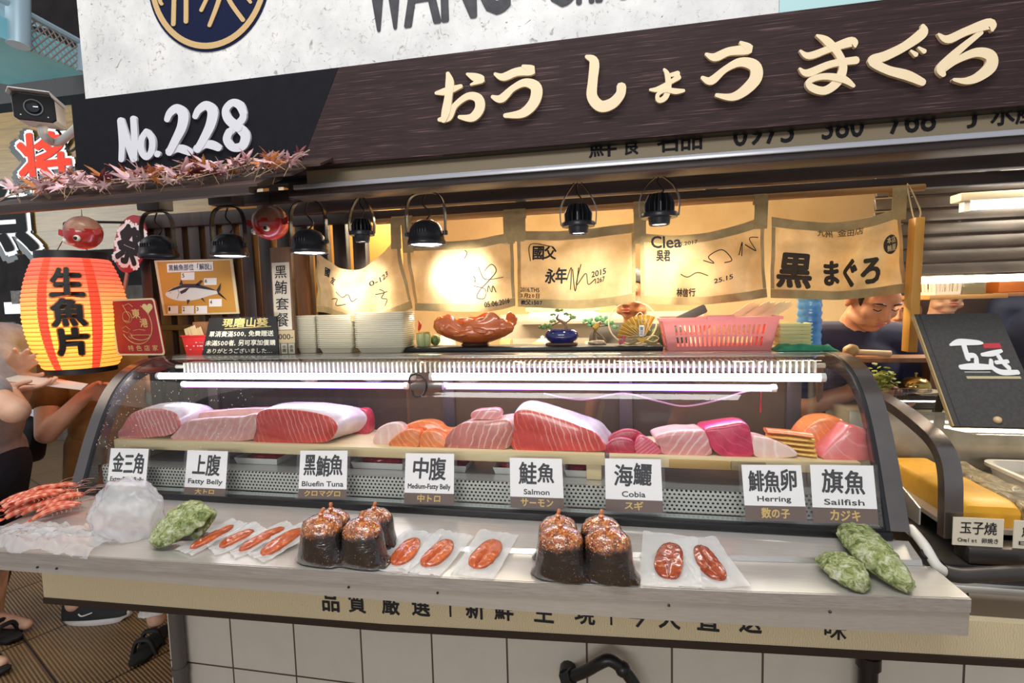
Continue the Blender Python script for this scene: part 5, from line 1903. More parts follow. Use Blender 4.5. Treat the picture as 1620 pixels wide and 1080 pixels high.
solo('plastic_wrap', MB().sheet(wrapS, 70, 30), FILM, 'crumpled clear plastic wrap spread under the shrimps, hanging over the ledge edge', 'plastic', None, 180)
SH = NT('banded_shrimp_shell')
sw = SH.n('ShaderNodeTexWave', wave_type='BANDS', bands_direction='X')
sw.inputs['Scale'].default_value = 14
sw.inputs['Distortion'].default_value = 1.5
SH.l(SH.coords(), sw.inputs['Vector'])
SH.set(col=SH.ramp(sw.outputs['Fac'], [(0.0, 'e08c6c'), (0.5, 'd8694a'), (1.0, 'cb4c30')]), rough=0.25, coat=0.5)
sh = thing('shrimp', 'raw red-banded shrimp in the pile on the plastic wrap', 'shrimp', (0, 0, 0), 'red-banded shrimps on the plastic wrap')
P_ = catmull([V3((-0.055, 0, 0.006)), V3((-0.03, 0, 0.013)), V3((0.0, 0, 0.015)), V3((0.03, 0.003, 0.011)), V3((0.05, 0.006, 0.005))], 7)
R_ = [0.0025 + 0.0062 * math.sin(math.pi * min(0.1 + 0.72 * i / (len(P_) - 1), 1)) * (1 + 0.10 * ((i % 4) == 0)) for i in range(len(P_))]
obj('body', MB().tube(P_, R_, 12), SH.mat, sh, 60)
mb = MB()
for a in (-0.5, -0.17, 0.17, 0.5):
    c = V3((0.05, 0.006, 0.005))
    d = V3((math.cos(a), math.sin(a), -0.05))
    e = V3((-d.y, d.x, 0)) * 0.0028
    mb.prism([c - e * 0.5, c + d * 0.012 - e, c + d * 0.017, c + d * 0.012 + e, c + e * 0.5], (0, 0, 0.0007))
obj('tail_fan', mb, SH.mat, sh, 30)
mb = MB()
for s_ in (-1, 1):
    mb.tube(catmull([V3((-0.055, s_ * 0.002, 0.007)), V3((-0.075, s_ * 0.008, 0.014)), V3((-0.10, s_ * 0.012, 0.010))], 4), 0.0005, 4)
for k in range(5):
    for s_ in (-1, 1):
        x = -0.035 + k * 0.011
        mb.tube([V3((x, s_ * 0.003, 0.007)), V3((x - 0.006, s_ * 0.010, 0.003)), V3((x - 0.003, s_ * 0.012, 0.0))], 0.0006, 4)
obj('feelers_and_legs', mb, plain('pale_shrimp_leg', 'e59a80', 0.4), sh, 60)
obj('eye', MB().ball((-0.052, 0.004, 0.010), 0.0018, 1), BLACK, sh)
obj('eye', MB().ball((-0.052, -0.004, 0.010), 0.0018, 1), BLACK, sh)
rs = random.Random(9)
for i in range(22):
    px = lerp(38, 108, rs.random())
    lay = i // 8
    p = lp(px, lerp(832, 806, rs.random()) - lay * 3)
    p.z = TOP + 0.024 + 0.013 * lay + 0.012 * math.sin(math.pi * min(max((px - 30) / 85, 0), 1))
    rot = (rs.uniform(-0.5, 0.5), rs.uniform(0.0, 0.25), 3.14 + lerp(1.05, 0.35, (px - 38) / 70) + rs.uniform(-0.25, 0.25))
    if i == 0:
        sh.location, sh.rotation_euler = p, rot
    else:
        dup(sh, p, rot, None, rs.uniform(0.92, 1.12))
for px, lab in ((62, 'pale wooden skewer upright in the shrimps, at the outer side of the pile'), (128, 'pale wooden skewer upright in the shrimps, on the side of the knotted bag')):
    p = lp(px, 815)
    solo('skewer', MB().tube([V3((p.x, p.y, TOP + 0.012)), V3((p.x - 0.004, p.y, TOP + 0.085))], 0.0016, 6), PINE, lab, 'skewer')
# ================================================================== ON TOP OF THE CASE
CT = 1.2686


def st(px, py, lo=1.735, hi=1.92):
    """where something standing on the case top meets it below a pixel"""
    p = atz(px, py, CT)
    y = min(max(p.y, lo), hi)
    q = at(px, py, y)
    return V3((q.x, y, CT))


solo('black_tray', MB().span((at(640, 550, 1.88).x, 1.80, CT), (at(1046, 550, 1.88).x, 1.93, CT + 0.016), 0.004), BLACK, 'long low black tray on the case top beneath the bowl and small trees', 'tray')
TR = CT + 0.0165

# red plaque
p = st(222, 565, 1.735)
PYq = 1.75
q_ = lambda x, y: at(x, y, PYq)
t = thing('shop_plaque', 'red square plaque with gold drawing and heart sticker, leaning beside the lantern', 'plaque', V3((q_(224, 565).x, PYq, CT)))
bl, br_, tl, tr_ = q_(186, 566), q_(262, 562), q_(173, 474), q_(244, 471)
bl.z = max(bl.z, CT + 0.0005)
br_.z = max(br_.z, CT + 0.0005)
RED = plain('plaque_red', 'a82a2a', 0.35, 0, '9c2426', 30)
Q = lambda u, v, d=0.0: lerp(lerp(bl, br_, u), lerp(tl, tr_, u), v) - V3((0, d, 0))


def rrect(Qf, u0, v0, u1, v1, r, d, n=5, asp=1.0):
    P = []
    for cx, cy, a0 in ((u1 - r, v1 - r * asp, 0), (u0 + r, v1 - r * asp, 90), (u0 + r, v0 + r * asp, 180), (u1 - r, v0 + r * asp, 270)):
        for k in range(n + 1):
            a = math.radians(a0 + 90 * k / n)
            P.append(Qf(cx + r * math.cos(a), cy + r * asp * math.sin(a), d))
    return P


obj('panel', MB().prism(rrect(Q, 0, 0, 1, 1, 0.06, 0), (0, 0.006, 0)), RED, t, 30)
mb = MB()
O_, I_ = rrect(Q, 0.0, 0.0, 1, 1, 0.06, 0.0006), rrect(Q, 0.035, 0.03, 0.965, 0.97, 0.05, 0.0006)
mb.loft([O_, I_], False)
obj('cream_border', mb, plain('plaque_cream', 'e2cfa6', 0.5), t, 0, fix=False)
GP = plain('plaque_gold_line', 'd7b374', 0.5)
mb = MB()
EL = lambda cu, cv, ru, rv, a0, a1, n=22: [(cu + ru * math.cos(math.radians(lerp(a0, a1, i / n))), cv + rv * math.sin(math.radians(lerp(a0, a1, i / n)))) for i in range(n + 1)]
for S_, w in ((EL(0.50, 0.56, 0.34, 0.36, -150, 60), 0.0018), (EL(0.34, 0.68, 0.10, 0.10, 0, 360), 0.0012), ([(0.28, 0.90), (0.34, 0.78), (0.40, 0.68), (0.36, 0.60), (0.26, 0.62)], 0.0016), ([(0.30, 0.88), (0.42, 0.92), (0.50, 0.86)], 0.0014),
              ([(0.18, 0.48), (0.28, 0.52), (0.36, 0.46), (0.30, 0.40), (0.2, 0.44)], 0.0012), (EL(0.56, 0.36, 0.2, 0.09, 180, 360), 0.0016), ([(0.36, 0.36), (0.76, 0.36)], 0.0012), ([(0.42, 0.44), (0.55, 0.46), (0.68, 0.44)], 0.001), ([(0.36, 0.30), (0.30, 0.34), (0.34, 0.4), (0.40, 0.34)], 0.001)):
    mb.tube([Q(u, v, 0.0008) for u, v in S_], w, 4)
put_text(mb, '東', lambda a, b: Q(0.46 + 0.17 * a, 0.66 + 0.16 * b, 0.0012), 0.03)
put_text(mb, '港', lambda a, b: Q(0.60 + 0.16 * a, 0.50 + 0.15 * b, 0.0012), 0.03)
put_text(mb, '特色店家', lambda a, b: Q(0.26 + 0.62 * a, 0.08 + 0.10 * b, 0.0012), 0.01, 0, False, 1.35)
obj('gold_print', mb, GP, t, 0)
mb = MB()
hp = []
for i in range(40):
    a = 2 * math.pi * i / 40
    hp.append(Q(0.82 + 0.0072 * 16 * math.sin(a) ** 3, 0.83 + 0.0062 * (13 * math.cos(a) - 5 * math.cos(2 * a) - 2 * math.cos(3 * a) - math.cos(4 * a)), 0.001))
mb.prism(hp, (0, -0.0006, 0))
obj('heart_sticker', mb, plain('yellow_heart_print', 'dcc98a', 0.5), t, 0)

# tuna chart fixed to the dark slats
CY = 1.958
t = thing('tuna_chart', 'amber chart of tuna cuts with numbered white tags on the dark slats', 'chart', at(312, 498, CY))
bl, br_, tl, tr_ = at(259, 499, CY), at(379, 496, CY), at(244, 412, CY), at(368, 409, CY)
Qc = lambda u, v, d=0.0, A=(bl, br_, tl, tr_): lerp(lerp(A[0], A[1], u), lerp(A[2], A[3], u), v) - V3((0, d, 0))
obj('amber_panel', MB().prism([Qc(0, 0), Qc(1, 0), Qc(1, 1), Qc(0, 1)], (0, 0.003, 0)), plain('amber_chart_print', 'c58f3e', 0.45), t, 0)
mb = MB()
mb.loft([[Qc(0, 0, 0.0008), Qc(1, 0, 0.0008), Qc(1, 1, 0.0008), Qc(0, 1, 0.0008)], [Qc(0.035, 0.03, 0.0008), Qc(0.965, 0.03, 0.0008), Qc(0.965, 0.97, 0.0008), Qc(0.035, 0.97, 0.0008)]], False)
obj('chart_frame', mb, plain('chart_frame_cream', 'd2c3a2', 0.4), t, 0, fix=False)
hb, hb2, ht = at(265, 431, CY), at(338, 428, CY), at(264, 417, CY)
obj('title_tag', MB().prism([hb - V3((0, .0012, 0)), hb2 - V3((0, .0012, 0)), hb2 + ht - hb - V3((0, .0012, 0)), ht - V3((0, .0012, 0))], (0, 0.0006, 0)), CARDW, t, 0)
mb = MB()
put_text(mb, '黑鮪魚部位「解說」', quad(hb + (hb2 - hb) * 0.04 + (ht - hb) * 0.15, (hb2 - hb) * 0.92, (ht - hb) * 0.7, 0.0016), 0.012)
tags = [('5', 287, 443, 308, 431), ('6', 323, 451, 343, 440), ('1', 266, 496, 282, 484), ('2', 288, 496, 307, 484), ('3', 310, 496, 328, 484), ('4', 331, 485, 351, 473)]
for n_, x0, y0, x1, y1 in tags:
    a, b, c = at(x0, y0, CY), at(x1, y0 - 0.5, CY), at(x0, y1, CY)
    tg = obj('number_tag', MB().prism([p_ - V3((0, 0.0012, 0)) for p_ in (a, b, b + c - a, c)], (0, 0.0006, 0)), CARDW, t, 0)
    m2 = MB()
    put_text(m2, n_, quad(a + (b - a) * 0.08 + (c - a) * 0.35, (b - a) * 0.16, (c - a) * 0.5, 0.0016), 0.02)
    obj('numeral', m2, INK, tg, 0)
obj('title_lettering', mb, plain('navy_ink', '2a3350', 0.6), t, 0)
fp = lambda P: [at(x, y, CY) for x, y in P]
mb = MB()
mb.prism([p_ - V3((0, .0014, 0)) for p_ in catmull([V3((*a, 0)) for a in ((262, 465), (272, 456), (290, 450), (312, 450), (332, 456), (345, 461), (345, 464), (330, 468), (310, 474), (288, 476), (270, 472))], 4, True) for p_ in [at(p_.x, p_.y, CY)]], (0, 0.001, 0))
fish_ = obj('tuna_drawing', mb, plain('pale_tuna_print', 'd9dcd9', 0.5), t, 0)
mb = MB()
for P in (((264, 462), (275, 455), (292, 449), (312, 449), (332, 455), (344, 460), (330, 458), (310, 455), (290, 455), (275, 459)), ((343, 459), (350, 447), (349, 458), (347, 462), (352, 470), (360, 475), (346, 466)), ((310, 450), (318, 443), (321, 444), (315, 452)), ((284, 451), (287, 442), (290, 450)), ((318, 472), (325, 478), (321, 471)), ((296, 474), (297, 482), (301, 474)), ((285, 461), (295, 456), (300, 455), (294, 462), (287, 465))):
    mb.prism([at(x, y, CY) - V3((0, 0.0022, 0)) for x, y in P], (0, 0.0006, 0))
mb.tube([at(x, y, CY) - V3((0, 0.002, 0)) for x, y in ((281, 455), (284, 463), (281, 472))], 0.0008, 4)
mb.ball(at(270, 463, CY) - V3((0, 0.002, 0)), (0.0022, 0.0008, 0.0022), 1)
obj('dark_markings', mb, plain('blue_black_print', '262d3b', 0.5), fish_, 0)

# red bin with sticks
def tapered(cx, cy, z, w0, d0, w1, d1, h, th=0.003, rim=0.004, r=0.2, n=5):
    def R(w, d, zz):
        P = []
        k = min(w, d) * r
        for sx_, sy_, a0 in ((1, 1, 0), (-1, 1, 90), (-1, -1, 180), (1, -1, 270)):
            for i in range(n + 1):
                a = math.radians(a0 + 90 * i / n)
                P.append(V3((cx + sx_ * (w - k) + k * math.cos(a), cy + sy_ * (d - k) + k * math.sin(a), z + zz)))
        return P
    return [R(w0, d0, 0), R(w1, d1, h - rim * 1.2), R(w1 + rim, d1 + rim, h - rim), R(w1 + rim, d1 + rim, h), R(w1 - th, d1 - th, h), R(w0 - th, d0 - th, th)]


p = st(301, 566)
p.y = 1.80
t = thing('red_bin', 'small red plastic bin with white print between the plaque and the chalkboard', 'bin', p)
obj('bin', MB().loft(tapered(p.x, p.y, CT, 0.050, 0.035, 0.060, 0.042, 0.080)), plain('red_bin_plastic', 'd8302e', 0.35), t)
mb = MB()
rd_ = random.Random(2)
for i in range(16):
    x, z = p.x + rd_.uniform(-0.042, 0.045), CT + rd_.choice([0.022, 0.036, 0.05])
    mb.box((x, p.y - 0.0385 - (z - CT) * 0.088 , z), (0.005, 0.0015, 0.004))
obj('white_print', mb, WHITE, t)['kind'] = 'stuff'
for i in range(6):
    x = p.x - 0.045 + i * 0.014
    solo('wood_strip', MB().bar((x + 0.004, p.y - 0.012 + 0.005 * (i % 3), CT + 0.012), (x - 0.03 - 0.004 * i, p.y + 0.004 * i, CT + 0.105 + 0.004 * (i % 4)), 0.012, 0.0025, (0, 1, 0)), PINE, 'pale wooden strip standing in the red bin', 'stick', 'wooden strips in the red bin', 20)
p2 = at(316, 520, 1.86)
solo('paper_box', MB().box((p2.x, 1.875, CT + 0.065), (0.065, 0.035, 0.13), None, 0.003), plain('brown_carton', '9b6b45', 0.7), 'plain brown carton standing behind the red bin', 'carton')

# chalkboard
BYc = 1.752
t = thing('chalkboard', 'small blackboard with gold and white handwriting offering fresh wasabi', 'blackboard', V3((at(380, 568, BYc).x, BYc, CT)))
bl, br_, tl, tr_ = at(320, 567, BYc), at(441, 567, BYc), at(331, 503, BYc), at(437, 500, BYc)
bl.z = br_.z = CT + 0.0005
Qb = lambda u, v, d=0.0, A=(bl, br_, tl, tr_): lerp(lerp(A[0], A[1], u), lerp(A[2], A[3], u), v) - V3((0, d, 0))
obj('slate', MB().prism([Qb(0, 0), Qb(1, 0), Qb(1, 1), Qb(0, 1)], (0, 0.006, 0)), plain('slate_black', '242321', 0.6), t, 0)
mb = MB()
put_text(mb, '現磨山葵', lambda a, b: Qb(0.22 + 0.66 * a, 0.74 + 0.24 * b, 0.0008), 0.025, 0.06)
mb.tube([Qb(0.26, 0.70, 0.0008), Qb(0.92, 0.74, 0.0008)], 0.0014, 4)
obj('gold_heading', mb, plain('gold_chalk', 'd9c27a', 0.7), t, 0)
mb = MB()
put_text(mb, '單消費滿500,免費贈送', lambda a, b: Qb(0.05 + 0.90 * a, 0.48 + 0.16 * b, 0.0008), 0.018, 0.06)
put_text(mb, '未滿500者,另可享加價購', lambda a, b: Qb(0.02 + 0.95 * a, 0.24 + 0.16 * b, 0.0008), 0.018, 0.06)
put_text(mb, 'ありがとうございました…', lambda a, b: Qb(0.06 + 0.86 * a, 0.04 + 0.13 * b, 0.0008), 0.014, 0.05)
obj('chalk_writing', mb, plain('white_chalk', 'ece6cf', 0.8), t, 0)

# narrow upright wooden sign
NYs = 1.765
t = thing('price_plank', 'narrow upright wooden plank with vertical black characters beside the clear tray stacks', 'sign', V3((at(450, 566, NYs).x, NYs, CT)))
a, b, c = at(436, 566, NYs), at(468, 566, NYs), at(427, 392, NYs)
a.z = b.z = CT + 0.0005
Qp = lambda u, v, d=0.0, A=(a, b, c): A[0] + (A[1] - A[0]) * u + (A[2] - A[0]) * v - V3((0, d, 0))
obj('plank', MB().prism([Qp(0, 0), Qp(1, 0), Qp(1, 1), Qp(0, 1)], (0, 0.012, 0)), wood('brown_sign_plank', '8a6a4c', '5e452f', 2, 10, 0.5), t, 20)
obj('paper_strip', MB().prism([Qp(0.05, 0.23, 0.001), Qp(0.90, 0.23, 0.001), Qp(0.90, 0.86, 0.001), Qp(0.05, 0.86, 0.001)], (0, 0.0006, 0)), plain('ivory_paper', 'ddd2ba', 0.7), t, 0)
mb = MB()
random.seed(77)
put_text(mb, '黑鮪套餐', lambda u, v: Qp(0.14 + 0.66 * u, 0.26 + 0.57 * v, 0.0016), 0.006, 0.08, True, 1.12)
obj('vertical_lettering', mb, INK, t, 0)
obj('price_tag', MB().prism([Qp(0.02, 0.105, 0.003), Qp(1.02, 0.105, 0.003), Qp(1.02, 0.225, 0.003), Qp(0.02, 0.225, 0.003)], (0, 0.001, 0)), plain('tan_card', 'c4ae86', 0.7), t, 0)
mb = MB()
put_text(mb, '1000-', lambda u, v: Qp(0.10 + 0.84 * u, 0.14 + 0.05 * v, 0.0036), 0.01)
obj('price_lettering', mb, INK, t, 0)
for i, s_ in enumerate(('上腹', '中腹', '赤身')):
    u0 = -0.02 + i * 0.36
    tg = obj('small_tag', MB().prism([Qp(u0, 0.004, 0.004), Qp(u0 + 0.30, 0.004, 0.004), Qp(u0 + 0.30, 0.10, 0.004), Qp(u0, 0.10, 0.004)], (0, 0.001, 0)), plain('grey_green_card', 'b9b7a0', 0.7), t, 0)
    mb = MB()
    put_text(mb, s_, lambda u, v: Qp(u0 + 0.06 + 0.18 * u, 0.02 + 0.065 * v, 0.0046), 0.01, 0, True)
    obj('tag_lettering', mb, INK, tg, 0)

# stacks of clear trays
TRAYM = clear('clear_tray_plastic', 'fbf9f0', 0.9, 0.78, 'f4eed8', 0.0, 40, 0.08)
for (xa, xb2, yb, lab, grp, cnt, dep) in ((470, 500, 562, 'clear lidless tray in the narrow stack next to the narrow wooden plank', 'trays in the narrow stack', 17, 0.04), (503, 558, 562, 'clear lidless tray in the middle one of the three stacks', 'trays in the middle stack', 17, 0.05),
                                         (562, 640, 560, 'clear lidless tray in the widest stack, beneath the drooping cloth', 'trays in the widest stack', 18, 0.06)):
    yc = 1.835
    A, B_ = at(xa, yb, yc - dep), at(xb2, yb, yc - dep)
    w = (B_.x - A.x) / 2
    cx = (A.x + B_.x) / 2
    mb = MB().loft(tapered(cx, yc, CT + 0.0005, w * 0.84, dep * 0.84, w * 0.97, dep * 0.97, 0.026, 0.0012, 0.005, 0.25, 3), True)
    pr = solo('clear_tray', mb, TRAYM, lab, 'tray', grp, 40, origin=(cx, yc, CT + 0.0005))
    for i in range(1, cnt):
        dup(pr, (cx + 0.0008 * math.sin(i * 1.7), yc + 0.0006 * math.cos(i * 2.3), CT + 0.0005 + i * 0.0076))

# pale green fluted cup and little melon
p = at(671, 552, 1.87)
mb = MB()
n = 36
rings = []
for z, r in ((0, 0.022), (0.006, 0.026), (0.03, 0.029), (0.045, 0.027), (0.05, 0.026), (0.05, 0.023), (0.01, 0.02)):
    rings.append([V3((p.x + math.cos(a) * r * (1 + 0.07 * math.cos(a * 10)), 1.87 + math.sin(a) * r * (1 + 0.07 * math.cos(a * 10)), TR + z)) for a in [2 * math.pi * j / 60 for j in range(60)]])
mb.loft(rings)
t = thing('fluted_cup', 'pale green fluted cup beside the carved orange bowl', 'cup', (p.x, 1.87, TR))
obj('cup', mb, plain('pale_green_glaze', 'cbd39a', 0.35, 0, 'b7c280', 30), t)
obj('gold_rim', MB().lathe([(0.0235, 0.0502), (0.028, 0.0502), (0.0275, 0.056), (0.024, 0.056), (0.0235, 0.0502)], (p.x, 1.87, TR), 24), plain('ochre_glaze', 'c9a24a', 0.3), t)
p = at(690, 552, 1.905)
solo('green_gourd', MB().ball((p.x, 1.90, TR + 0.0222), (0.020, 0.018, 0.022), 3, 0.05, 2), plain('mottled_green_glaze', '5f7440', 0.35, 0, '86985a', 50), 'small mottled green gourd ornament squeezed behind the carved bowl', 'ornament')
p = at(666, 524, 1.90)
solo('red_pepper', MB().tube(catmull([(p.x - 0.012, 1.908, TR + 0.06), (p.x - 0.006, 1.908, TR + 0.085), (p.x - 0.012, 1.908, TR + 0.1)], 4), [0.003, 0.006, 0.007, 0.0075, 0.007, 0.0055, 0.004, 0.003, 0.001], 8).tube([(p.x - 0.012, 1.908, TR), (p.x - 0.012, 1.908, TR + 0.062)], 0.0015, 6), plain('gloss_red', 'c33a22', 0.3), 'small red pepper pick standing behind the fluted cup', 'ornament')

# carved orange bowl on a dark foot
BX, BY = at(752, 553, 1.865).x, 1.865
t = thing('carved_bowl', 'large glossy orange carved bowl with leaf lobes on the case top', 'bowl', (BX, BY, TR))
ORG = plain('orange_glaze', 'cf6f3a', 0.22, 0, 'b5562a', 18, 0.1, 40, coat=0.6)
obj('dark_foot', MB().lathe([(0.0, 0.0), (0.05, 0.0), (0.054, 0.006), (0.048, 0.012), (0, 0.012)], (BX, BY, TR), 28), plain('dark_foot_lacquer', '3a2a22', 0.3), t)
mb = MB()
rings = []
n = 96
for z, r in ((0.0125, 0.042), (0.022, 0.062), (0.035, 0.088), (0.052, 0.112), (0.072, 0.126), (0.088, 0.128), (0.100, 0.122), (0.106, 0.114), (0.100, 0.106), (0.080, 0.100), (0.050, 0.08), (0.030, 0.05), (0.026, 0.01)):
    ring = []
    for j in range(n):
        a = 2 * math.pi * j / n
        tw = a + z * 9
        lob = 1 + 0.05 * math.sin(tw * 9) * min(z / 0.05, 1) + 0.03 * math.sin(tw * 4 + 1)
        zz = z + (0.014 * math.sin(a * 5 + 0.6) + 0.007 * math.sin(a * 11)) * (max(z - 0.05, 0) / 0.05)
        ring.append(V3((BX + math.cos(a) * r * 1.28 * lob, BY + math.sin(a) * r * 0.42 * lob, TR + zz)))
    rings.append(ring)
mb.loft(rings)
obj('bowl', mb, ORG, t, 80)
for u, z, rx, rz, tilt in ((-0.055, 0.060, 0.034, 0.014, 0.3), (-0.015, 0.070, 0.032, 0.016, -0.25), (0.025, 0.062, 0.030, 0.013, 0.2), (0.052, 0.052, 0.022, 0.012, -0.3), (-0.035, 0.046, 0.03, 0.009, -0.1), (-0.09, 0.078, 0.02, 0.022, 0.5), (0.090, 0.080, 0.022, 0.026, -0.5), (-0.02, 0.098, 0.034, 0.012, 0.1), (0.03, 0.098, 0.030, 0.012, -0.2)):
    yy = BY - 0.42 * math.sqrt(max(0.122 ** 2 - u * u, 0.0004)) + (0.006 if z < 0.09 else 0.02)
    obj('carved_leaf', MB().ball((BX + u * 1.25, yy, TR + z), (rx, 0.011, rz), 3, 0.12, 2.0, Matrix.Rotation(tilt, 3, 'Y'), seed=u * 100), ORG, t, 80)

# small pine trees
def pad_cluster(mb, c, r, seed, n=10):
    rd = random.Random(seed)
    for _ in range(n):
        a, q = rd.uniform(0, 6.28), rd.random() ** 0.5
        mb.ball(c + V3((math.cos(a) * r * q, math.sin(a) * r * q * 0.7, rd.uniform(-0.2, 0.35) * r)), r * rd.uniform(0.25, 0.45), 2, 0.5, 4, seed=rd.random() * 9)


PINEG = plain('pine_green', '4c7a45', 0.6, 0, '86a45a', 120, 0.6, 300)
BARK = plain('twisted_bark', '7a6048', 0.7, 0, '4e3b2b', 60, 0.5, 120)
c = at(889, 553, 1.865)
t = thing('bonsai', 'little pine tree in a shiny dark blue oval pot on a wood slab', 'bonsai', (c.x, 1.865, TR))
obj('wood_slab', MB().box((c.x, 1.865, TR + 0.005), (0.115, 0.06, 0.010), None, 0.003), wood('dark_slab', '6b4c35', '46301f', 0, 14), t)
mb = MB()
for z, r in ():
    pass
mb.lathe([(0.0, 0.010), (0.04, 0.010), (0.052, 0.018), (0.062, 0.033), (0.060, 0.046), (0.050, 0.056), (0.044, 0.057), (0.042, 0.052), (0.0, 0.050)], (0, 0, 0), 40)
mb.move(lambda p: V3((c.x + p.x, 1.865 + p.y * 0.6, TR + p.z)))
obj('pot', mb, plain('cobalt_glaze', '23245c', 0.12, 0, '34367a', 40, coat=0.8), t)
o_ = V3((c.x, 1.865, TR))
obj('trunk', MB().tube(catmull([o_ + V3((0.012, 0, 0.05)), o_ + V3((0.016, 0, 0.075)), o_ + V3((0.0, 0, 0.088)), o_ + V3((-0.016, 0, 0.098)), o_ + V3((-0.010, 0, 0.115))], 6), [0.008 - 0.0002 * i for i in range(25)], 8)
    .tube(catmull([o_ + V3((-0.002, 0, 0.088)), o_ + V3((-0.025, 0, 0.078)), o_ + V3((-0.050, 0, 0.066))], 6), 0.003, 6).tube(catmull([o_ + V3((0.014, 0, 0.08)), o_ + V3((0.03, 0, 0.092)), o_ + V3((0.038, 0, 0.1))], 6), 0.003, 6), BARK, t)
mb = MB()
for dx, dz, r, s_ in ((-0.058, 0.068, 0.019, 1), (-0.036, 0.088, 0.013, 2), (-0.034, 0.112, 0.012, 3), (-0.008, 0.126, 0.013, 4), (0.022, 0.112, 0.013, 5), (0.045, 0.100, 0.016, 6), (-0.075, 0.064, 0.012, 7)):
    pad_cluster(mb, o_ + V3((dx, 0, dz)), r, s_)
obj('needle_pads', mb, PINEG, t, 80)
c = at(946, 552, 1.88)
t = thing('bonsai', 'little pine tree with bent roots on a pale stone, before the fan ornament', 'bonsai', (c.x, 1.88, TR))
o_ = V3((c.x, 1.88, TR))
obj('stone', MB().ball(o_ + V3((0.0, 0, 0.006)), (0.034, 0.018, 0.010), 3, 0.25, 1.5).move(lambda p: V3((p.x, p.y, max(p.z, TR)))), plain('pale_stone', 'b7a795', 0.7, 0, '94836f', 60), t)
obj('trunk', MB().tube(catmull([o_ + V3((-0.004, 0, 0.010)), o_ + V3((-0.014, 0, 0.035)), o_ + V3((-0.006, 0, 0.060)), o_ + V3((0.012, 0, 0.082))], 6), [0.006 - 0.00015 * i for i in range(19)], 8)
    .tube(catmull([o_ + V3((0.03, -0.01, 0.010)), o_ + V3((0.014, -0.006, 0.03)), o_ + V3((-0.01, 0, 0.05))], 6), 0.0035, 6).tube(catmull([o_ + V3((0.0, 0, 0.06)), o_ + V3((-0.03, 0, 0.07)), o_ + V3((-0.04, 0, 0.08))], 5), 0.0028, 6).tube(catmull([o_ + V3((0.0, 0, 0.065)), o_ + V3((0.03, 0, 0.068)), o_ + V3((0.045, 0, 0.07))], 5), 0.0028, 6), BARK, t)
mb = MB()
for dx, dz, r, s_ in ((0.012, 0.092, 0.020, 11), (-0.038, 0.086, 0.016, 12), (-0.022, 0.072, 0.014, 13), (0.042, 0.078, 0.016, 14), (0.06, 0.062, 0.011, 15)):
    pad_cluster(mb, o_ + V3((dx, 0, dz)), r, s_)
obj('needle_pads', mb, plain('bright_pine_green', '4f9a63', 0.6, 0, '8fc48a', 120, 0.6, 300), t, 80)
obj('yellow_tuft', MB().ball(o_ + V3((-0.006, -0.008, 0.066)), (0.012, 0.008, 0.012), 3, 0.5, 4), plain('ochre_moss', 'b08a34', 0.7), t, 80)

# new-year fan ornament with a ring
FY = 1.845
c = at(1000, 553, FY)
o_ = V3((c.x, FY, TR))
G2 = plain('gold_paper', 'cfa23c', 0.35, 0.3)
STRAW = plain('straw_cord', 'e2cfa0', 0.6)
t = thing('fan_ornament', 'gold paper fan ornament with a straw ring, red flower and small white tag', 'ornament', o_)
obj('straw_ring', MB().tube([o_ + V3((math.cos(a) * 0.083 + 0.002, 0.004, 0.078 + math.sin(a) * 0.076)) for a in [2 * math.pi * j / 56 for j in range(56)]], 0.0028, 8, True), STRAW, t)
hub = o_ + V3((0.038, -0.008, 0.022))
mb = MB()
m = 22
pts = []
for i in range(m + 1):
    a = math.radians(lerp(178, 62, i / m))
    r = 0.090
    pts.append((hub + V3((math.cos(a) * 0.012, -0.003 * (i % 2), math.sin(a) * 0.012)), hub + V3((math.cos(a) * r, -0.008 * (i % 2), math.sin(a) * r * 0.95))))
mb.add([q for pr_ in pts for q in pr_], [[2 * i, 2 * i + 1, 2 * i + 3, 2 * i + 2] for i in range(m)])
mb.add([q + V3((0, 0.0008, 0)) for pr_ in pts for q in pr_], [[2 * i + 2, 2 * i + 3, 2 * i + 1, 2 * i] for i in range(m)])
obj('fan', mb, G2, t, 0, fix=False)
for i in range(0, m + 1, 2):
    obj('fan_rib', MB().tube([pts[i][0] + V3((0, -0.006, 0)), pts[i][1] + V3((0, -0.010, 0))], 0.0011, 5), STRAW, t)
mb = MB()
rd_ = random.Random(4)
for _ in range(26):
    mb.ball(o_ + V3((-0.036 + rd_.uniform(-0.010, 0.010), -0.016 + rd_.uniform(-0.006, 0.003), 0.020 + rd_.uniform(-0.014, 0.014))), 0.0042, 1)
obj('red_flower', mb, plain('red_petal_paper', 'd43f4e', 0.5, 0, 'f0a0a8', 200), t)
obj('white_tag', MB().box(o_ + V3((0.032, -0.024, 0.052)), (0.017, 0.001, 0.038)), CARDW, t, 0)
mb = MB()
put_text(mb, '賀正', quad(o_ + V3((0.026, -0.0246, 0.038)), V3((0.012, 0, 0)), V3((0, 0, 0.028)), 0.0003), 0.01, 0, True)
obj('tag_lettering', mb, INK, t, 0)
mb = MB()
for loop in ([(0.045, -0.02, 0.028), (0.075, -0.02, 0.034), (0.090, -0.02, 0.024), (0.070, -0.02, 0.012), (0.045, -0.02, 0.022)], [(0.0, -0.02, 0.020), (-0.02, -0.02, 0.028), (0.02, -0.02, 0.034), (0.05, -0.02, 0.024)], [(0.03, -0.012, 0.085), (0.05, -0.012, 0.108), (0.056, -0.012, 0.092), (0.03, -0.012, 0.088)], [(0.01, -0.012, 0.10), (0.03, -0.012, 0.115), (0.05, -0.012, 0.082), (0.062, -0.012, 0.05)]):
    mb.tube(catmull([o_ + V3(q) for q in loop], 6), 0.0014, 5)
obj('twisted_cord', mb, STRAW, t)
mb = MB()
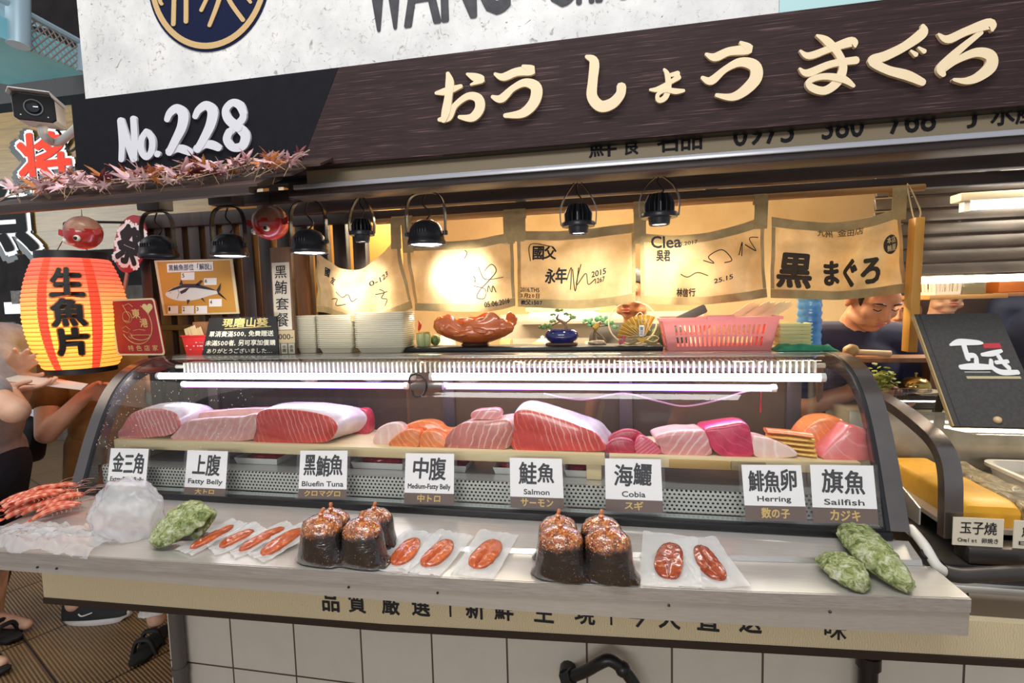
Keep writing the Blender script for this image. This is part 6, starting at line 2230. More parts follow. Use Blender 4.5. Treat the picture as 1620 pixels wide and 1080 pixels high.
for s_ in (-1, 1):
    mb.prism([o_ + V3((0.03, -0.022, 0.024)), o_ + V3((0.03 + s_ * 0.05, -0.018, 0.002)), o_ + V3((0.03 + s_ * 0.036, -0.018, 0.0004)), o_ + V3((0.03 + s_ * 0.005, -0.022, 0.012))], (0, 0.003, 0))
obj('paper_base', mb, plain('olive_gold_paper', '9a8448', 0.5), t, 0)
obj('gold_knot', MB().prism([o_ + V3((0.012, -0.026, 0.026)), o_ + V3((0.052, -0.026, 0.026)), o_ + V3((0.034, -0.026, 0.006))], (0, 0.003, 0)), G2, t, 0)
mb = MB()
for _ in range(14):
    mb.ball(o_ + V3((0.012 + rd_.uniform(-0.018, 0.03), -0.014, 0.075 + rd_.uniform(-0.014, 0.02))), 0.006, 1)
obj('gold_beads', mb, G2, t)
# leafy cone behind
c = at(1032, 545, 1.90)
mb = MB()
rd_ = random.Random(8)
for i in range(46):
    a, k = rd_.uniform(0, 6.28), rd_.uniform(0.2, 1)
    b = V3((c.x + 0.0 + 0.01 * math.cos(a), 1.898 + 0.006 * math.sin(a), TR + 0.012))
    tip = b + V3((math.cos(a) * 0.045 * k, math.sin(a) * 0.02 * k, 0.03 + 0.03 * rd_.random()))
    mb.tube([b, lerp(b, tip, 0.6) + V3((0, 0, 0.008)), tip], [0.0016, 0.0020, 0.0003], 5)
solo('succulent', mb.lathe([(0, 0.0), (0.016, 0.0), (0.02, 0.014), (0.0, 0.014)], (c.x, 1.898, TR), 16), plain('grey_green_blade', '6f7f5a', 0.55, 0, '94a276', 60), 'spiky grey-green succulent between the fan ornament and the pink basket', 'plant')

# pink basket
def basket(t, cx, cy, z, w0, d0, w1, d1, h, rows, cols, mat, part='basket_wall', side_cols=6):
    P = lambda s, u, v: None
    mb = MB()

    def wall(A0, B0, A1, B1, n, nd):
        U = [0.0]
        cells = 2 * n + 1
        m0 = 0.08
        us = [0, m0] + [m0 + (1 - 2 * m0) * k / cells for k in range(1, cells + 1)] + [1]
        vs = [0, 0.14]
        for r in range(rows):
            lo = 0.14 + r * (0.70 / rows)
            vs += [lo + 0.70 / rows * 0.80, lo + 0.70 / rows]
        vs[-1] = 0.84
        vs.append(1.0)
        vs = sorted(set(round(v, 4) for v in vs))
        S = lambda u, v: lerp(lerp(A0, B0, u), lerp(A1, B1, u), v)
        for iu in range(len(us) - 1):
            for iv in range(len(vs) - 1):
                slot = 2 <= iu <= len(us) - 3 and iu % 2 == 0 and 1 <= iv <= len(vs) - 3 and (iv % 2 == 1)
                if slot:
                    continue
                q = [S(us[iu], vs[iv]), S(us[iu + 1], vs[iv]), S(us[iu + 1], vs[iv + 1]), S(us[iu], vs[iv + 1])]
                mb.prism(q, nd)
    c0 = [V3((cx + a * w0, cy + b * d0, z)) for a, b in ((-1, -1), (1, -1), (1, 1), (-1, 1))]
    c1 = [V3((cx + a * w1, cy + b * d1, z + h)) for a, b in ((-1, -1), (1, -1), (1, 1), (-1, 1))]
    wall(c0[0], c0[1], c1[0], c1[1], cols, V3((0, 0.002, 0)))
    wall(c0[2], c0[3], c1[2], c1[3], cols, V3((0, -0.002, 0)))
    wall(c0[1], c0[2], c1[1], c1[2], side_cols, V3((-0.002, 0, 0)))
    wall(c0[3], c0[0], c1[3], c1[0], side_cols, V3((0.002, 0, 0)))
    mb.add(c0, [[0, 1, 2, 3]]).add([p + V3((0, 0, 0.002)) for p in c0], [[3, 2, 1, 0]])
    obj(part, mb, mat, t, 0)
    R = lambda k, zz: [V3((cx + a * (w1 + k), cy + b * (d1 + k), z + zz)) for a, b in ((-1, -1), (1, -1), (1, 1), (-1, 1))]
    mb = MB().loft([R(0.0, h - 0.010), R(0.007, h - 0.010), R(0.008, h), R(0.0, h + 0.001), R(-0.0025, h - 0.002)], False)
    obj('rim', mb, mat, t, 30, fix=False)


PINKP = plain('pink_basket_plastic', 'ee8f88', 0.4, 0, 'e88680', 8)
a, b = at(1056, 556, 1.80), at(1218, 556, 1.80)
cx = (a.x + b.x) / 2
t = thing('pink_basket', 'pink plastic basket with slotted sides on the case top', 'basket', (cx, 1.845, CT))
basket(t, cx, 1.845, CT, (b.x - a.x) / 2, 0.058, (b.x - a.x) / 2 + 0.022, 0.072, 0.112, 2, 19, PINKP)
obj('handle_lip', MB().span((cx - 0.04, 1.762, CT + 0.103), (cx + 0.045, 1.768, CT + 0.119), 0.002), PINKP, t)
for i in range(12):
    x = cx + 0.02 + i * 0.012
    solo('wood_strip', MB().bar((x - 0.04, 1.842 + 0.004 * (i % 3), CT + 0.06), (x + 0.10, 1.858 + 0.005 * (i % 4), CT + 0.150 + 0.003 * (i % 2)), 0.018, 0.0035, (0, 1, 0)), PINE, 'thin pale wooden slat sticking out of the pink basket', 'slat', 'wooden slats in the pink basket', 20)
solo('dark_cloth_roll', MB().bar((cx - 0.16, 1.835, CT + 0.085), (cx - 0.03, 1.85, CT + 0.142), 0.03, 0.02, (0, 1, 0), 0.006), plain('charcoal_cloth', '46433f', 0.8), 'dark folded strip lying slanted in the pink basket', 'cloth')
# yellow trays, blue roll, green cloth
c = at(1252, 548, 1.86)
pr = solo('yellow_tray', MB().loft(tapered(c.x, 1.868, CT, 0.048, 0.04, 0.052, 0.044, 0.0115, 0.002, 0.002, 0.2, 3)), plain('cream_yellow_plastic', 'e3dba0', 0.45), 'cream yellow shallow tray in the stack behind the green cloth', 'tray', 'cream yellow trays', 30, origin=(c.x, 1.868, CT))
for i in range(1, 7):
    dup(pr, (c.x + 0.0015 * (i % 2), 1.868, CT + i * 0.0122))
c = at(1284, 540, 1.90)
t = thing('blue_roll', 'upright bright blue plastic roll beside the chef', 'roll', (c.x, 1.925, CT))
mb = MB()
rings = []
for i in range(21):
    z = i / 20 * 0.165
    r = 0.038 + 0.0018 * math.sin(i * 1.9) + 0.001 * math.sin(i * 4.1)
    rings.append([V3((c.x + r * math.cos(q), 1.925 + r * math.sin(q), CT + z)) for q in [2 * math.pi * j / 28 for j in range(28)]])
mb.loft(rings)
obj('roll', mb, plain('blue_film', '3f7fc4', 0.25, 0, '5b9ad8', 12, 0.3, 40, coat=0.4), t, 60)
obj('core', MB().lathe([(0.012, 0.1652), (0.018, 0.1652), (0.018, 0.172), (0.012, 0.172)], (c.x, 1.925, CT), 20), plain('brown_carton_core', '9b7a55', 0.8), t)
a, b = at(1222, 556, 1.79), at(1318, 552, 1.79)


def clothS(u, v):
    x = lerp(a.x, b.x, u)
    z = 0.012 + 0.010 * noise.noise(V3((u * 5, v * 3, 3))) + 0.012 * math.sin(math.pi * u) * (1 - v) * 0.6
    e = min(u, 1 - u, v, 1 - v)
    return V3((x, lerp(1.745, 1.82, v) + 0.008 * noise.noise(V3((u * 4, v * 4, 9))), CT + 0.0015 + max(z, 0.001) * min(e * 9, 1)))


solo('green_cloth', MB().sheet(clothS, 30, 16, 0.0015), plain('green_towel', '3f9a72', 0.85, 0, '2f8560', 60, 0.3, 200), 'crumpled green cloth at the end of the case top', 'cloth', None, 80)
# ================================================================== AT THE STALL'S OPEN END
# paper lantern
LC = V3((-2.19, 1.74, 1.225))
LH, LR = 0.445, 0.172
lm = NT('lit_lantern_paper')
sp_ = lm.n('ShaderNodeSeparateXYZ')
lm.l(lm.coords(), sp_.inputs[0])
hz = mth(lm, 'MULTIPLY', sp_.outputs['Z'], 1 / LH)
grad = lm.ramp(hz, [(0.10, 'ffb347'), (0.35, 'ffc94f'), (0.62, 'ff9a55'), (0.85, 'f5604a')])
# printed red vertical bands
ang = lm.n('ShaderNodeMath', operation='ARCTAN2')
lm.l(sp_.outputs['Y'], ang.inputs[0])
lm.l(sp_.outputs['X'], ang.inputs[1])
aa = mth(lm, 'MULTIPLY', mth(lm, 'ADD', ang.outputs[0], 0.82), 1 / 0.62)
fr2 = mth(lm, 'ABSOLUTE', mth(lm, 'SUBTRACT', mth(lm, 'ABSOLUTE', aa), 0.80))
band = mth(lm, 'LESS_THAN', fr2, 0.17)
colr = lm.mix(band, grad, 'e8452c')
lm.set(col=colr, ecol=colr, estr=0.85, rough=0.7)
t = thing('paper_lantern', 'large glowing orange paper lantern with black vertical characters at the stall end', 'lantern', LC)
prof = []
NR = 26
lprof = lambda u: LR * (0.60 + 0.40 * math.sin(math.pi * min(max(0.06 + 0.88 * u, 0), 1)) ** 0.75)
for i in range(NR + 1):
    u = i / NR
    r = lprof(u)
    prof.append((r - 0.0022, u * LH))
    if i < NR:
        prof.append((lprof((i + 0.5) / NR) + 0.002, (i + 0.5) / NR * LH))
obj('shade', MB().lathe(prof, LC, 48), lm.mat, t, 25)
mb = MB()
for i in range(1, NR):
    u = i / NR
    r = lprof(u) + 0.0002
    mb.tube([LC + V3((math.cos(a) * r, math.sin(a) * r, u * LH)) for a in [2 * math.pi * j / 40 for j in range(40)]], 0.0011, 4, True)
obj('ribs', mb, plain('lantern_rib', 'b5502c', 0.6), t)
for nm, z, h in (('top_ring', LH, 0.030), ('bottom_ring', -0.022, 0.022)):
    r = lprof(0) - 0.004
    obj(nm, MB().lathe([(r - 0.02, 0), (r, 0), (r, h), (r - 0.02, h), (r - 0.02, 0)], LC + V3((0, 0, z)), 36), BLACK, t)
obj('hanging_wire', MB().tube([LC + V3((-0.085, 0, LH + 0.028)), LC + V3((0, 0, LH + 0.13)), LC + V3((0.085, 0, LH + 0.028))], 0.002, 5).tube(catmull([LC + V3((0, 0, LH + 0.13)), LC + V3((0, 0.0, LH + 0.155)), V3((-2.112, 1.955, 1.85))], 5), 0.006, 6), BLACK, t)


def onlan(u, v, d=0.004):
    a = -0.82 + (u - 0.5) * 0.95
    r = lprof(v) + d
    return LC + V3((math.cos(a) * r, math.sin(a) * r, v * LH))


mb, mb2 = MB(), MB()
for ch, v0, v1 in (('生', 0.66, 0.90), ('魚', 0.40, 0.63), ('片', 0.14, 0.37)):
    put_text(mb, ch, lambda a, b: onlan(0.20 + 0.60 * a, lerp(v0, v1, b), 0.0065), 0.045)
    put_text(mb2, ch, lambda a, b: onlan(0.18 + 0.64 * a, lerp(v0 - 0.006, v1 + 0.006, b), 0.0045), 0.065)
obj('vertical_lettering', mb, plain('gloss_black_brush', '1a1512', 0.55), t, 0)
obj('lettering_edge', mb2, plain('amber_letter_edge', 'd97a2a', 0.4), t, 0)

# red fish balls
FRED = plain('red_fish_lacquer', 'c3322c', 0.25, 0, 'a82524', 14, coat=0.5)
FTOP = plain('worn_fish_top', '8d4a3c', 0.4, 0, 'b98a6a', 18, coat=0.3)
for px, py, Y, r, yaw, lab in ((132, 368, 1.60, 0.063, 0.15, 'round red fish ornament hanging beside the paper lantern'), (428, 352, 1.60, 0.062, 0.0, 'round red fish ornament with a worn pale top hanging between two bell lamps')):
    c = at(px, py, Y)
    t = thing('fish_ornament', lab, 'ornament', c, 'round red fish ornaments')
    R = Matrix.Rotation(yaw, 3, 'Z')
    L = lambda x, y, z: c + R @ V3((x * r, y * r, z * r))
    mb = MB().ball((0, 0, 0), 1, 4)
    mb.move(lambda p: L(p.x, p.y * 0.9, p.z * 0.98))
    nb = len(mb.f)
    mb.m = [1 if sum(mb.v[i].z for i in f) / len(f) > c.z + 0.05 * r + 0.12 * r * math.sin(9 * (mb.v[f[0]].x - c.x) / r) else 0 for f in mb.f]
    obj('body', mb, [FRED, FTOP], t, 80)
    for ex, ez in ((0.28, -0.42), (-0.72, -0.50)):
        ey = -0.9 * math.sqrt(max(1 - ex * ex - (ez / 0.98) ** 2, 0.02))
        e = obj('eye', MB().ball(L(ex, ey, ez), 0.19 * r, 2), plain('eye_white_paint', 'ece4d6', 0.3), t)
        obj('pupil', MB().ball(L(ex * 1.02, ey * 1.09, ez * 1.02), 0.14 * r, 2), BLACK, e)
    mb = MB().tube(catmull([L(-0.42, -0.72, -0.66), L(-0.24, -0.76, -0.76), L(0.0, -0.66, -0.76)], 5), 0.05 * r, 6)
    obj('mouth', mb, plain('pink_lip_paint', 'd9847a', 0.4), t)
    for sgn in (1, -1):
        P = [L(sgn * 0.86, -0.3, 0.05), L(sgn * 1.25, -0.3, 0.22), L(sgn * 1.30, -0.3, -0.12), L(sgn * 1.08, -0.3, -0.22), L(sgn * 0.9, -0.3, -0.18)]
        obj('fin', MB().prism(P, (0, 0.006, 0)), FRED, t, 30)
    obj('string', MB().tube([L(0, 0, 0.97), V3((c.x, c.y, 1.848 if px > 300 else 1.838))], 0.0012, 5), BLACK, t)

# red paddle fan with one black character
PY_ = 1.925
c = at(206, 386, PY_)
t = thing('paddle_sign', 'red oval paddle sign with one black white-edged character on the dark slats', 'sign', at(225, 440, PY_))
A_ = math.radians(-22)
E = lambda u, v, d=0.0: V3((c.x + u * math.cos(A_) - v * math.sin(A_), PY_ - d, c.z + u * math.sin(A_) + v * math.cos(A_)))
obj('paddle', MB().prism([E(0.083 * math.cos(q), 0.132 * math.sin(q)) for q in [2 * math.pi * j / 40 for j in range(40)]], (0, 0.006, 0)), plain('worn_red_lacquer', 'a5333a', 0.35, 0, '8a2a2f', 12), t, 30)
obj('handle', MB().bar(E(0.018, -0.128, -0.003), E(0.026, -0.22, -0.003), 0.014, 0.008, (0, 1, 0)), plain('grey_handle', 'a79a90', 0.5), t)
for nm, o_, m, d in (('character_edge', 0.10, CARDW, 0.001), ('character', 0.045, INK, 0.0018)):
    mb = MB()
    g = (o_ - 0.045) * 0.14
    put_text(mb, '祭', lambda a, b: E(-0.060 - g + (0.12 + 2 * g) * a, -0.088 - g + (0.165 + 2 * g) * b, d), o_)
    obj(nm, mb, m, t, 0)

# security camera on the sign's end
c = at(62, 176, 1.42)
t = thing('security_camera', 'white bullet security camera with a dark front bracketed to the end of the sign', 'camera', c)
f = V3((0.62, -0.78, -0.10)).normalized()
R_ = V3((f.y, -f.x, 0)).normalized() * -1
U_ = R_.cross(f) if R_.cross(f).z > 0 else -R_.cross(f)
K = lambda x, y, z: c + R_ * x + f * y + U_ * z
oct_ = lambda w, h, y: [K(w * a, y, h * b) for a, b in ((-1, -0.8), (-0.8, -1), (0.8, -1), (1, -0.8), (1, 0.7), (0.8, 1), (-0.8, 1), (-1, 0.7))]
obj('housing', MB().loft([oct_(0.046, 0.036, -0.075), oct_(0.054, 0.042, -0.06), oct_(0.054, 0.042, 0.045)]), plain('camera_white', 'd9d6d2', 0.35), t, 30)
obj('front_plate', MB().loft([oct_(0.0535, 0.0415, 0.0455), oct_(0.051, 0.039, 0.052)]), plain('camera_black_glass', '17181a', 0.5, spec=0.2), t, 30)
mb = MB()
sh_ = [K(-0.056, -0.10, 0.030), K(-0.05, -0.10, 0.046), K(0.05, -0.10, 0.046), K(0.056, -0.10, 0.030)]
mb.loft([sh_ + [q - U_ * 0.003 for q in sh_[::-1]], [q + f * 0.18 + U_ * 0.004 for q in sh_ + [q - U_ * 0.003 for q in sh_[::-1]]]])
obj('sun_hood', mb, plain('camera_hood_grey', 'c9c7c4', 0.4), t, 30)
Rm = Matrix((R_, U_, f)).transposed()
ln = obj('lens', MB().lathe([(0.0, 0.056), (0.011, 0.056), (0.016, 0.058), (0.018, 0.0525), (0.0, 0.0525)], c, 24, Rm), plain('lens_glass', '101116', 0.05, coat=1.0), t)
obj('lens_ring', MB().lathe([(0.022, 0.0522), (0.025, 0.0522), (0.025, 0.055), (0.022, 0.055), (0.022, 0.0522)], c, 24, Rm), plain('lens_ring_grey', '55585c', 0.4), t)
for a in (-0.034, 0.034):
    obj('indicator_light', MB().ball(K(a, 0.0525, -0.026), 0.0022, 1), WHITE, t)
tip = V3((-1.579, 1.345, c.z - 0.07))
obj('bracket', MB().tube(catmull([K(0.0, -0.02, -0.04), K(0.0, -0.02, -0.075), K(0.03, -0.05, -0.085), tip], 5), 0.013, 10), MC['camera_white'], t)
obj('cable', MB().tube(catmull([K(0.0, -0.09, 0.0), K(0.03, -0.11, -0.06), K(0.06, -0.06, -0.11), tip + V3((-0.004, 0.02, -0.02))], 6), 0.004, 6), BLACK, t)

# big characters on the planked wall
WY = 2.9
for ch, bl, br_, tl, col, lab in (('将', (40, 300), (120, 296), (38, 216), 'd9402c', 'large red cut-out character with white edge on the yellow planked wall'),
                                  ('魚', (-62, 402), (66, 398), (-58, 296), '141416', 'large black cut-out character with white edge on the yellow planked wall')):
    a, b, c = at(*bl, WY), at(*br_, WY), at(*tl, WY)
    b.z = a.z
    t = thing('wall_character', lab, 'sign', V3(((a.x + b.x) / 2, WY, a.z)))
    u, v = b - a, V3((0, 0, c.z - a.z))
    for nm, g, o_, d, th, m in (('black_backing', 0.06, 0.10, 0.012, 0.011, BLACK), ('white_edge', 0.03, 0.065, 0.018, 0.005, CARDW), ('character', 0.0, 0.03, 0.024, 0.005, plain('sign_' + col, col, 0.7, spec=0.1))):
        mb = MB()
        sh_ = V3((-0.03, 0, -0.012)) if nm == 'black_backing' else V3((0, 0, 0))
        put_text(mb, ch, quad(a - u * g - v * g + sh_ - V3((0, d, 0)), u * (1 + 2 * g), v * (1 + 2 * g)), o_, th=th * -1 if False else 0)
        obj(nm, mb, m, t, 0)

# market aisle glimpsed behind the lantern
t = thing('shelf_stand', 'cluttered pale display stand with a lit white screen behind the lantern', 'stand', V3((-5.2, 4.6, 0)))
obj('frame', MB().span((-6.3, 4.6, 0), (-4.2, 5.0, 1.0), 0.01).span((-6.3, 4.9, 1.0), (-4.2, 5.0, 1.75), 0.01), plain('dim_stand_grey', '8d867b', 0.6, 0, '5f574d', 6), t)
sc_ = at(20, 487, 4.58)
obj('lit_screen', MB().box((sc_.x, 4.585, sc_.z), (0.22, 0.02, 0.13)), emit('lit_white_screen', 'e8f0ff', 1.6), t)
for i, (px, py) in enumerate(((8, 520), (14, 540), (32, 470))):
    q = at(px, py, 4.56)
    obj('price_board', MB().box((q.x, 4.57, q.z), (0.26, 0.02, 0.15)), plain('pale_price_board', 'cfc7ba', 0.6, 0, '9c9488', 30), t)
# ================================================================== NEXT STALL BEYOND THE END FRAME
# lower neighbouring case
RX = 0.83
rc = thing('side_case', 'lower open-fronted steel food case beside the big glass case', 'display case', (1.4, 1.5, 0.5))
RP = [(1.36, 0.850), (1.362, 0.93), (1.368, 1.00), (1.388, 1.048), (1.43, 1.082), (1.50, 1.105), (1.62, 1.13), (1.78, 1.148)]
RPc = [(p.x, p.y) for p in catmull([(y, z, 0) for y, z in RP], 5)]
for x0 in (RX - 0.04, 2.45):
    rings = [[V3((x0, y, z)), V3((x0 + 0.04, y, z)), V3((x0 + 0.04, y2, z2)), V3((x0, y2, z2))] for (y, z), (y2, z2) in zip(RPc, offs(RPc, 0.026))]
    obj('end_hoop', MB().loft(rings), STEEL_V, rc, 40)
obj('base', MB().span((RX - 0.05, 1.335, 0.755), (2.6, 1.9, 0.80), 0.006), plain('black_base_panel', '2a2624', 0.4), rc)
obj('bottom_trim', MB().span((RX - 0.05, 1.322, 0.736), (2.6, 1.9, 0.7545), 0.003), STEEL, rc)
obj('front_rail', MB().span((RX + 0.0, 1.336, 0.801), (2.45, 1.392, 0.842), 0.004), plain('dark_rail_steel', '4d4743', 0.3, 0.6), rc)
obj('deck', MB().span((RX + 0.0, 1.40, 0.85), (2.45, 1.86, 0.862)), STEEL, rc)
obj('side_wall', MB().prism([(RX - 0.062, 1.42, 0.856), (RX - 0.062, 1.80, 0.856), (RX - 0.062, 1.80, 1.02), (RX - 0.062, 1.42, 0.90)], (0.004, 0, 0)), STEEL, rc)
obj('rear_counter', MB().span((RX - 0.04, 1.865, 0.72), (2.6, 2.06, 1.055), 0.006), plain('warm_counter_steel', 'c2b59c', 0.3, 0.4, 'a3957c', 9), rc)
obj('glass_lid', MB().sheet(lambda u, v: V3((lerp(RX, 2.45, u), *RPc[18 + int(round(v * 17))])), 4, 17), GLASS, rc, 60)
# egg roll block, eel, trays
TAM = plain('golden_egg_block', 'f0b63a', 0.45, 0, 'e3a32c', 20, 0.1, 80)


def slab(name, label, cat, x0, x1, ya, yb, z0, h, mat, r=0.010, bump_=0.0, extra=None):
    mb = MB()
    n = 26
    rings = []
    for i in range(n + 1):
        y = lerp(ya, yb, i / n)
        e = min(i, n - i) / n
        k = min(e * 14, 1) ** 0.5 if e < 0.072 else 1
        hh = h * (0.82 + 0.18 * k)
        wob = lambda s_: bump_ * noise.noise(V3((s_, y * 22, h * 9)))
        P = [V3((x0, y, z0)), V3((x1, y, z0)), V3((x1, y, z0 + hh - r)), V3((x1 - r * 0.4, y, z0 + hh - r * 0.3)), V3((x1 - r, y, z0 + hh + wob(1))), V3((lerp(x0, x1, 0.66), y, z0 + hh + wob(2))), V3((lerp(x0, x1, 0.33), y, z0 + hh + wob(3))), V3((x0 + r, y, z0 + hh + wob(4))), V3((x0 + r * 0.4, y, z0 + hh - r * 0.3)), V3((x0, y, z0 + hh - r))]
        rings.append(P)
    mb.loft(rings)
    return solo(name, mb, mat, label, cat, None, 50)


slab('egg_block', 'long golden egg roll block lying front to back in the lower case', 'egg roll', 0.862, 0.985, 1.415, 1.80, 0.8625, 0.062, TAM, 0.012, 0.002)
EEL = NT('grilled_eel')
en_ = EEL.noise(EEL.coords((1, 0.5, 1)), 45, 6, 0.7, 0.8)
EEL.set(col=EEL.ramp(en_, [(0.35, '4a3f30'), (0.5, '8a7a58'), (0.62, 'b9a77e'), (0.75, 'c98a4a')]), rough=0.35, coat=0.3)
EEL.bump(en_, 0.6, 0.006)
slab('grilled_fish', 'long grey-brown grilled fish fillet lying beside the golden egg block', 'fish', 1.012, 1.105, 1.41, 1.82, 0.8625, 0.045, EEL.mat, 0.014, 0.010)
t = thing('steel_tray', 'white-rimmed shallow tray of pale fish next to the grilled fillet', 'tray', (1.30, 1.60, 0.8625))
mb = MB()
mb.loft(tapered(1.30, 1.60, 0.8625, 0.145, 0.19, 0.155, 0.20, 0.055, 0.004, 0.010, 0.25, 5))
obj('tray', mb, plain('white_enamel', 'e2dccf', 0.3), t, 40)
obj('fish_filling', MB().ball((1.30, 1.60, 0.89), (0.13, 0.17, 0.018), 4, 0.3, 4).move(lambda p: V3((p.x, p.y, max(p.z, 0.868)))), plain('pale_fish_filling', 'b9a78c', 0.45, 0, '8f7c62', 30), t, 80)
t = thing('steel_tray', 'white-rimmed tray farther along the lower case, half out of the picture', 'tray', (1.66, 1.60, 0.8625))
obj('tray', MB().loft(tapered(1.66, 1.60, 0.8625, 0.145, 0.19, 0.155, 0.20, 0.055, 0.004, 0.010, 0.25, 5)), MC['white_enamel'], t, 40)
# cards on the lower case
for (bl, br_, tl, l1, l2, lab) in (((1506, 872), (1586, 874), (1510, 822), '玉子燒', 'Omelet 卵焼き', 'small cream card lettered Omelet below the golden egg block'), ((1602, 872), (1690, 875), (1602, 825), '鰻魚', 'Eel 鰻', 'small cream card at the frame edge below the grilled fillet')):
    Yc = 1.345
    a, b, c = at(*bl, Yc), at(*br_, Yc), at(*tl, Yc)
    b.z = a.z
    b = V3((b.x, Yc, a.z))
    c = V3((a.x, Yc, c.z))
    lift = max(0.8425 - a.z, 0)
    a.z += lift
    b.z += lift
    c.z += lift * 0.4
    t = thing('food_card', lab, 'card', (a + b) / 2, 'cards on the lower case')
    fq = quad(a, b - a, c - a)
    obj('card', MB().prism([fq(0, 0), fq(1, 0), fq(1, 1), fq(0, 1)], (0, 0.002, 0)), plain('cream_card', 'dcd0b8', 0.6), t, 0)
    mb = MB()
    put_text(mb, l1, quad(a + (b - a) * 0.14 + (c - a) * 0.42, (b - a) * 0.72, (c - a) * 0.45, 0.0008), 0.012, 0.07)
    put_text(mb, l2, quad(a + (b - a) * 0.10 + (c - a) * 0.12, (b - a) * 0.80, (c - a) * 0.18, 0.0008), 0.012)
    obj('lettering', mb, INK, t, 0)
# hoses in the gap
PIPEW = plain('white_hose', 'd8d2c8', 0.45)
mb = MB().tube(catmull([at(1440, 835, 1.36), at(1462, 862, 1.30), at(1480, 892, 1.27), at(1496, 905, 1.27)], 6), 0.011, 10)
t = thing('drain_hose', 'white and dark drain hose in the gap between the two cases', 'hose', at(1480, 900, 1.27))
obj('white_hose', mb, PIPEW, t)
obj('dark_sleeve', MB().tube(catmull([at(1494, 905, 1.27), at(1520, 910, 1.27), at(1560, 908, 1.28), at(1640, 905, 1.30)], 5), 0.017, 10), plain('dark_hose_rubber', '3a342f', 0.45), t)
obj('clamp', MB().lathe([(0.0125, -0.004), (0.016, -0.004), (0.016, 0.004), (0.0125, 0.004)], at(1470, 876, 1.285), 16, Matrix.Rotation(0.7, 3, 'X')), BLACK, t)
# reclined menu board
a, b = at(1511, 674, 1.40), at(1624, 674, 1.40)
b = V3((b.x + 0.02, 1.40, a.z))
top_y = 1.555
tl_ = at(1447, 497, top_y)
tr_ = at(1574, 497, top_y)
tl_.x, tr_.x = max(tl_.x, a.x - 0.03), tr_.x
v = (tl_ - a)
W = 0.195
u = V3((1, 0, 0)) * W
t = thing('menu_board', 'charcoal cloth-bound menu board with white brush characters, leaning over the lower case', 'menu', a + u * 0.5)
n = u.cross(v).normalized()
fq = lambda p, q, d=0.0: a + u * p + v * q + n * d
obj('cover', MB().prism([fq(0, 0), fq(1, 0), fq(1, 1), fq(0, 1)], n * -0.014), plain('charcoal_book_cloth', '4b4845', 0.85, 0, '403d3a', 120, 0.3, 400), t, 20)
obj('page_edge', MB().prism([fq(-0.018, 0.004, -0.002), fq(-0.0005, 0.004, -0.002), fq(-0.0005, 0.996, -0.002), fq(-0.018, 0.996, -0.002)], n * -0.01), plain('tan_page_edge', 'b59c6c', 0.7), t, 20)
obj('spine_groove', MB().prism([fq(0.05, 0.0, 0.0004), fq(0.062, 0.0, 0.0004), fq(0.062, 1, 0.0004), fq(0.05, 1, 0.0004)], n * -0.0003), plain('dark_groove', '2f2d2b', 0.8), t, 0)
on_ = lambda x, y: fq(x, y, 0.0006)
mb = MB()
for s_ in ([(0.28, 0.70, 0.02), (0.40, 0.725, 0.06), (0.60, 0.72, 0.045), (0.66, 0.715, 0.02)], [(0.44, 0.72, 0.06), (0.43, 0.64, 0.055), (0.42, 0.57, 0.05)], [(0.42, 0.60, 0.05), (0.52, 0.60, 0.045), (0.50, 0.53, 0.05)], [(0.30, 0.50, 0.04), (0.45, 0.505, 0.06), (0.64, 0.50, 0.045)],
           [(0.60, 0.61, 0.03), (0.72, 0.62, 0.05), (0.84, 0.645, 0.03)], [(0.68, 0.56, 0.04), (0.66, 0.50, 0.05), (0.74, 0.455, 0.05), (0.92, 0.455, 0.04)], [(0.78, 0.60, 0.05), (0.80, 0.54, 0.045), (0.84, 0.49, 0.05)], [(0.72, 0.54, 0.035), (0.86, 0.55, 0.035)]):
    brush(mb, s_, on_, -0.001)
obj('brush_characters', mb, plain('white_foil', 'ecebe8', 0.5), t, 0)
obj('red_seal', MB().prism([fq(0.66, 0.67, 0.0005), fq(0.86, 0.67, 0.0005), fq(0.86, 0.715, 0.0005), fq(0.66, 0.715, 0.0005)], n * 0.0005), plain('seal_red', 'c23a44', 0.5), t, 0)
obj('small_print', MB().prism([fq(0.33, 0.452, 0.0005), fq(0.62, 0.452, 0.0005), fq(0.62, 0.463, 0.0005), fq(0.33, 0.463, 0.0005)], n * 0.0005), plain('grey_print', 'a9a6a0', 0.6), t, 0)
obj('gold_rule', MB().prism([fq(0.33, 0.40, 0.0005), fq(0.93, 0.40, 0.0005), fq(0.93, 0.422, 0.0005), fq(0.33, 0.422, 0.0005)], n * 0.0005), plain('gold_rule_print', 'c2b48a', 0.5), t, 0)
for px in (0.48, 0.86):
    obj('stud', MB().ball(fq(px, 0.055, 0.002), 0.009, 2).move(lambda p: p), plain('brass_stud', 'd9b98a', 0.4), t)
obj('prop_leg', MB().prism([fq(0.42, 0.72, -0.0145), fq(0.58, 0.72, -0.0145), fq(0.56, 0.72, -0.0145) + V3((0, 0.10, -0.20)), fq(0.44, 0.72, -0.0145) + V3((0, 0.10, -0.20))], (0, 0.004, 0)), BLACK, t, 0)
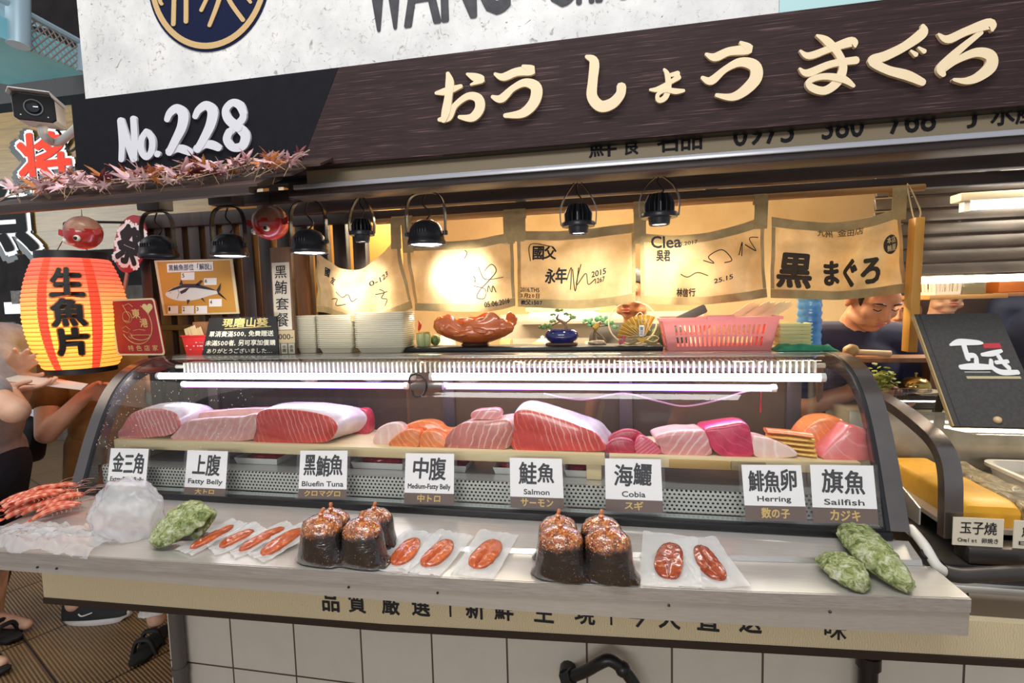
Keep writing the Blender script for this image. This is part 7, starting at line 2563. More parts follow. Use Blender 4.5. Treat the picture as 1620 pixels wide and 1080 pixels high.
# call bell on a plate, basket, leafy pot
c = at(1452, 616, 1.94)
c.z = 1.0555
zc = 1.0555
t = thing('counter_block', 'dark low steel stand behind the lower case carrying the bell', 'stand', (c.x, 1.96, zc))
obj('stand', MB().span((c.x - 0.10, 1.90, zc), (c.x + 0.18, 2.04, zc + 0.045), 0.004), plain('dark_stand_metal', '3d3833', 0.4, 0.3), t)
zb = zc + 0.0455
t = thing('call_bell', 'brass dome counter bell on a pale saucer', 'bell', (c.x, 1.955, zb))
obj('saucer', MB().lathe([(0, 0.0), (0.03, 0.0), (0.062, 0.008), (0.064, 0.010), (0.03, 0.004), (0, 0.004)], (c.x, 1.955, zb), 32), plain('pale_saucer', 'd9cdb8', 0.3), t)
obj('base', MB().lathe([(0, 0.0045), (0.046, 0.0045), (0.046, 0.014), (0.03, 0.018), (0, 0.018)], (c.x, 1.955, zb), 32), BLACK, t)
obj('dome', MB().lathe([(0.044, 0.018), (0.045, 0.022), (0.041, 0.038), (0.028, 0.050), (0.012, 0.056), (0, 0.057)], (c.x, 1.955, zb), 32), plain('brass', 'c9a95e', 0.2, 0.9), t)
obj('plunger', MB().lathe([(0.003, 0.057), (0.003, 0.064), (0.006, 0.066), (0.005, 0.070), (0, 0.071)], (c.x, 1.955, zb), 16), plain('brass', 'c9a95e'), t)
c = at(1412, 640, 1.93)
t = thing('wire_basket', 'small brown wire basket beside the end frame of the big case', 'basket', (c.x + 0.012, 1.955, zc))
cx = c.x - 0.005
mb = MB()
for k in range(5):
    z = zc + 0.004 + k * 0.016
    hw = 0.035 + 0.0012 * k
    mb.tube([(cx - hw, 1.93 - 0.03, z), (cx + hw, 1.93 - 0.03, z), (cx + hw, 1.96, z), (cx - hw, 1.96, z)], 0.0018, 5, True)
for k in range(7):
    x = cx - 0.033 + k * 0.011
    mb.tube([(x, 1.90, zc + 0.002), (x * 1.0, 1.8985, zc + 0.070)], 0.0014, 5)
    mb.tube([(x, 1.96, zc + 0.002), (x * 1.0, 1.9605, zc + 0.070)], 0.0014, 5)
obj('wire', mb, plain('bronze_wire', '6b4a30', 0.4, 0.4), t)
obj('contents', MB().ball((cx, 1.93, zc + 0.052), (0.030, 0.026, 0.022), 3, 0.3, 3), plain('brown_contents', 'a06a40', 0.6, 0, '7a4c2c', 60), t, 80)
c = at(1395, 580, 1.91)
t = thing('leafy_pot', 'small pot of yellow-green curly leaves behind the end frame', 'plant', (c.x, 1.91, zc))
obj('pot', MB().lathe([(0, 0), (0.03, 0), (0.036, 0.06), (0.038, 0.064), (0.034, 0.064), (0, 0.058)], (c.x, 1.91, zc), 24), plain('terracotta', '9c5a38', 0.6), t)
mb = MB()
rd_ = random.Random(6)
for _ in range(70):
    q = V3((c.x, 1.91, zc + 0.10)) + V3((rd_.gauss(0, 0.026), rd_.gauss(0, 0.014), rd_.gauss(0, 0.022)))
    R = Matrix.Rotation(rd_.uniform(0, 6.3), 3, 'Z') @ Matrix.Rotation(rd_.uniform(-1, 1), 3, 'X')
    mb.ball(q, (0.012, 0.007, 0.0025), 2, 0.5, 3, R, seed=rd_.random() * 9)
mb.tube([(c.x, 1.91, zc + 0.06), (c.x, 1.91, zc + 0.10)], 0.004, 6)
obj('leaves', mb, plain('yellow_green_leaf', 'a7a53a', 0.5, 0, '5d6a24', 60), t, 80)
a, b = at(1345, 548, 1.97), at(1402, 550, 1.95)
t = thing('wooden_mallet', 'small wooden mallet lying crosswise in front of the chef', 'mallet', a)
zm = 1.245
solo('work_shelf', MB().span((0.735, 1.955, 1.205), (1.13, 2.06, 1.222), 0.003).span((0.74, 2.0, 1.0555), (0.76, 2.05, 1.205)).span((1.10, 2.0, 1.0555), (1.12, 2.05, 1.205)), BROWNWOOD, 'narrow wooden shelf in front of the chef holding the mallet', 'shelf')
obj('head', MB().ball((a.x + 0.012, 1.99, 1.2455), (0.026, 0.022, 0.022), 3, 0.1, 2), plain('worn_mallet_wood', 'b99a66', 0.5, 0, '97784a', 40), t)
obj('handle', MB().tube([(a.x + 0.03, 1.99, 1.2405), (a.x + 0.135, 1.985, 1.2335)], [0.009, 0.011], 10), PINE, t)
# back shelf with basket, fluorescent fixtures
def fixture(px0, px1, py, Y, label, body=True, h=0.03):
    p, q = at(px0, py, Y), at(px1, py, Y)
    z = (p.z + q.z) / 2
    t = thing('tube_light', label, 'light', ((p.x + q.x) / 2, Y, z))
    obj('tube', MB().tube([(p.x, Y, z), (q.x, Y, z)], 0.014, 12), emit('kitchen_tube_glow', 'fff8ee', 10), t)
    if body:
        obj('housing', MB().span((p.x - 0.04, Y - 0.025, z + 0.018), (q.x + 0.04, Y + 0.04, z + 0.018 + h), 0.004), CREAM, t)
        for x in (p.x - 0.012, q.x + 0.012):
            obj('lamp_holder', MB().box((x, Y, z + 0.003), (0.02, 0.03, 0.045)), WHITE, t)
    return t


fixture(842, 940, 497, 3.3, 'lit white tube light on the kitchen wall behind the small pine trees')
fixture(1532, 1700, 322, 2.25, 'lit white tube light in a pale housing above the dark shutter slats')
fixture(1446, 1700, 440, 2.36, 'long thin lit tube below the dark shutter slats', False)
zsh = at(1520, 473, 2.6).z
xs0, xs1 = at(1466, 470, 2.6).x, at(1590, 470, 2.6).x
sh_ = thing('wall_shelf', 'honey wooden shelf behind the menu board carrying a white basket', 'shelf', ((xs0 + xs1) / 2, 2.7, zsh))
obj('board', MB().span((xs0, 2.58, zsh), (xs1, 2.85, zsh + 0.02), 0.003), WARMWOOD, sh_)
for x in (xs0 + 0.05, xs1 - 0.05):
    obj('bracket', MB().bar((x, 2.84, zsh + 0.02), (x, 2.84, 2.3), 0.012, 0.012, (0, 1, 0)), BLACK, sh_)
a, b = at(1476, 470, 2.65), at(1515, 470, 2.65)
t = thing('white_basket', 'small white slotted basket on the honey wooden shelf', 'basket', ((a.x + b.x) / 2, 2.70, zsh + 0.0205))
basket(t, (a.x + b.x) / 2, 2.70, zsh + 0.0205, (b.x - a.x) / 2, 0.07, (b.x - a.x) / 2 + 0.006, 0.075, 0.10, 1, 8, plain('ivory_plastic', 'd9d2c0', 0.5), 'basket_wall', 4)
c = at(1535, 462, 2.66)
solo('clear_box', MB().span((c.x - 0.045, 2.64, zsh + 0.0205), (c.x + 0.05, 2.76, zsh + 0.115), 0.004), clear('hazy_box_plastic', 'e8e2c8', 1.0, 0.35, 'c9c6a4'), 'hazy clear box beside the white basket on the shelf', 'box')
c = at(1610, 464, 2.66)
solo('orange_box', MB().box((c.x, 2.7, zsh + 0.06), (0.16, 0.1, 0.07), None, 0.004), plain('orange_carton', 'c8702c', 0.5), 'orange carton next to the shelf of baskets', 'box')
solo('carton_shelf', MB().span((c.x - 0.12, 2.62, zsh + 0.006), (c.x + 0.5, 2.80, zsh + 0.0245), 0.002), BROWNWOOD, 'brown shelf board under the orange carton', 'shelf')

# kitchen back wall items behind the small trees
t = thing('wall_cabinet', 'pale cabinet with a white splash board under the kitchen tube light', 'cabinet', (-0.3, 3.4, 0.75))
obj('body', MB().span((-1.3, 3.05, 0.0), (1.0, 3.45, 1.12), 0.006), plain('steel_grey_cabinet', 'a39a8c', 0.4, 0.3), t)
obj('splash_board', MB().span((-0.75, 3.46, 1.1205), (0.6, 3.495, 1.36)), plain('white_splash_board', 'd9d4c6', 0.4), t)
obj('shelf_board', MB().span((-0.60, 3.25, 1.30), (0.25, 3.455, 1.318)), STEEL, t)
c = at(862, 538, 3.2)
zk = 1.1206
for px, w, h, col, lab in ((706, 0.07, 0.14, 'ece6d6', 'white tapering pot behind the carved bowl'), (858, 0.055, 0.10, 'e6dfd0', 'white teapot-shaped jar on the kitchen cabinet behind the carved bowl')):
    c = at(px, 530, 3.2)
    t = thing('kitchen_jar', lab, 'jar', (c.x, 3.2, zk))
    obj('jar', MB().lathe([(0, 0), (w * 0.8, 0), (w * 1.0, h * 0.2), (w * 0.75, h * 0.75), (w * 0.4, h * 0.9), (0, h * 0.92)], (c.x, 3.2, zk), 28), plain('jar_' + col, col, 0.35), t)
    obj('lid_knob', MB().ball((c.x, 3.2, zk + h * 0.97), w * 0.22, 2), plain('jar_' + col, col), t)
for i, px in enumerate((842, 852, 1060, 1072, 935, 800)):
    c = at(px, 535, 3.15)
    t = thing('kitchen_box', ('amber', 'straw', 'ochre', 'brown', 'cream', 'tan')[i] + ' small box on the kitchen cabinet', 'box', (c.x, 3.15, zk))
    obj('carton', MB().span((c.x - 0.035, 3.12, zk), (c.x + 0.035, 3.2, zk + 0.05 + 0.02 * (i % 3)), 0.003), plain('box_tone_%s' % ('a', 'b', 'c', 'd', 'e', 'f')[i], ('c98a3a', 'd9c27a', 'b8862f', '8a5a34', 'e3d9c0', 'c7a97a')[i], 0.6), t)
    obj('tape', MB().span((c.x - 0.0355, 3.155, zk + 0.001), (c.x + 0.0355, 3.165, zk + 0.0505 + 0.02 * (i % 3))), CREAM, t)
# pipes on the tiled front
t = thing('waste_pipe', 'grey upright waste pipe at the corner of the tiled counter', 'pipe', (-1.44, 1.37, 0))
xp = at(283, 1010, 1.38).x
obj('pipe', MB().tube([(xp, 1.375, 0.0), (xp, 1.375, 0.655)], 0.021, 16), plain('grey_pipe', '5d5753', 0.4), t)
obj('collar', MB().tube([(xp, 1.375, 0.225), (xp, 1.375, 0.25)], 0.0245, 16), MC['grey_pipe'], t)
DK = plain('dark_iron_tap', '2b2827', 0.35, 0.4)
t = thing('wall_tap', 'black bent pipe tap on the tiled front below the ledge', 'tap', at(950, 1060, 1.33))
ps = [at(897, 1072, 1.36), at(925, 1062, 1.34), at(950, 1048, 1.32), at(965, 1044, 1.32), at(985, 1058, 1.32), at(1005, 1085, 1.32), at(1012, 1110, 1.32)]
obj('bent_pipe', MB().tube(catmull(ps, 5), 0.016, 12), DK, t)
obj('nut', MB().tube([ps[0] - (ps[1] - ps[0]) * 0.15, ps[0] + (ps[1] - ps[0]) * 0.35], 0.022, 6), DK, t, 20)
obj('wall_flange', MB().tube([V3((ps[0].x, 1.3995, ps[0].z)), V3((ps[0].x, 1.365, ps[0].z))], 0.024, 12), DK, t)
obj('joint', MB().ball(ps[4], 0.021, 2), DK, t)
c = at(1380, 1060, 1.34)
t = thing('stub_pipe', 'short dark pipe stub coming down under the ledge at the frame end', 'pipe', (c.x, 1.34, 0.30))
obj('pipe', MB().tube([(c.x, 1.36, 0.30), (c.x, 1.36, 0.70)], 0.022, 14), DK, t)
obj('collar', MB().tube([(c.x, 1.36, 0.505), (c.x, 1.36, 0.535)], 0.028, 14), DK, t)
# ================================================================== PEOPLE
def hand(mb, wrist, d, palm_n, thumb_side, s=1.0, curl=(0.25, 0.2, 0.25, 0.35), spread=0.10, thumb_curl=0.3):
    """d: wrist -> fingers; palm_n: the way the palm faces; thumb_side: +1/-1 along d x palm_n"""
    d = V3(d).normalized()
    n = V3(palm_n)
    n = (n - d * n.dot(d)).normalized()
    x = d.cross(n).normalized() * thumb_side
    w = V3(wrist)
    mb.capsule(w - d * 0.02 * s, w + d * 0.02 * s, 0.026 * s, 0.026 * s)
    for k in range(4):
        off = (1.5 - k) * 0.0195 * s
        kn = w + d * (0.092 - 0.006 * abs(k - 1)) * s + x * off
        mb.capsule(w + d * 0.02 * s + x * off * 0.7, kn, 0.0155 * s, 0.0115 * s)
        L = (0.072, 0.080, 0.074, 0.058)[k] * s
        a = spread * (1.5 - k)
        p = kn
        ang = 0.0
        for j, fr in enumerate((0.45, 0.30, 0.25)):
            ang += curl[k] * (0.7 if j == 0 else 1.0)
            fd = (d * math.cos(ang) + n * math.sin(ang) + x * math.sin(a)).normalized()
            q = p + fd * L * fr
            mb.capsule(p, q, (0.0098, 0.0088, 0.008)[j] * s, (0.0088, 0.008, 0.0068)[j] * s, 10, 3)
            p = q
    b = w + d * 0.022 * s + x * 0.024 * s
    c = b + (d * 0.55 + x * 0.75 + n * 0.25).normalized() * 0.042 * s
    e = c + (d * 0.85 + x * (0.45 - thumb_curl) + n * 0.3).normalized() * 0.032 * s
    g = e + (d * 0.95 + x * (0.2 - thumb_curl) + n * 0.25).normalized() * 0.026 * s
    mb.capsule(b, c, 0.016 * s, 0.0115 * s)
    mb.capsule(c, e, 0.0112 * s, 0.010 * s)
    mb.capsule(e, g, 0.010 * s, 0.0075 * s)


def headparts(mb, c, f, u, s=1.0):
    f = V3(f).normalized()
    u = (V3(u) - f * V3(u).dot(f)).normalized()
    r = f.cross(u)
    R = Matrix((r, f, u)).transposed()
    K = lambda x, y, z: V3(c) + R @ V3((x, y, z)) * s
    B = lambda p, rad, rot=R: mb.ball(p, tuple(q * s for q in rad), 3, rot=rot)
    B(K(0, -0.012, 0.030), (0.074, 0.094, 0.088))
    B(K(0, 0.018, -0.028), (0.064, 0.070, 0.078))
    B(K(0, 0.040, -0.085), (0.034, 0.034, 0.022))
    B(K(0, 0.062, 0.032), (0.056, 0.022, 0.034))
    for q in (-1, 1):
        B(K(q * 0.036, 0.056, -0.020), (0.026, 0.026, 0.024))
        B(K(q * 0.046, 0.020, -0.062), (0.022, 0.046, 0.022))
        B(K(q * 0.030, 0.079, 0.024), (0.022, 0.010, 0.007))
        B(K(q * 0.079, -0.006, -0.006), (0.009, 0.017, 0.030))
        B(K(q * 0.012, 0.094, -0.028), (0.008, 0.010, 0.008))
    mb.capsule(K(0, 0.082, 0.014), K(0, 0.102, -0.024), 0.009 * s, 0.0115 * s)
    B(K(0, 0.083, -0.050), (0.022, 0.010, 0.006))
    B(K(0, 0.081, -0.061), (0.019, 0.010, 0.0065))
    return K, R


def facial(K, R, s, o, hairmat, closed=False, hair_low=-0.01):
    for q in (-1, 1):
        if not closed:
            e = obj('eye', MB().ball(K(q * 0.031, 0.0795, 0.006), (0.012 * s, 0.006 * s, 0.0045 * s), 2, rot=R), plain('eye_white', 'e8e2da', 0.3), o)
            obj('iris', MB().ball(K(q * 0.031, 0.0850, 0.006), (0.0045 * s, 0.0022 * s, 0.0042 * s), 2, rot=R), plain('dark_iris', '1c1512', 0.15), e)
        obj('eyelash', MB().tube(catmull([K(q * 0.018, 0.083, 0.005 if closed else 0.009), K(q * 0.031, 0.0865, 0.001 if closed else 0.0125), K(q * 0.045, 0.079, 0.005 if closed else 0.008)], 4), 0.0016 * s, 5), HAIR, o)
        obj('eyebrow', MB().tube(catmull([K(q * 0.014, 0.090, 0.025), K(q * 0.033, 0.090, 0.031), K(q * 0.052, 0.076, 0.025)], 4), [0.0030 * s] * 6 + [0.0022 * s, 0.0018 * s, 0.001 * s], 6), HAIR, o)
    obj('lips', MB().ball(K(0, 0.0885, -0.0500), (0.021 * s, 0.006 * s, 0.0048 * s), 2, rot=R).ball(K(0, 0.0875, -0.0605), (0.018 * s, 0.006 * s, 0.0055 * s), 2, rot=R), plain('lip_pink', 'b9695c', 0.4), o)
    mb = MB().ball((0, 0, 0), 1, 4)
    P = []
    for v in mb.v:
        x, y, z = v.x * 0.083, v.y * 0.104 - 0.018, v.z * 0.097 + 0.034
        if y > 0.040:
            lim = 0.070
            if z < lim:
                y = min(y, 0.040)
                z = max(z, 0.02)
        if z < hair_low and y < 0.04:
            z = hair_low + (z - hair_low) * 0.35 if y > -0.03 else max(z, -0.055)
        if abs(x) > 0.06 and -0.03 < y < 0.03 and z < 0.02:
            z = 0.02
        k = 1 + 0.03 * noise.noise(v * 9)
        P.append(K(x * k, y * k, z * k))
    mb.v = P
    obj('hair', mb, hairmat, o, 60)


def limb(mb, pts, radii):
    for (a, b), (ra, rb) in zip(zip(pts, pts[1:]), zip(radii, radii[1:])):
        mb.capsule(a, b, ra, rb, 14, 4)


def torso(mb, hips, chest, neck, shL, shR, s=1.0, g=0.0):
    h, c, nk = V3(hips), V3(chest), V3(neck)
    ax = (V3(shR) - V3(shL)).normalized()
    up = (nk - h).normalized()
    fw = up.cross(ax).normalized()
    R = Matrix((ax, fw, (ax.cross(fw)).normalized())).transposed()
    mb.ball(h, (0.165 * s + g, 0.115 * s + g, 0.13 * s + g), 3, rot=R)
    mb.ball(lerp(h, c, 0.5), (0.150 * s + g, 0.105 * s + g, 0.17 * s + g), 3, rot=R)
    mb.ball(c, (0.175 * s + g, 0.120 * s + g, 0.18 * s + g), 3, rot=R)
    mb.capsule(lerp(V3(shL), V3(shR), 0.12), lerp(V3(shL), V3(shR), 0.88), 0.058 * s + g, 0.058 * s + g)
    mb.capsule(c + up * 0.12 * s, nk, 0.075 * s + g * 0.6, 0.058 * s + g * 0.3)


# ---------------------------------------------------------------- chef, bending over his work
hc = V3((0.935, 2.055, 1.425))
hf = V3((0.16, -0.86, -0.50))
hu = V3((0.10, -0.45, 0.90))
chest = V3((0.93, 2.20, 1.12))
neck = V3((0.925, 2.14, 1.335))
shL, shR = V3((0.755, 2.15, 1.275)), V3((1.105, 2.17, 1.265))
hips = V3((0.95, 2.36, 0.80))
elL, elR = V3((0.72, 2.05, 1.03)), V3((1.165, 2.08, 1.02))
wrL, wrR = V3((0.865, 1.99, 1.10)), V3((1.03, 1.985, 1.09))
chef = thing('person', 'person in a navy T-shirt bending over behind the last noren cloth', 'person', (0.94, 2.3, 0.0))
mb = MB()
K, R = headparts(mb, hc, hf, hu)
mb.capsule(neck - V3((0, -0.02, 0.02)), hc + V3((0, 0.03, -0.03)), 0.060, 0.055)
torso(mb, hips, chest, neck, shL, shR)
limb(mb, [shL, elL, wrL], [0.052, 0.042, 0.028])
limb(mb, [shR, elR, wrR], [0.052, 0.042, 0.028])
hand(mb, wrL, (0.8, -0.3, -0.1), (0, -0.2, -1), -1, 0.95, (0.5, 0.55, 0.6, 0.65))
hand(mb, wrR, (-0.75, -0.35, -0.1), (0, -0.2, -1), 1, 0.95, (0.5, 0.55, 0.6, 0.65))
for sx_ in (-1, 1):
    limb(mb, [hips + V3((sx_ * 0.09, 0, -0.05)), hips + V3((sx_ * 0.10, -0.02, -0.40)), hips + V3((sx_ * 0.10, 0.0, -0.74))], [0.09, 0.058, 0.042])
obj('body', remesh(mb, 0.0055, 3), SKIN2, chef, 80)
facial(K, R, 1.0, chef, HAIR, True)
mb = MB()
torso(mb, hips, chest, neck - V3((0, 0, 0.045)), shL, shR, 1.0, 0.014)
limb(mb, [shL, lerp(shL, elL, 0.75)], [0.068, 0.066])
limb(mb, [shR, lerp(shR, elR, 0.75)], [0.068, 0.066])
NAVYC = plain('navy_cotton', '2c2f4c', 0.85, 0, '262841', 12, 0.25, 30)
obj('t_shirt', remesh(mb, 0.009, 5), NAVYC, chef, 80)
mb = MB()
mb.ball(hips + V3((0, 0, -0.04)), (0.182, 0.135, 0.15), 3)
for sx_ in (-1, 1):
    limb(mb, [hips + V3((sx_ * 0.09, 0, -0.06)), hips + V3((sx_ * 0.10, -0.02, -0.40)), hips + V3((sx_ * 0.10, 0, -0.76))], [0.105, 0.076, 0.062])
obj('trousers', remesh(mb, 0.011, 4), plain('charcoal_trousers', '26262a', 0.8), chef, 80)
for sx_ in (-1, 1):
    obj('shoe', MB().ball(hips + V3((sx_ * 0.10, -0.04, -0.765)), (0.05, 0.13, 0.05), 3).move(lambda p: V3((p.x, p.y, max(p.z, 0.001)))), BLACK, chef)

# ---------------------------------------------------------------- helper behind the third cloth: only chin and ear show below it
def simple_person(label, hc, hf, shirtm, skinm, hair_low=-0.01, arms=None, legs=True, tall=1.0, hmat=None, eyes_closed=False):
    hc = V3(hc)
    hf = V3(hf).normalized()
    fl = V3((hf.x, hf.y, 0)).normalized()
    rt = V3((fl.y, -fl.x, 0))
    base = V3((hc.x - fl.x * 0.05, hc.y - fl.y * 0.05, 0))
    H = hc.z
    neck = V3((base.x, base.y, H - 0.125))
    sh = [neck + rt * q * 0.175 + V3((0, 0, -0.075)) for q in (-1, 1)]
    chest = neck + V3((0, 0, -0.22))
    hips = V3((base.x, base.y, H * 0.585))
    t = thing('person', label, 'person', base)
    mb = MB()
    K, R = headparts(mb, hc, hf, (0, 0, 1))
    mb.capsule(neck - V3((0, 0, 0.03)), hc - V3((0, 0, 0.03)) - fl * 0.02, 0.058, 0.054)
    torso(mb, hips, chest, neck, sh[0], sh[1])
    mc = MB()
    torso(mc, hips, chest, neck - V3((0, 0, 0.04)), sh[0], sh[1], 1.0, 0.013)
    for i, q in enumerate((-1, 1)):
        el = sh[i] + rt * q * 0.05 + V3((0, 0, -0.27)) - fl * 0.02
        wr = el + fl * 0.16 + V3((0, 0, -0.16)) - rt * q * 0.03
        if arms and arms[i]:
            el, wr = arms[i]
        limb(mb, [sh[i], el, wr], [0.050, 0.041, 0.027])
        hand(mb, wr, (V3(wr) - V3(el)), -rt * q, 1 if q < 0 else -1, 0.95)
        limb(mc, [sh[i], lerp(sh[i], V3(el), 0.7)], [0.066, 0.062])
    mt = MB().ball(hips + V3((0, 0, -0.05)), (0.18, 0.135, 0.15), 3)
    for q in (-1, 1):
        kn, an = V3((base.x, base.y, H * 0.30)) + rt * q * 0.10 + fl * 0.02, V3((base.x, base.y, 0.075)) + rt * q * 0.11
        limb(mb, [hips + rt * q * 0.09 - V3((0, 0, 0.06)), kn, an], [0.088, 0.056, 0.040])
        limb(mt, [hips + rt * q * 0.09 - V3((0, 0, 0.06)), kn, an + V3((0, 0, 0.03))], [0.105, 0.074, 0.058])
    obj('body', remesh(mb, 0.0065, 3), skinm, t, 80)
    facial(K, R, 1.0, t, hmat or HAIR, eyes_closed, hair_low)
    obj('shirt', remesh(mc, 0.011, 5), shirtm, t, 80)
    obj('trousers', remesh(mt, 0.012, 5), plain('dark_trousers', '2a2a30', 0.8), t, 80)
    for q in (-1, 1):
        c = V3((base.x, base.y, 0)) + rt * q * 0.11 + fl * 0.05
        Rz = Matrix((rt, fl, V3((0, 0, 1)))).transposed()
        obj('shoe', MB().ball(c + V3((0, 0, 0.035)), (0.05, 0.135, 0.052), 3, rot=Rz).move(lambda p: V3((p.x, p.y, max(p.z, 0.001)))), BLACK, t)
    return t


c = at(1000, 468, 2.42)
simple_person('person in a dark shirt behind the fan ornament, face hidden by the cloths', c, (-0.35, -0.8, -0.1), plain('dark_kitchen_shirt', '33302f', 0.8), SKIN2)
c = at(1496, 463, 3.12)
simple_person('person in a pale pink top looking out behind the menu board', c, (-0.1, -1, -0.05), plain('pale_pink_top', 'd9b5ac', 0.8), SKIN)
c = at(1672, 428, 2.95)
simple_person('person in a dark blue jacket standing behind the menu board', c + V3((0.0, 0.0, 0.02)), (0.6, 0.8, 0.0), plain('dark_blue_jacket', '1f2a44', 0.7, 0, '18203a', 12), SKIN)
c = at(1424, 490, 2.9)
simple_person('person with a tan face half hidden behind the navy-shirted one', c, (-0.5, -0.8, -0.15), plain('black_work_shirt', '232228', 0.8), SKIN2)

# ---------------------------------------------------------------- customer in brown leaning beside the case
BROWN = plain('brown_cotton', '8a5f2c', 0.85, 0, '6f4a20', 10, 0.35, 22)
hips = V3((-2.48, 2.10, 0.86))
chest = V3((-2.57, 2.13, 1.20))
neck = V3((-2.60, 2.13, 1.40))
hc = V3((-2.54, 2.12, 1.50))
fl, rt = V3((0.95, -0.3, 0)).normalized(), V3((-0.3, -0.95, 0)).normalized()
shN, shF = neck + rt * 0.18 - V3((0, 0, 0.075)), neck - rt * 0.18 - V3((0, 0, 0.075))
elN, wrN = at(74, 686, 1.82), at(132, 628, 1.86)
elF, wrF = V3((-2.42, 2.28, 1.05)), V3((-2.2, 2.2, 0.98))
t = thing('person', 'person in a brown shirt leaning beside the case, head behind the lantern', 'person', (-2.35, 2.05, 0))
mb = MB()
K, R = headparts(mb, hc, fl + V3((0, 0, -0.2)), (0.2, 0, 1))
mb.capsule(neck - V3((0, 0, 0.03)), hc - V3((0, 0, 0.03)), 0.058, 0.054)
torso(mb, hips, chest, neck, shF, shN)
limb(mb, [shN, elN, wrN], [0.052, 0.045, 0.030])
limb(mb, [shF, elF, wrF], [0.052, 0.042, 0.028])
hand(mb, wrN, (0.75, 0.3, 0.45), (0.3, -0.6, -0.6), 1, 1.0, (0.35, 0.4, 0.45, 0.5))
hand(mb, wrF, (0.9, -0.1, -0.2), (0, 0, -1), -1)
knN, anN = V3((-2.46, 1.90, 0.46)), V3((-2.47, 1.83, 0.10))
knF, anF = V3((-2.18, 1.98, 0.45)), V3((-1.99, 1.80, 0.09))
limb(mb, [hips + V3((-0.04, -0.08, -0.06)), knN, anN], [0.09, 0.058, 0.040])
limb(mb, [hips + V3((0.06, 0.05, -0.06)), knF, anF], [0.09, 0.058, 0.038])
obj('body', remesh(mb, 0.006, 3), SKIN, t, 80)
facial(K, R, 1.0, t, HAIR)
mb = MB()
torso(mb, hips + V3((0, 0, 0.02)), chest, neck - V3((0, 0, 0.04)), shF, shN, 1.0, 0.022)
limb(mb, [shN, lerp(shN, elN, 0.62)], [0.072, 0.074])
limb(mb, [shF, lerp(shF, elF, 0.62)], [0.072, 0.074])
obj('shirt', remesh(mb, 0.010, 5), BROWN, t, 80)
mb = MB().ball(hips + V3((0, 0, -0.06)), (0.18, 0.15, 0.16), 3)
limb(mb, [hips + V3((-0.04, -0.08, -0.06)), knN, anN + V3((0, 0, 0.12))], [0.115, 0.088, 0.072])
limb(mb, [hips + V3((0.06, 0.05, -0.06)), knF, anF + V3((-0.05, 0.05, 0.14))], [0.115, 0.088, 0.072])
obj('trousers', remesh(mb, 0.011, 4), plain('ochre_brown_twill', '7c5524', 0.85, 0, '5f3f18', 14, 0.3, 30), t, 80)
for a, b in ((anN + V3((0, 0, 0.03)), anN + V3((0, 0, 0.15))), (anF + V3((0, 0, 0.04)), anF + V3((-0.05, 0.05, 0.17)))):
    mc = MB()
    rings = []
    for i in range(9):
        c = lerp(a, b, i / 8)
        rings.append([c + V3((math.cos(q), math.sin(q), 0)) * (0.062 + 0.012 * noise.noise(V3((i * 1.3, math.cos(q) * 2, math.sin(q) * 2)))) + V3((0, 0, 0.012 * noise.noise(V3((math.cos(q) * 3, math.sin(q) * 3, i))))) for q in [2 * math.pi * j / 24 for j in range(24)]])
    obj('rolled_cuff', mc.loft(rings), plain('white_cuff_cotton', 'd9d6d0', 0.85, 0, 'bdb8b0', 40, 0.4, 60), t, 80)


def shoe(par, heel, d, L, upper, solem, sandal=False, w=0.045):
    d = V3((d[0], d[1], 0)).normalized()
    x = V3((d.y, -d.x, 0))
    h = V3((heel[0], heel[1], 0.001))
    out = []
    for i in range(28):
        q = 2 * math.pi * i / 28
        cy, cx = math.cos(q), math.sin(q)
        out.append((0.5 - 0.5 * cy, cx * (0.82 + 0.18 * (0.5 - 0.5 * cy))))
    Rg = lambda k, z: [h + d * (0.5 + (a - 0.5) * k) * L + x * b * w * k + V3((0, 0, z + (0.012 * (a > 0.9)))) for a, b in out]
    s_ = obj('shoe', MB().loft([Rg(0.97, 0), Rg(1.03, 0.008), Rg(1.03, 0.030 if not sandal else 0.016), Rg(0.97, 0.033 if not sandal else 0.018)]), solem, par, 50, label='shoe sole with upper')
    if sandal:
        mb = MB()
        for fr in (0.45, 0.68):
            c = h + d * fr * L
            mb.tube(catmull([c - x * w, c - x * w * 0.6 + V3((0, 0, 0.06)), c + V3((0, 0, 0.07)), c + x * w * 0.6 + V3((0, 0, 0.06)), c + x * w], 5), 0.010, 6)
        obj('strap', mb, upper, s_, 60)
        return
    rings = []
    for i in range(13):
        a = i / 12
        hh = lerp(0.105, 0.045, min(a / 0.75, 1)) * (1 if a > 0.04 else 0.8) * (1 if a < 0.9 else 0.75)
        ww = w * (0.55 + 0.42 * math.sin(math.pi * (0.12 + 0.72 * a))) * (1 if a < 0.95 else 0.7)
        c = h + d * (0.015 + a * 0.965) * L
        rings.append([c + x * ww * math.cos(q) + V3((0, 0, 0.030 + max(math.sin(q), 0) * hh)) for q in [2 * math.pi * j / 18 for j in range(18)]])
    obj('upper', MB().loft(rings), upper, s_, 60)
    mb = MB()
    for k in range(5):
        c = h + d * (0.42 + 0.07 * k) * L
        z = 0.030 + lerp(0.105, 0.045, min((0.42 + 0.07 * k) / 0.75, 1)) * 0.98
        mb.tube([c - x * 0.016 + V3((0, 0, z - 0.006)), c + V3((0, 0, z + 0.001)), c + x * 0.016 + V3((0, 0, z - 0.006))], 0.0025, 5)
    mb.tube(catmull([h + d * 0.30 * L + x * w * 0.86 + V3((0, 0, 0.062)), h + d * 0.36 * L + x * w * 0.93 + V3((0, 0, 0.052)), h + d * 0.52 * L + x * w * 0.96 + V3((0, 0, 0.066))], 4), 0.003, 5)
    obj('laces_and_mark', mb, WHITE, s_, 60)


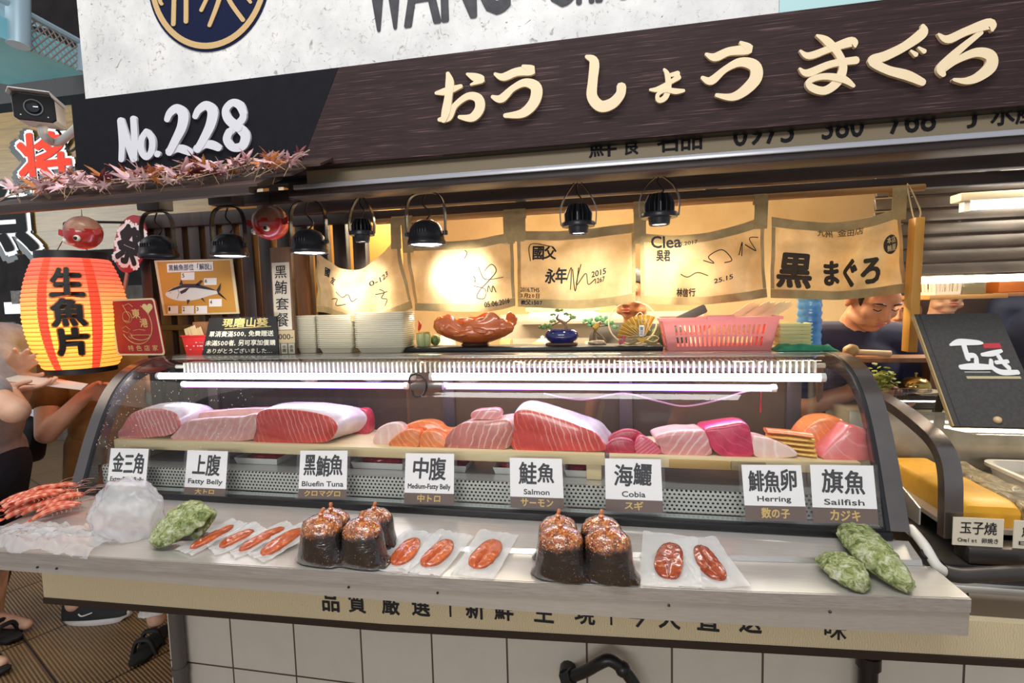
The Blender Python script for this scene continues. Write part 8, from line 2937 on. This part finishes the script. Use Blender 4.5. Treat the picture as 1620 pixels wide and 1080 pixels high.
shoe(t, anN + V3((-0.05, -0.01, 0)), (0.96, 0.28), 0.285, plain('black_knit', '1b1b1e', 0.7), plain('white_rubber', 'dedad6', 0.5))
shoe(t, anF + V3((-0.02, 0.06, 0)), (0.35, -0.93), 0.27, plain('black_strap', '1d1a19', 0.6), plain('black_sole', '1a1817', 0.7), True)
# black bag at the elbow
c = at(44, 694, 1.86)
solo('shoulder_bag', MB().box(c, (0.15, 0.09, 0.20), Matrix.Rotation(0.3, 3, 'Y'), 0.03).tube(catmull([c + V3((-0.03, 0, 0.09)), chest + V3((-0.06, -0.16, 0.0)), shN + V3((0.0, -0.02, 0.075))], 6), 0.012, 6), plain('black_nylon', '1b1b20', 0.6, 0, '24242b', 20), 'black bag hanging at the side of the person in brown', 'bag')

# ---------------------------------------------------------------- customer at the picture's edge, hand raised over a sheet of paper
GREY = plain('grey_jersey', 'aeacae', 0.9, 0, '949296', 16, 0.35, 26)
hips = V3((-2.54, 1.56, 0.88))
chest = V3((-2.47, 1.55, 1.18))
neck = V3((-2.50, 1.55, 1.42))
hc = V3((-2.50, 1.55, 1.56))
fl = V3((0.95, 0.15, 0)).normalized()
rt = V3((fl.y, -fl.x, 0))
shN, shF = neck + rt * 0.18 - V3((0, 0, 0.075)), neck - rt * 0.18 - V3((0, 0, 0.075))
wrU = at(12, 588, 1.60)
elU = V3((-2.52, 1.72, 1.12))
elL, wrL = at(24, 650, 1.40), at(10, 616, 1.52)
t = thing('person', 'person in a grey T-shirt and dark jeans raising an open hand over a paper sheet', 'person', (-2.62, 1.58, 0))
mb = MB()
K, R = headparts(mb, hc, fl + V3((0, 0, -0.25)), (0.2, 0, 1))
mb.capsule(neck - V3((0, 0, 0.03)), hc - V3((0, 0, 0.03)), 0.058, 0.054)
torso(mb, hips, chest, neck, shF, shN)
limb(mb, [shF, elU, wrU], [0.050, 0.042, 0.029])
limb(mb, [shN, elL, wrL], [0.050, 0.044, 0.030])
hand(mb, wrU, at(84, 530, 1.60) - wrU, (0.35, -0.75, -0.55), 1, 1.12, (0.10, 0.12, 0.16, 0.22), 0.16, 0.1)
hand(mb, wrL, at(70, 612, 1.58) - wrL, (0.0, 0.1, 1.0), 1, 1.0, (0.25, 0.3, 0.35, 0.4), 0.06)
kn, an = {}, {}
feet = {-1: (-2.80, 1.72, 0.09), 1: (-2.62, 1.50, 0.09)}
mt = MB().ball(hips + V3((0, 0, -0.05)), (0.15, 0.18, 0.15), 3)
for q in (-1, 1):
    a = V3(feet[q])
    k = lerp(hips, a, 0.48) + fl * 0.04 + rt * q * 0.02
    limb(mb, [hips + rt * q * 0.09 - V3((0, 0, 0.06)), k, a], [0.088, 0.056, 0.040])
    limb(mt, [hips + rt * q * 0.09 - V3((0, 0, 0.06)), k, a + V3((0, 0, 0.13))], [0.108, 0.080, 0.066])
    shoe(t, a - fl * 0.05, (0.98, -0.05 + 0.1 * q), 0.27, plain('black_strap', '1d1a19'), plain('black_sole', '1a1817'), True)
    limb(mb, [a + V3((0, 0, -0.03)), a + fl * 0.16 + V3((0, 0, -0.058))], [0.036, 0.022])
obj('body', remesh(mb, 0.0045, 3), SKIN, t, 80)
facial(K, R, 1.0, t, HAIR)
mb = MB()
torso(mb, hips + V3((0, 0, 0.0)), chest, neck - V3((0, 0, 0.04)), shF, shN, 1.0, 0.020)
limb(mb, [shN, lerp(shN, elL, 0.72)], [0.072, 0.072])
limb(mb, [shF, lerp(shF, elU, 0.62)], [0.070, 0.070])
obj('t_shirt', remesh(mb, 0.010, 5), GREY, t, 80)
obj('jeans', remesh(mt, 0.011, 4), plain('dark_denim', '262c3c', 0.85, 0, '1e2432', 20), t, 80)
dU = (at(84, 530, 1.60) - wrU).normalized()
x_, y_ = frame_of(dU)
mb = MB()
for i in range(18):
    q = 2 * math.pi * i / 18
    mb.ball(wrU - dU * 0.03 + (x_ * math.cos(q) + y_ * math.sin(q)) * 0.032, 0.0058, 2)
obj('bead_bracelet', mb, plain('brown_beads', '8a6a44', 0.3, 0, '3f2f22', 90, coat=0.4), t)
a, b = at(-30, 592, 1.56), at(129, 617, 1.60)
pp_ = [V3((a.x, 1.50, a.z)), V3((b.x, 1.60, b.z)), V3((b.x - 0.04, 1.66, b.z + 0.012)), V3((a.x, 1.62, a.z + 0.010))]
solo('paper_sheet', MB().prism(pp_, (0, 0, 0.003)), plain('white_paper', 'ded9d0', 0.7), 'folded white paper sheet held out by the person in grey', 'paper', None, 20)
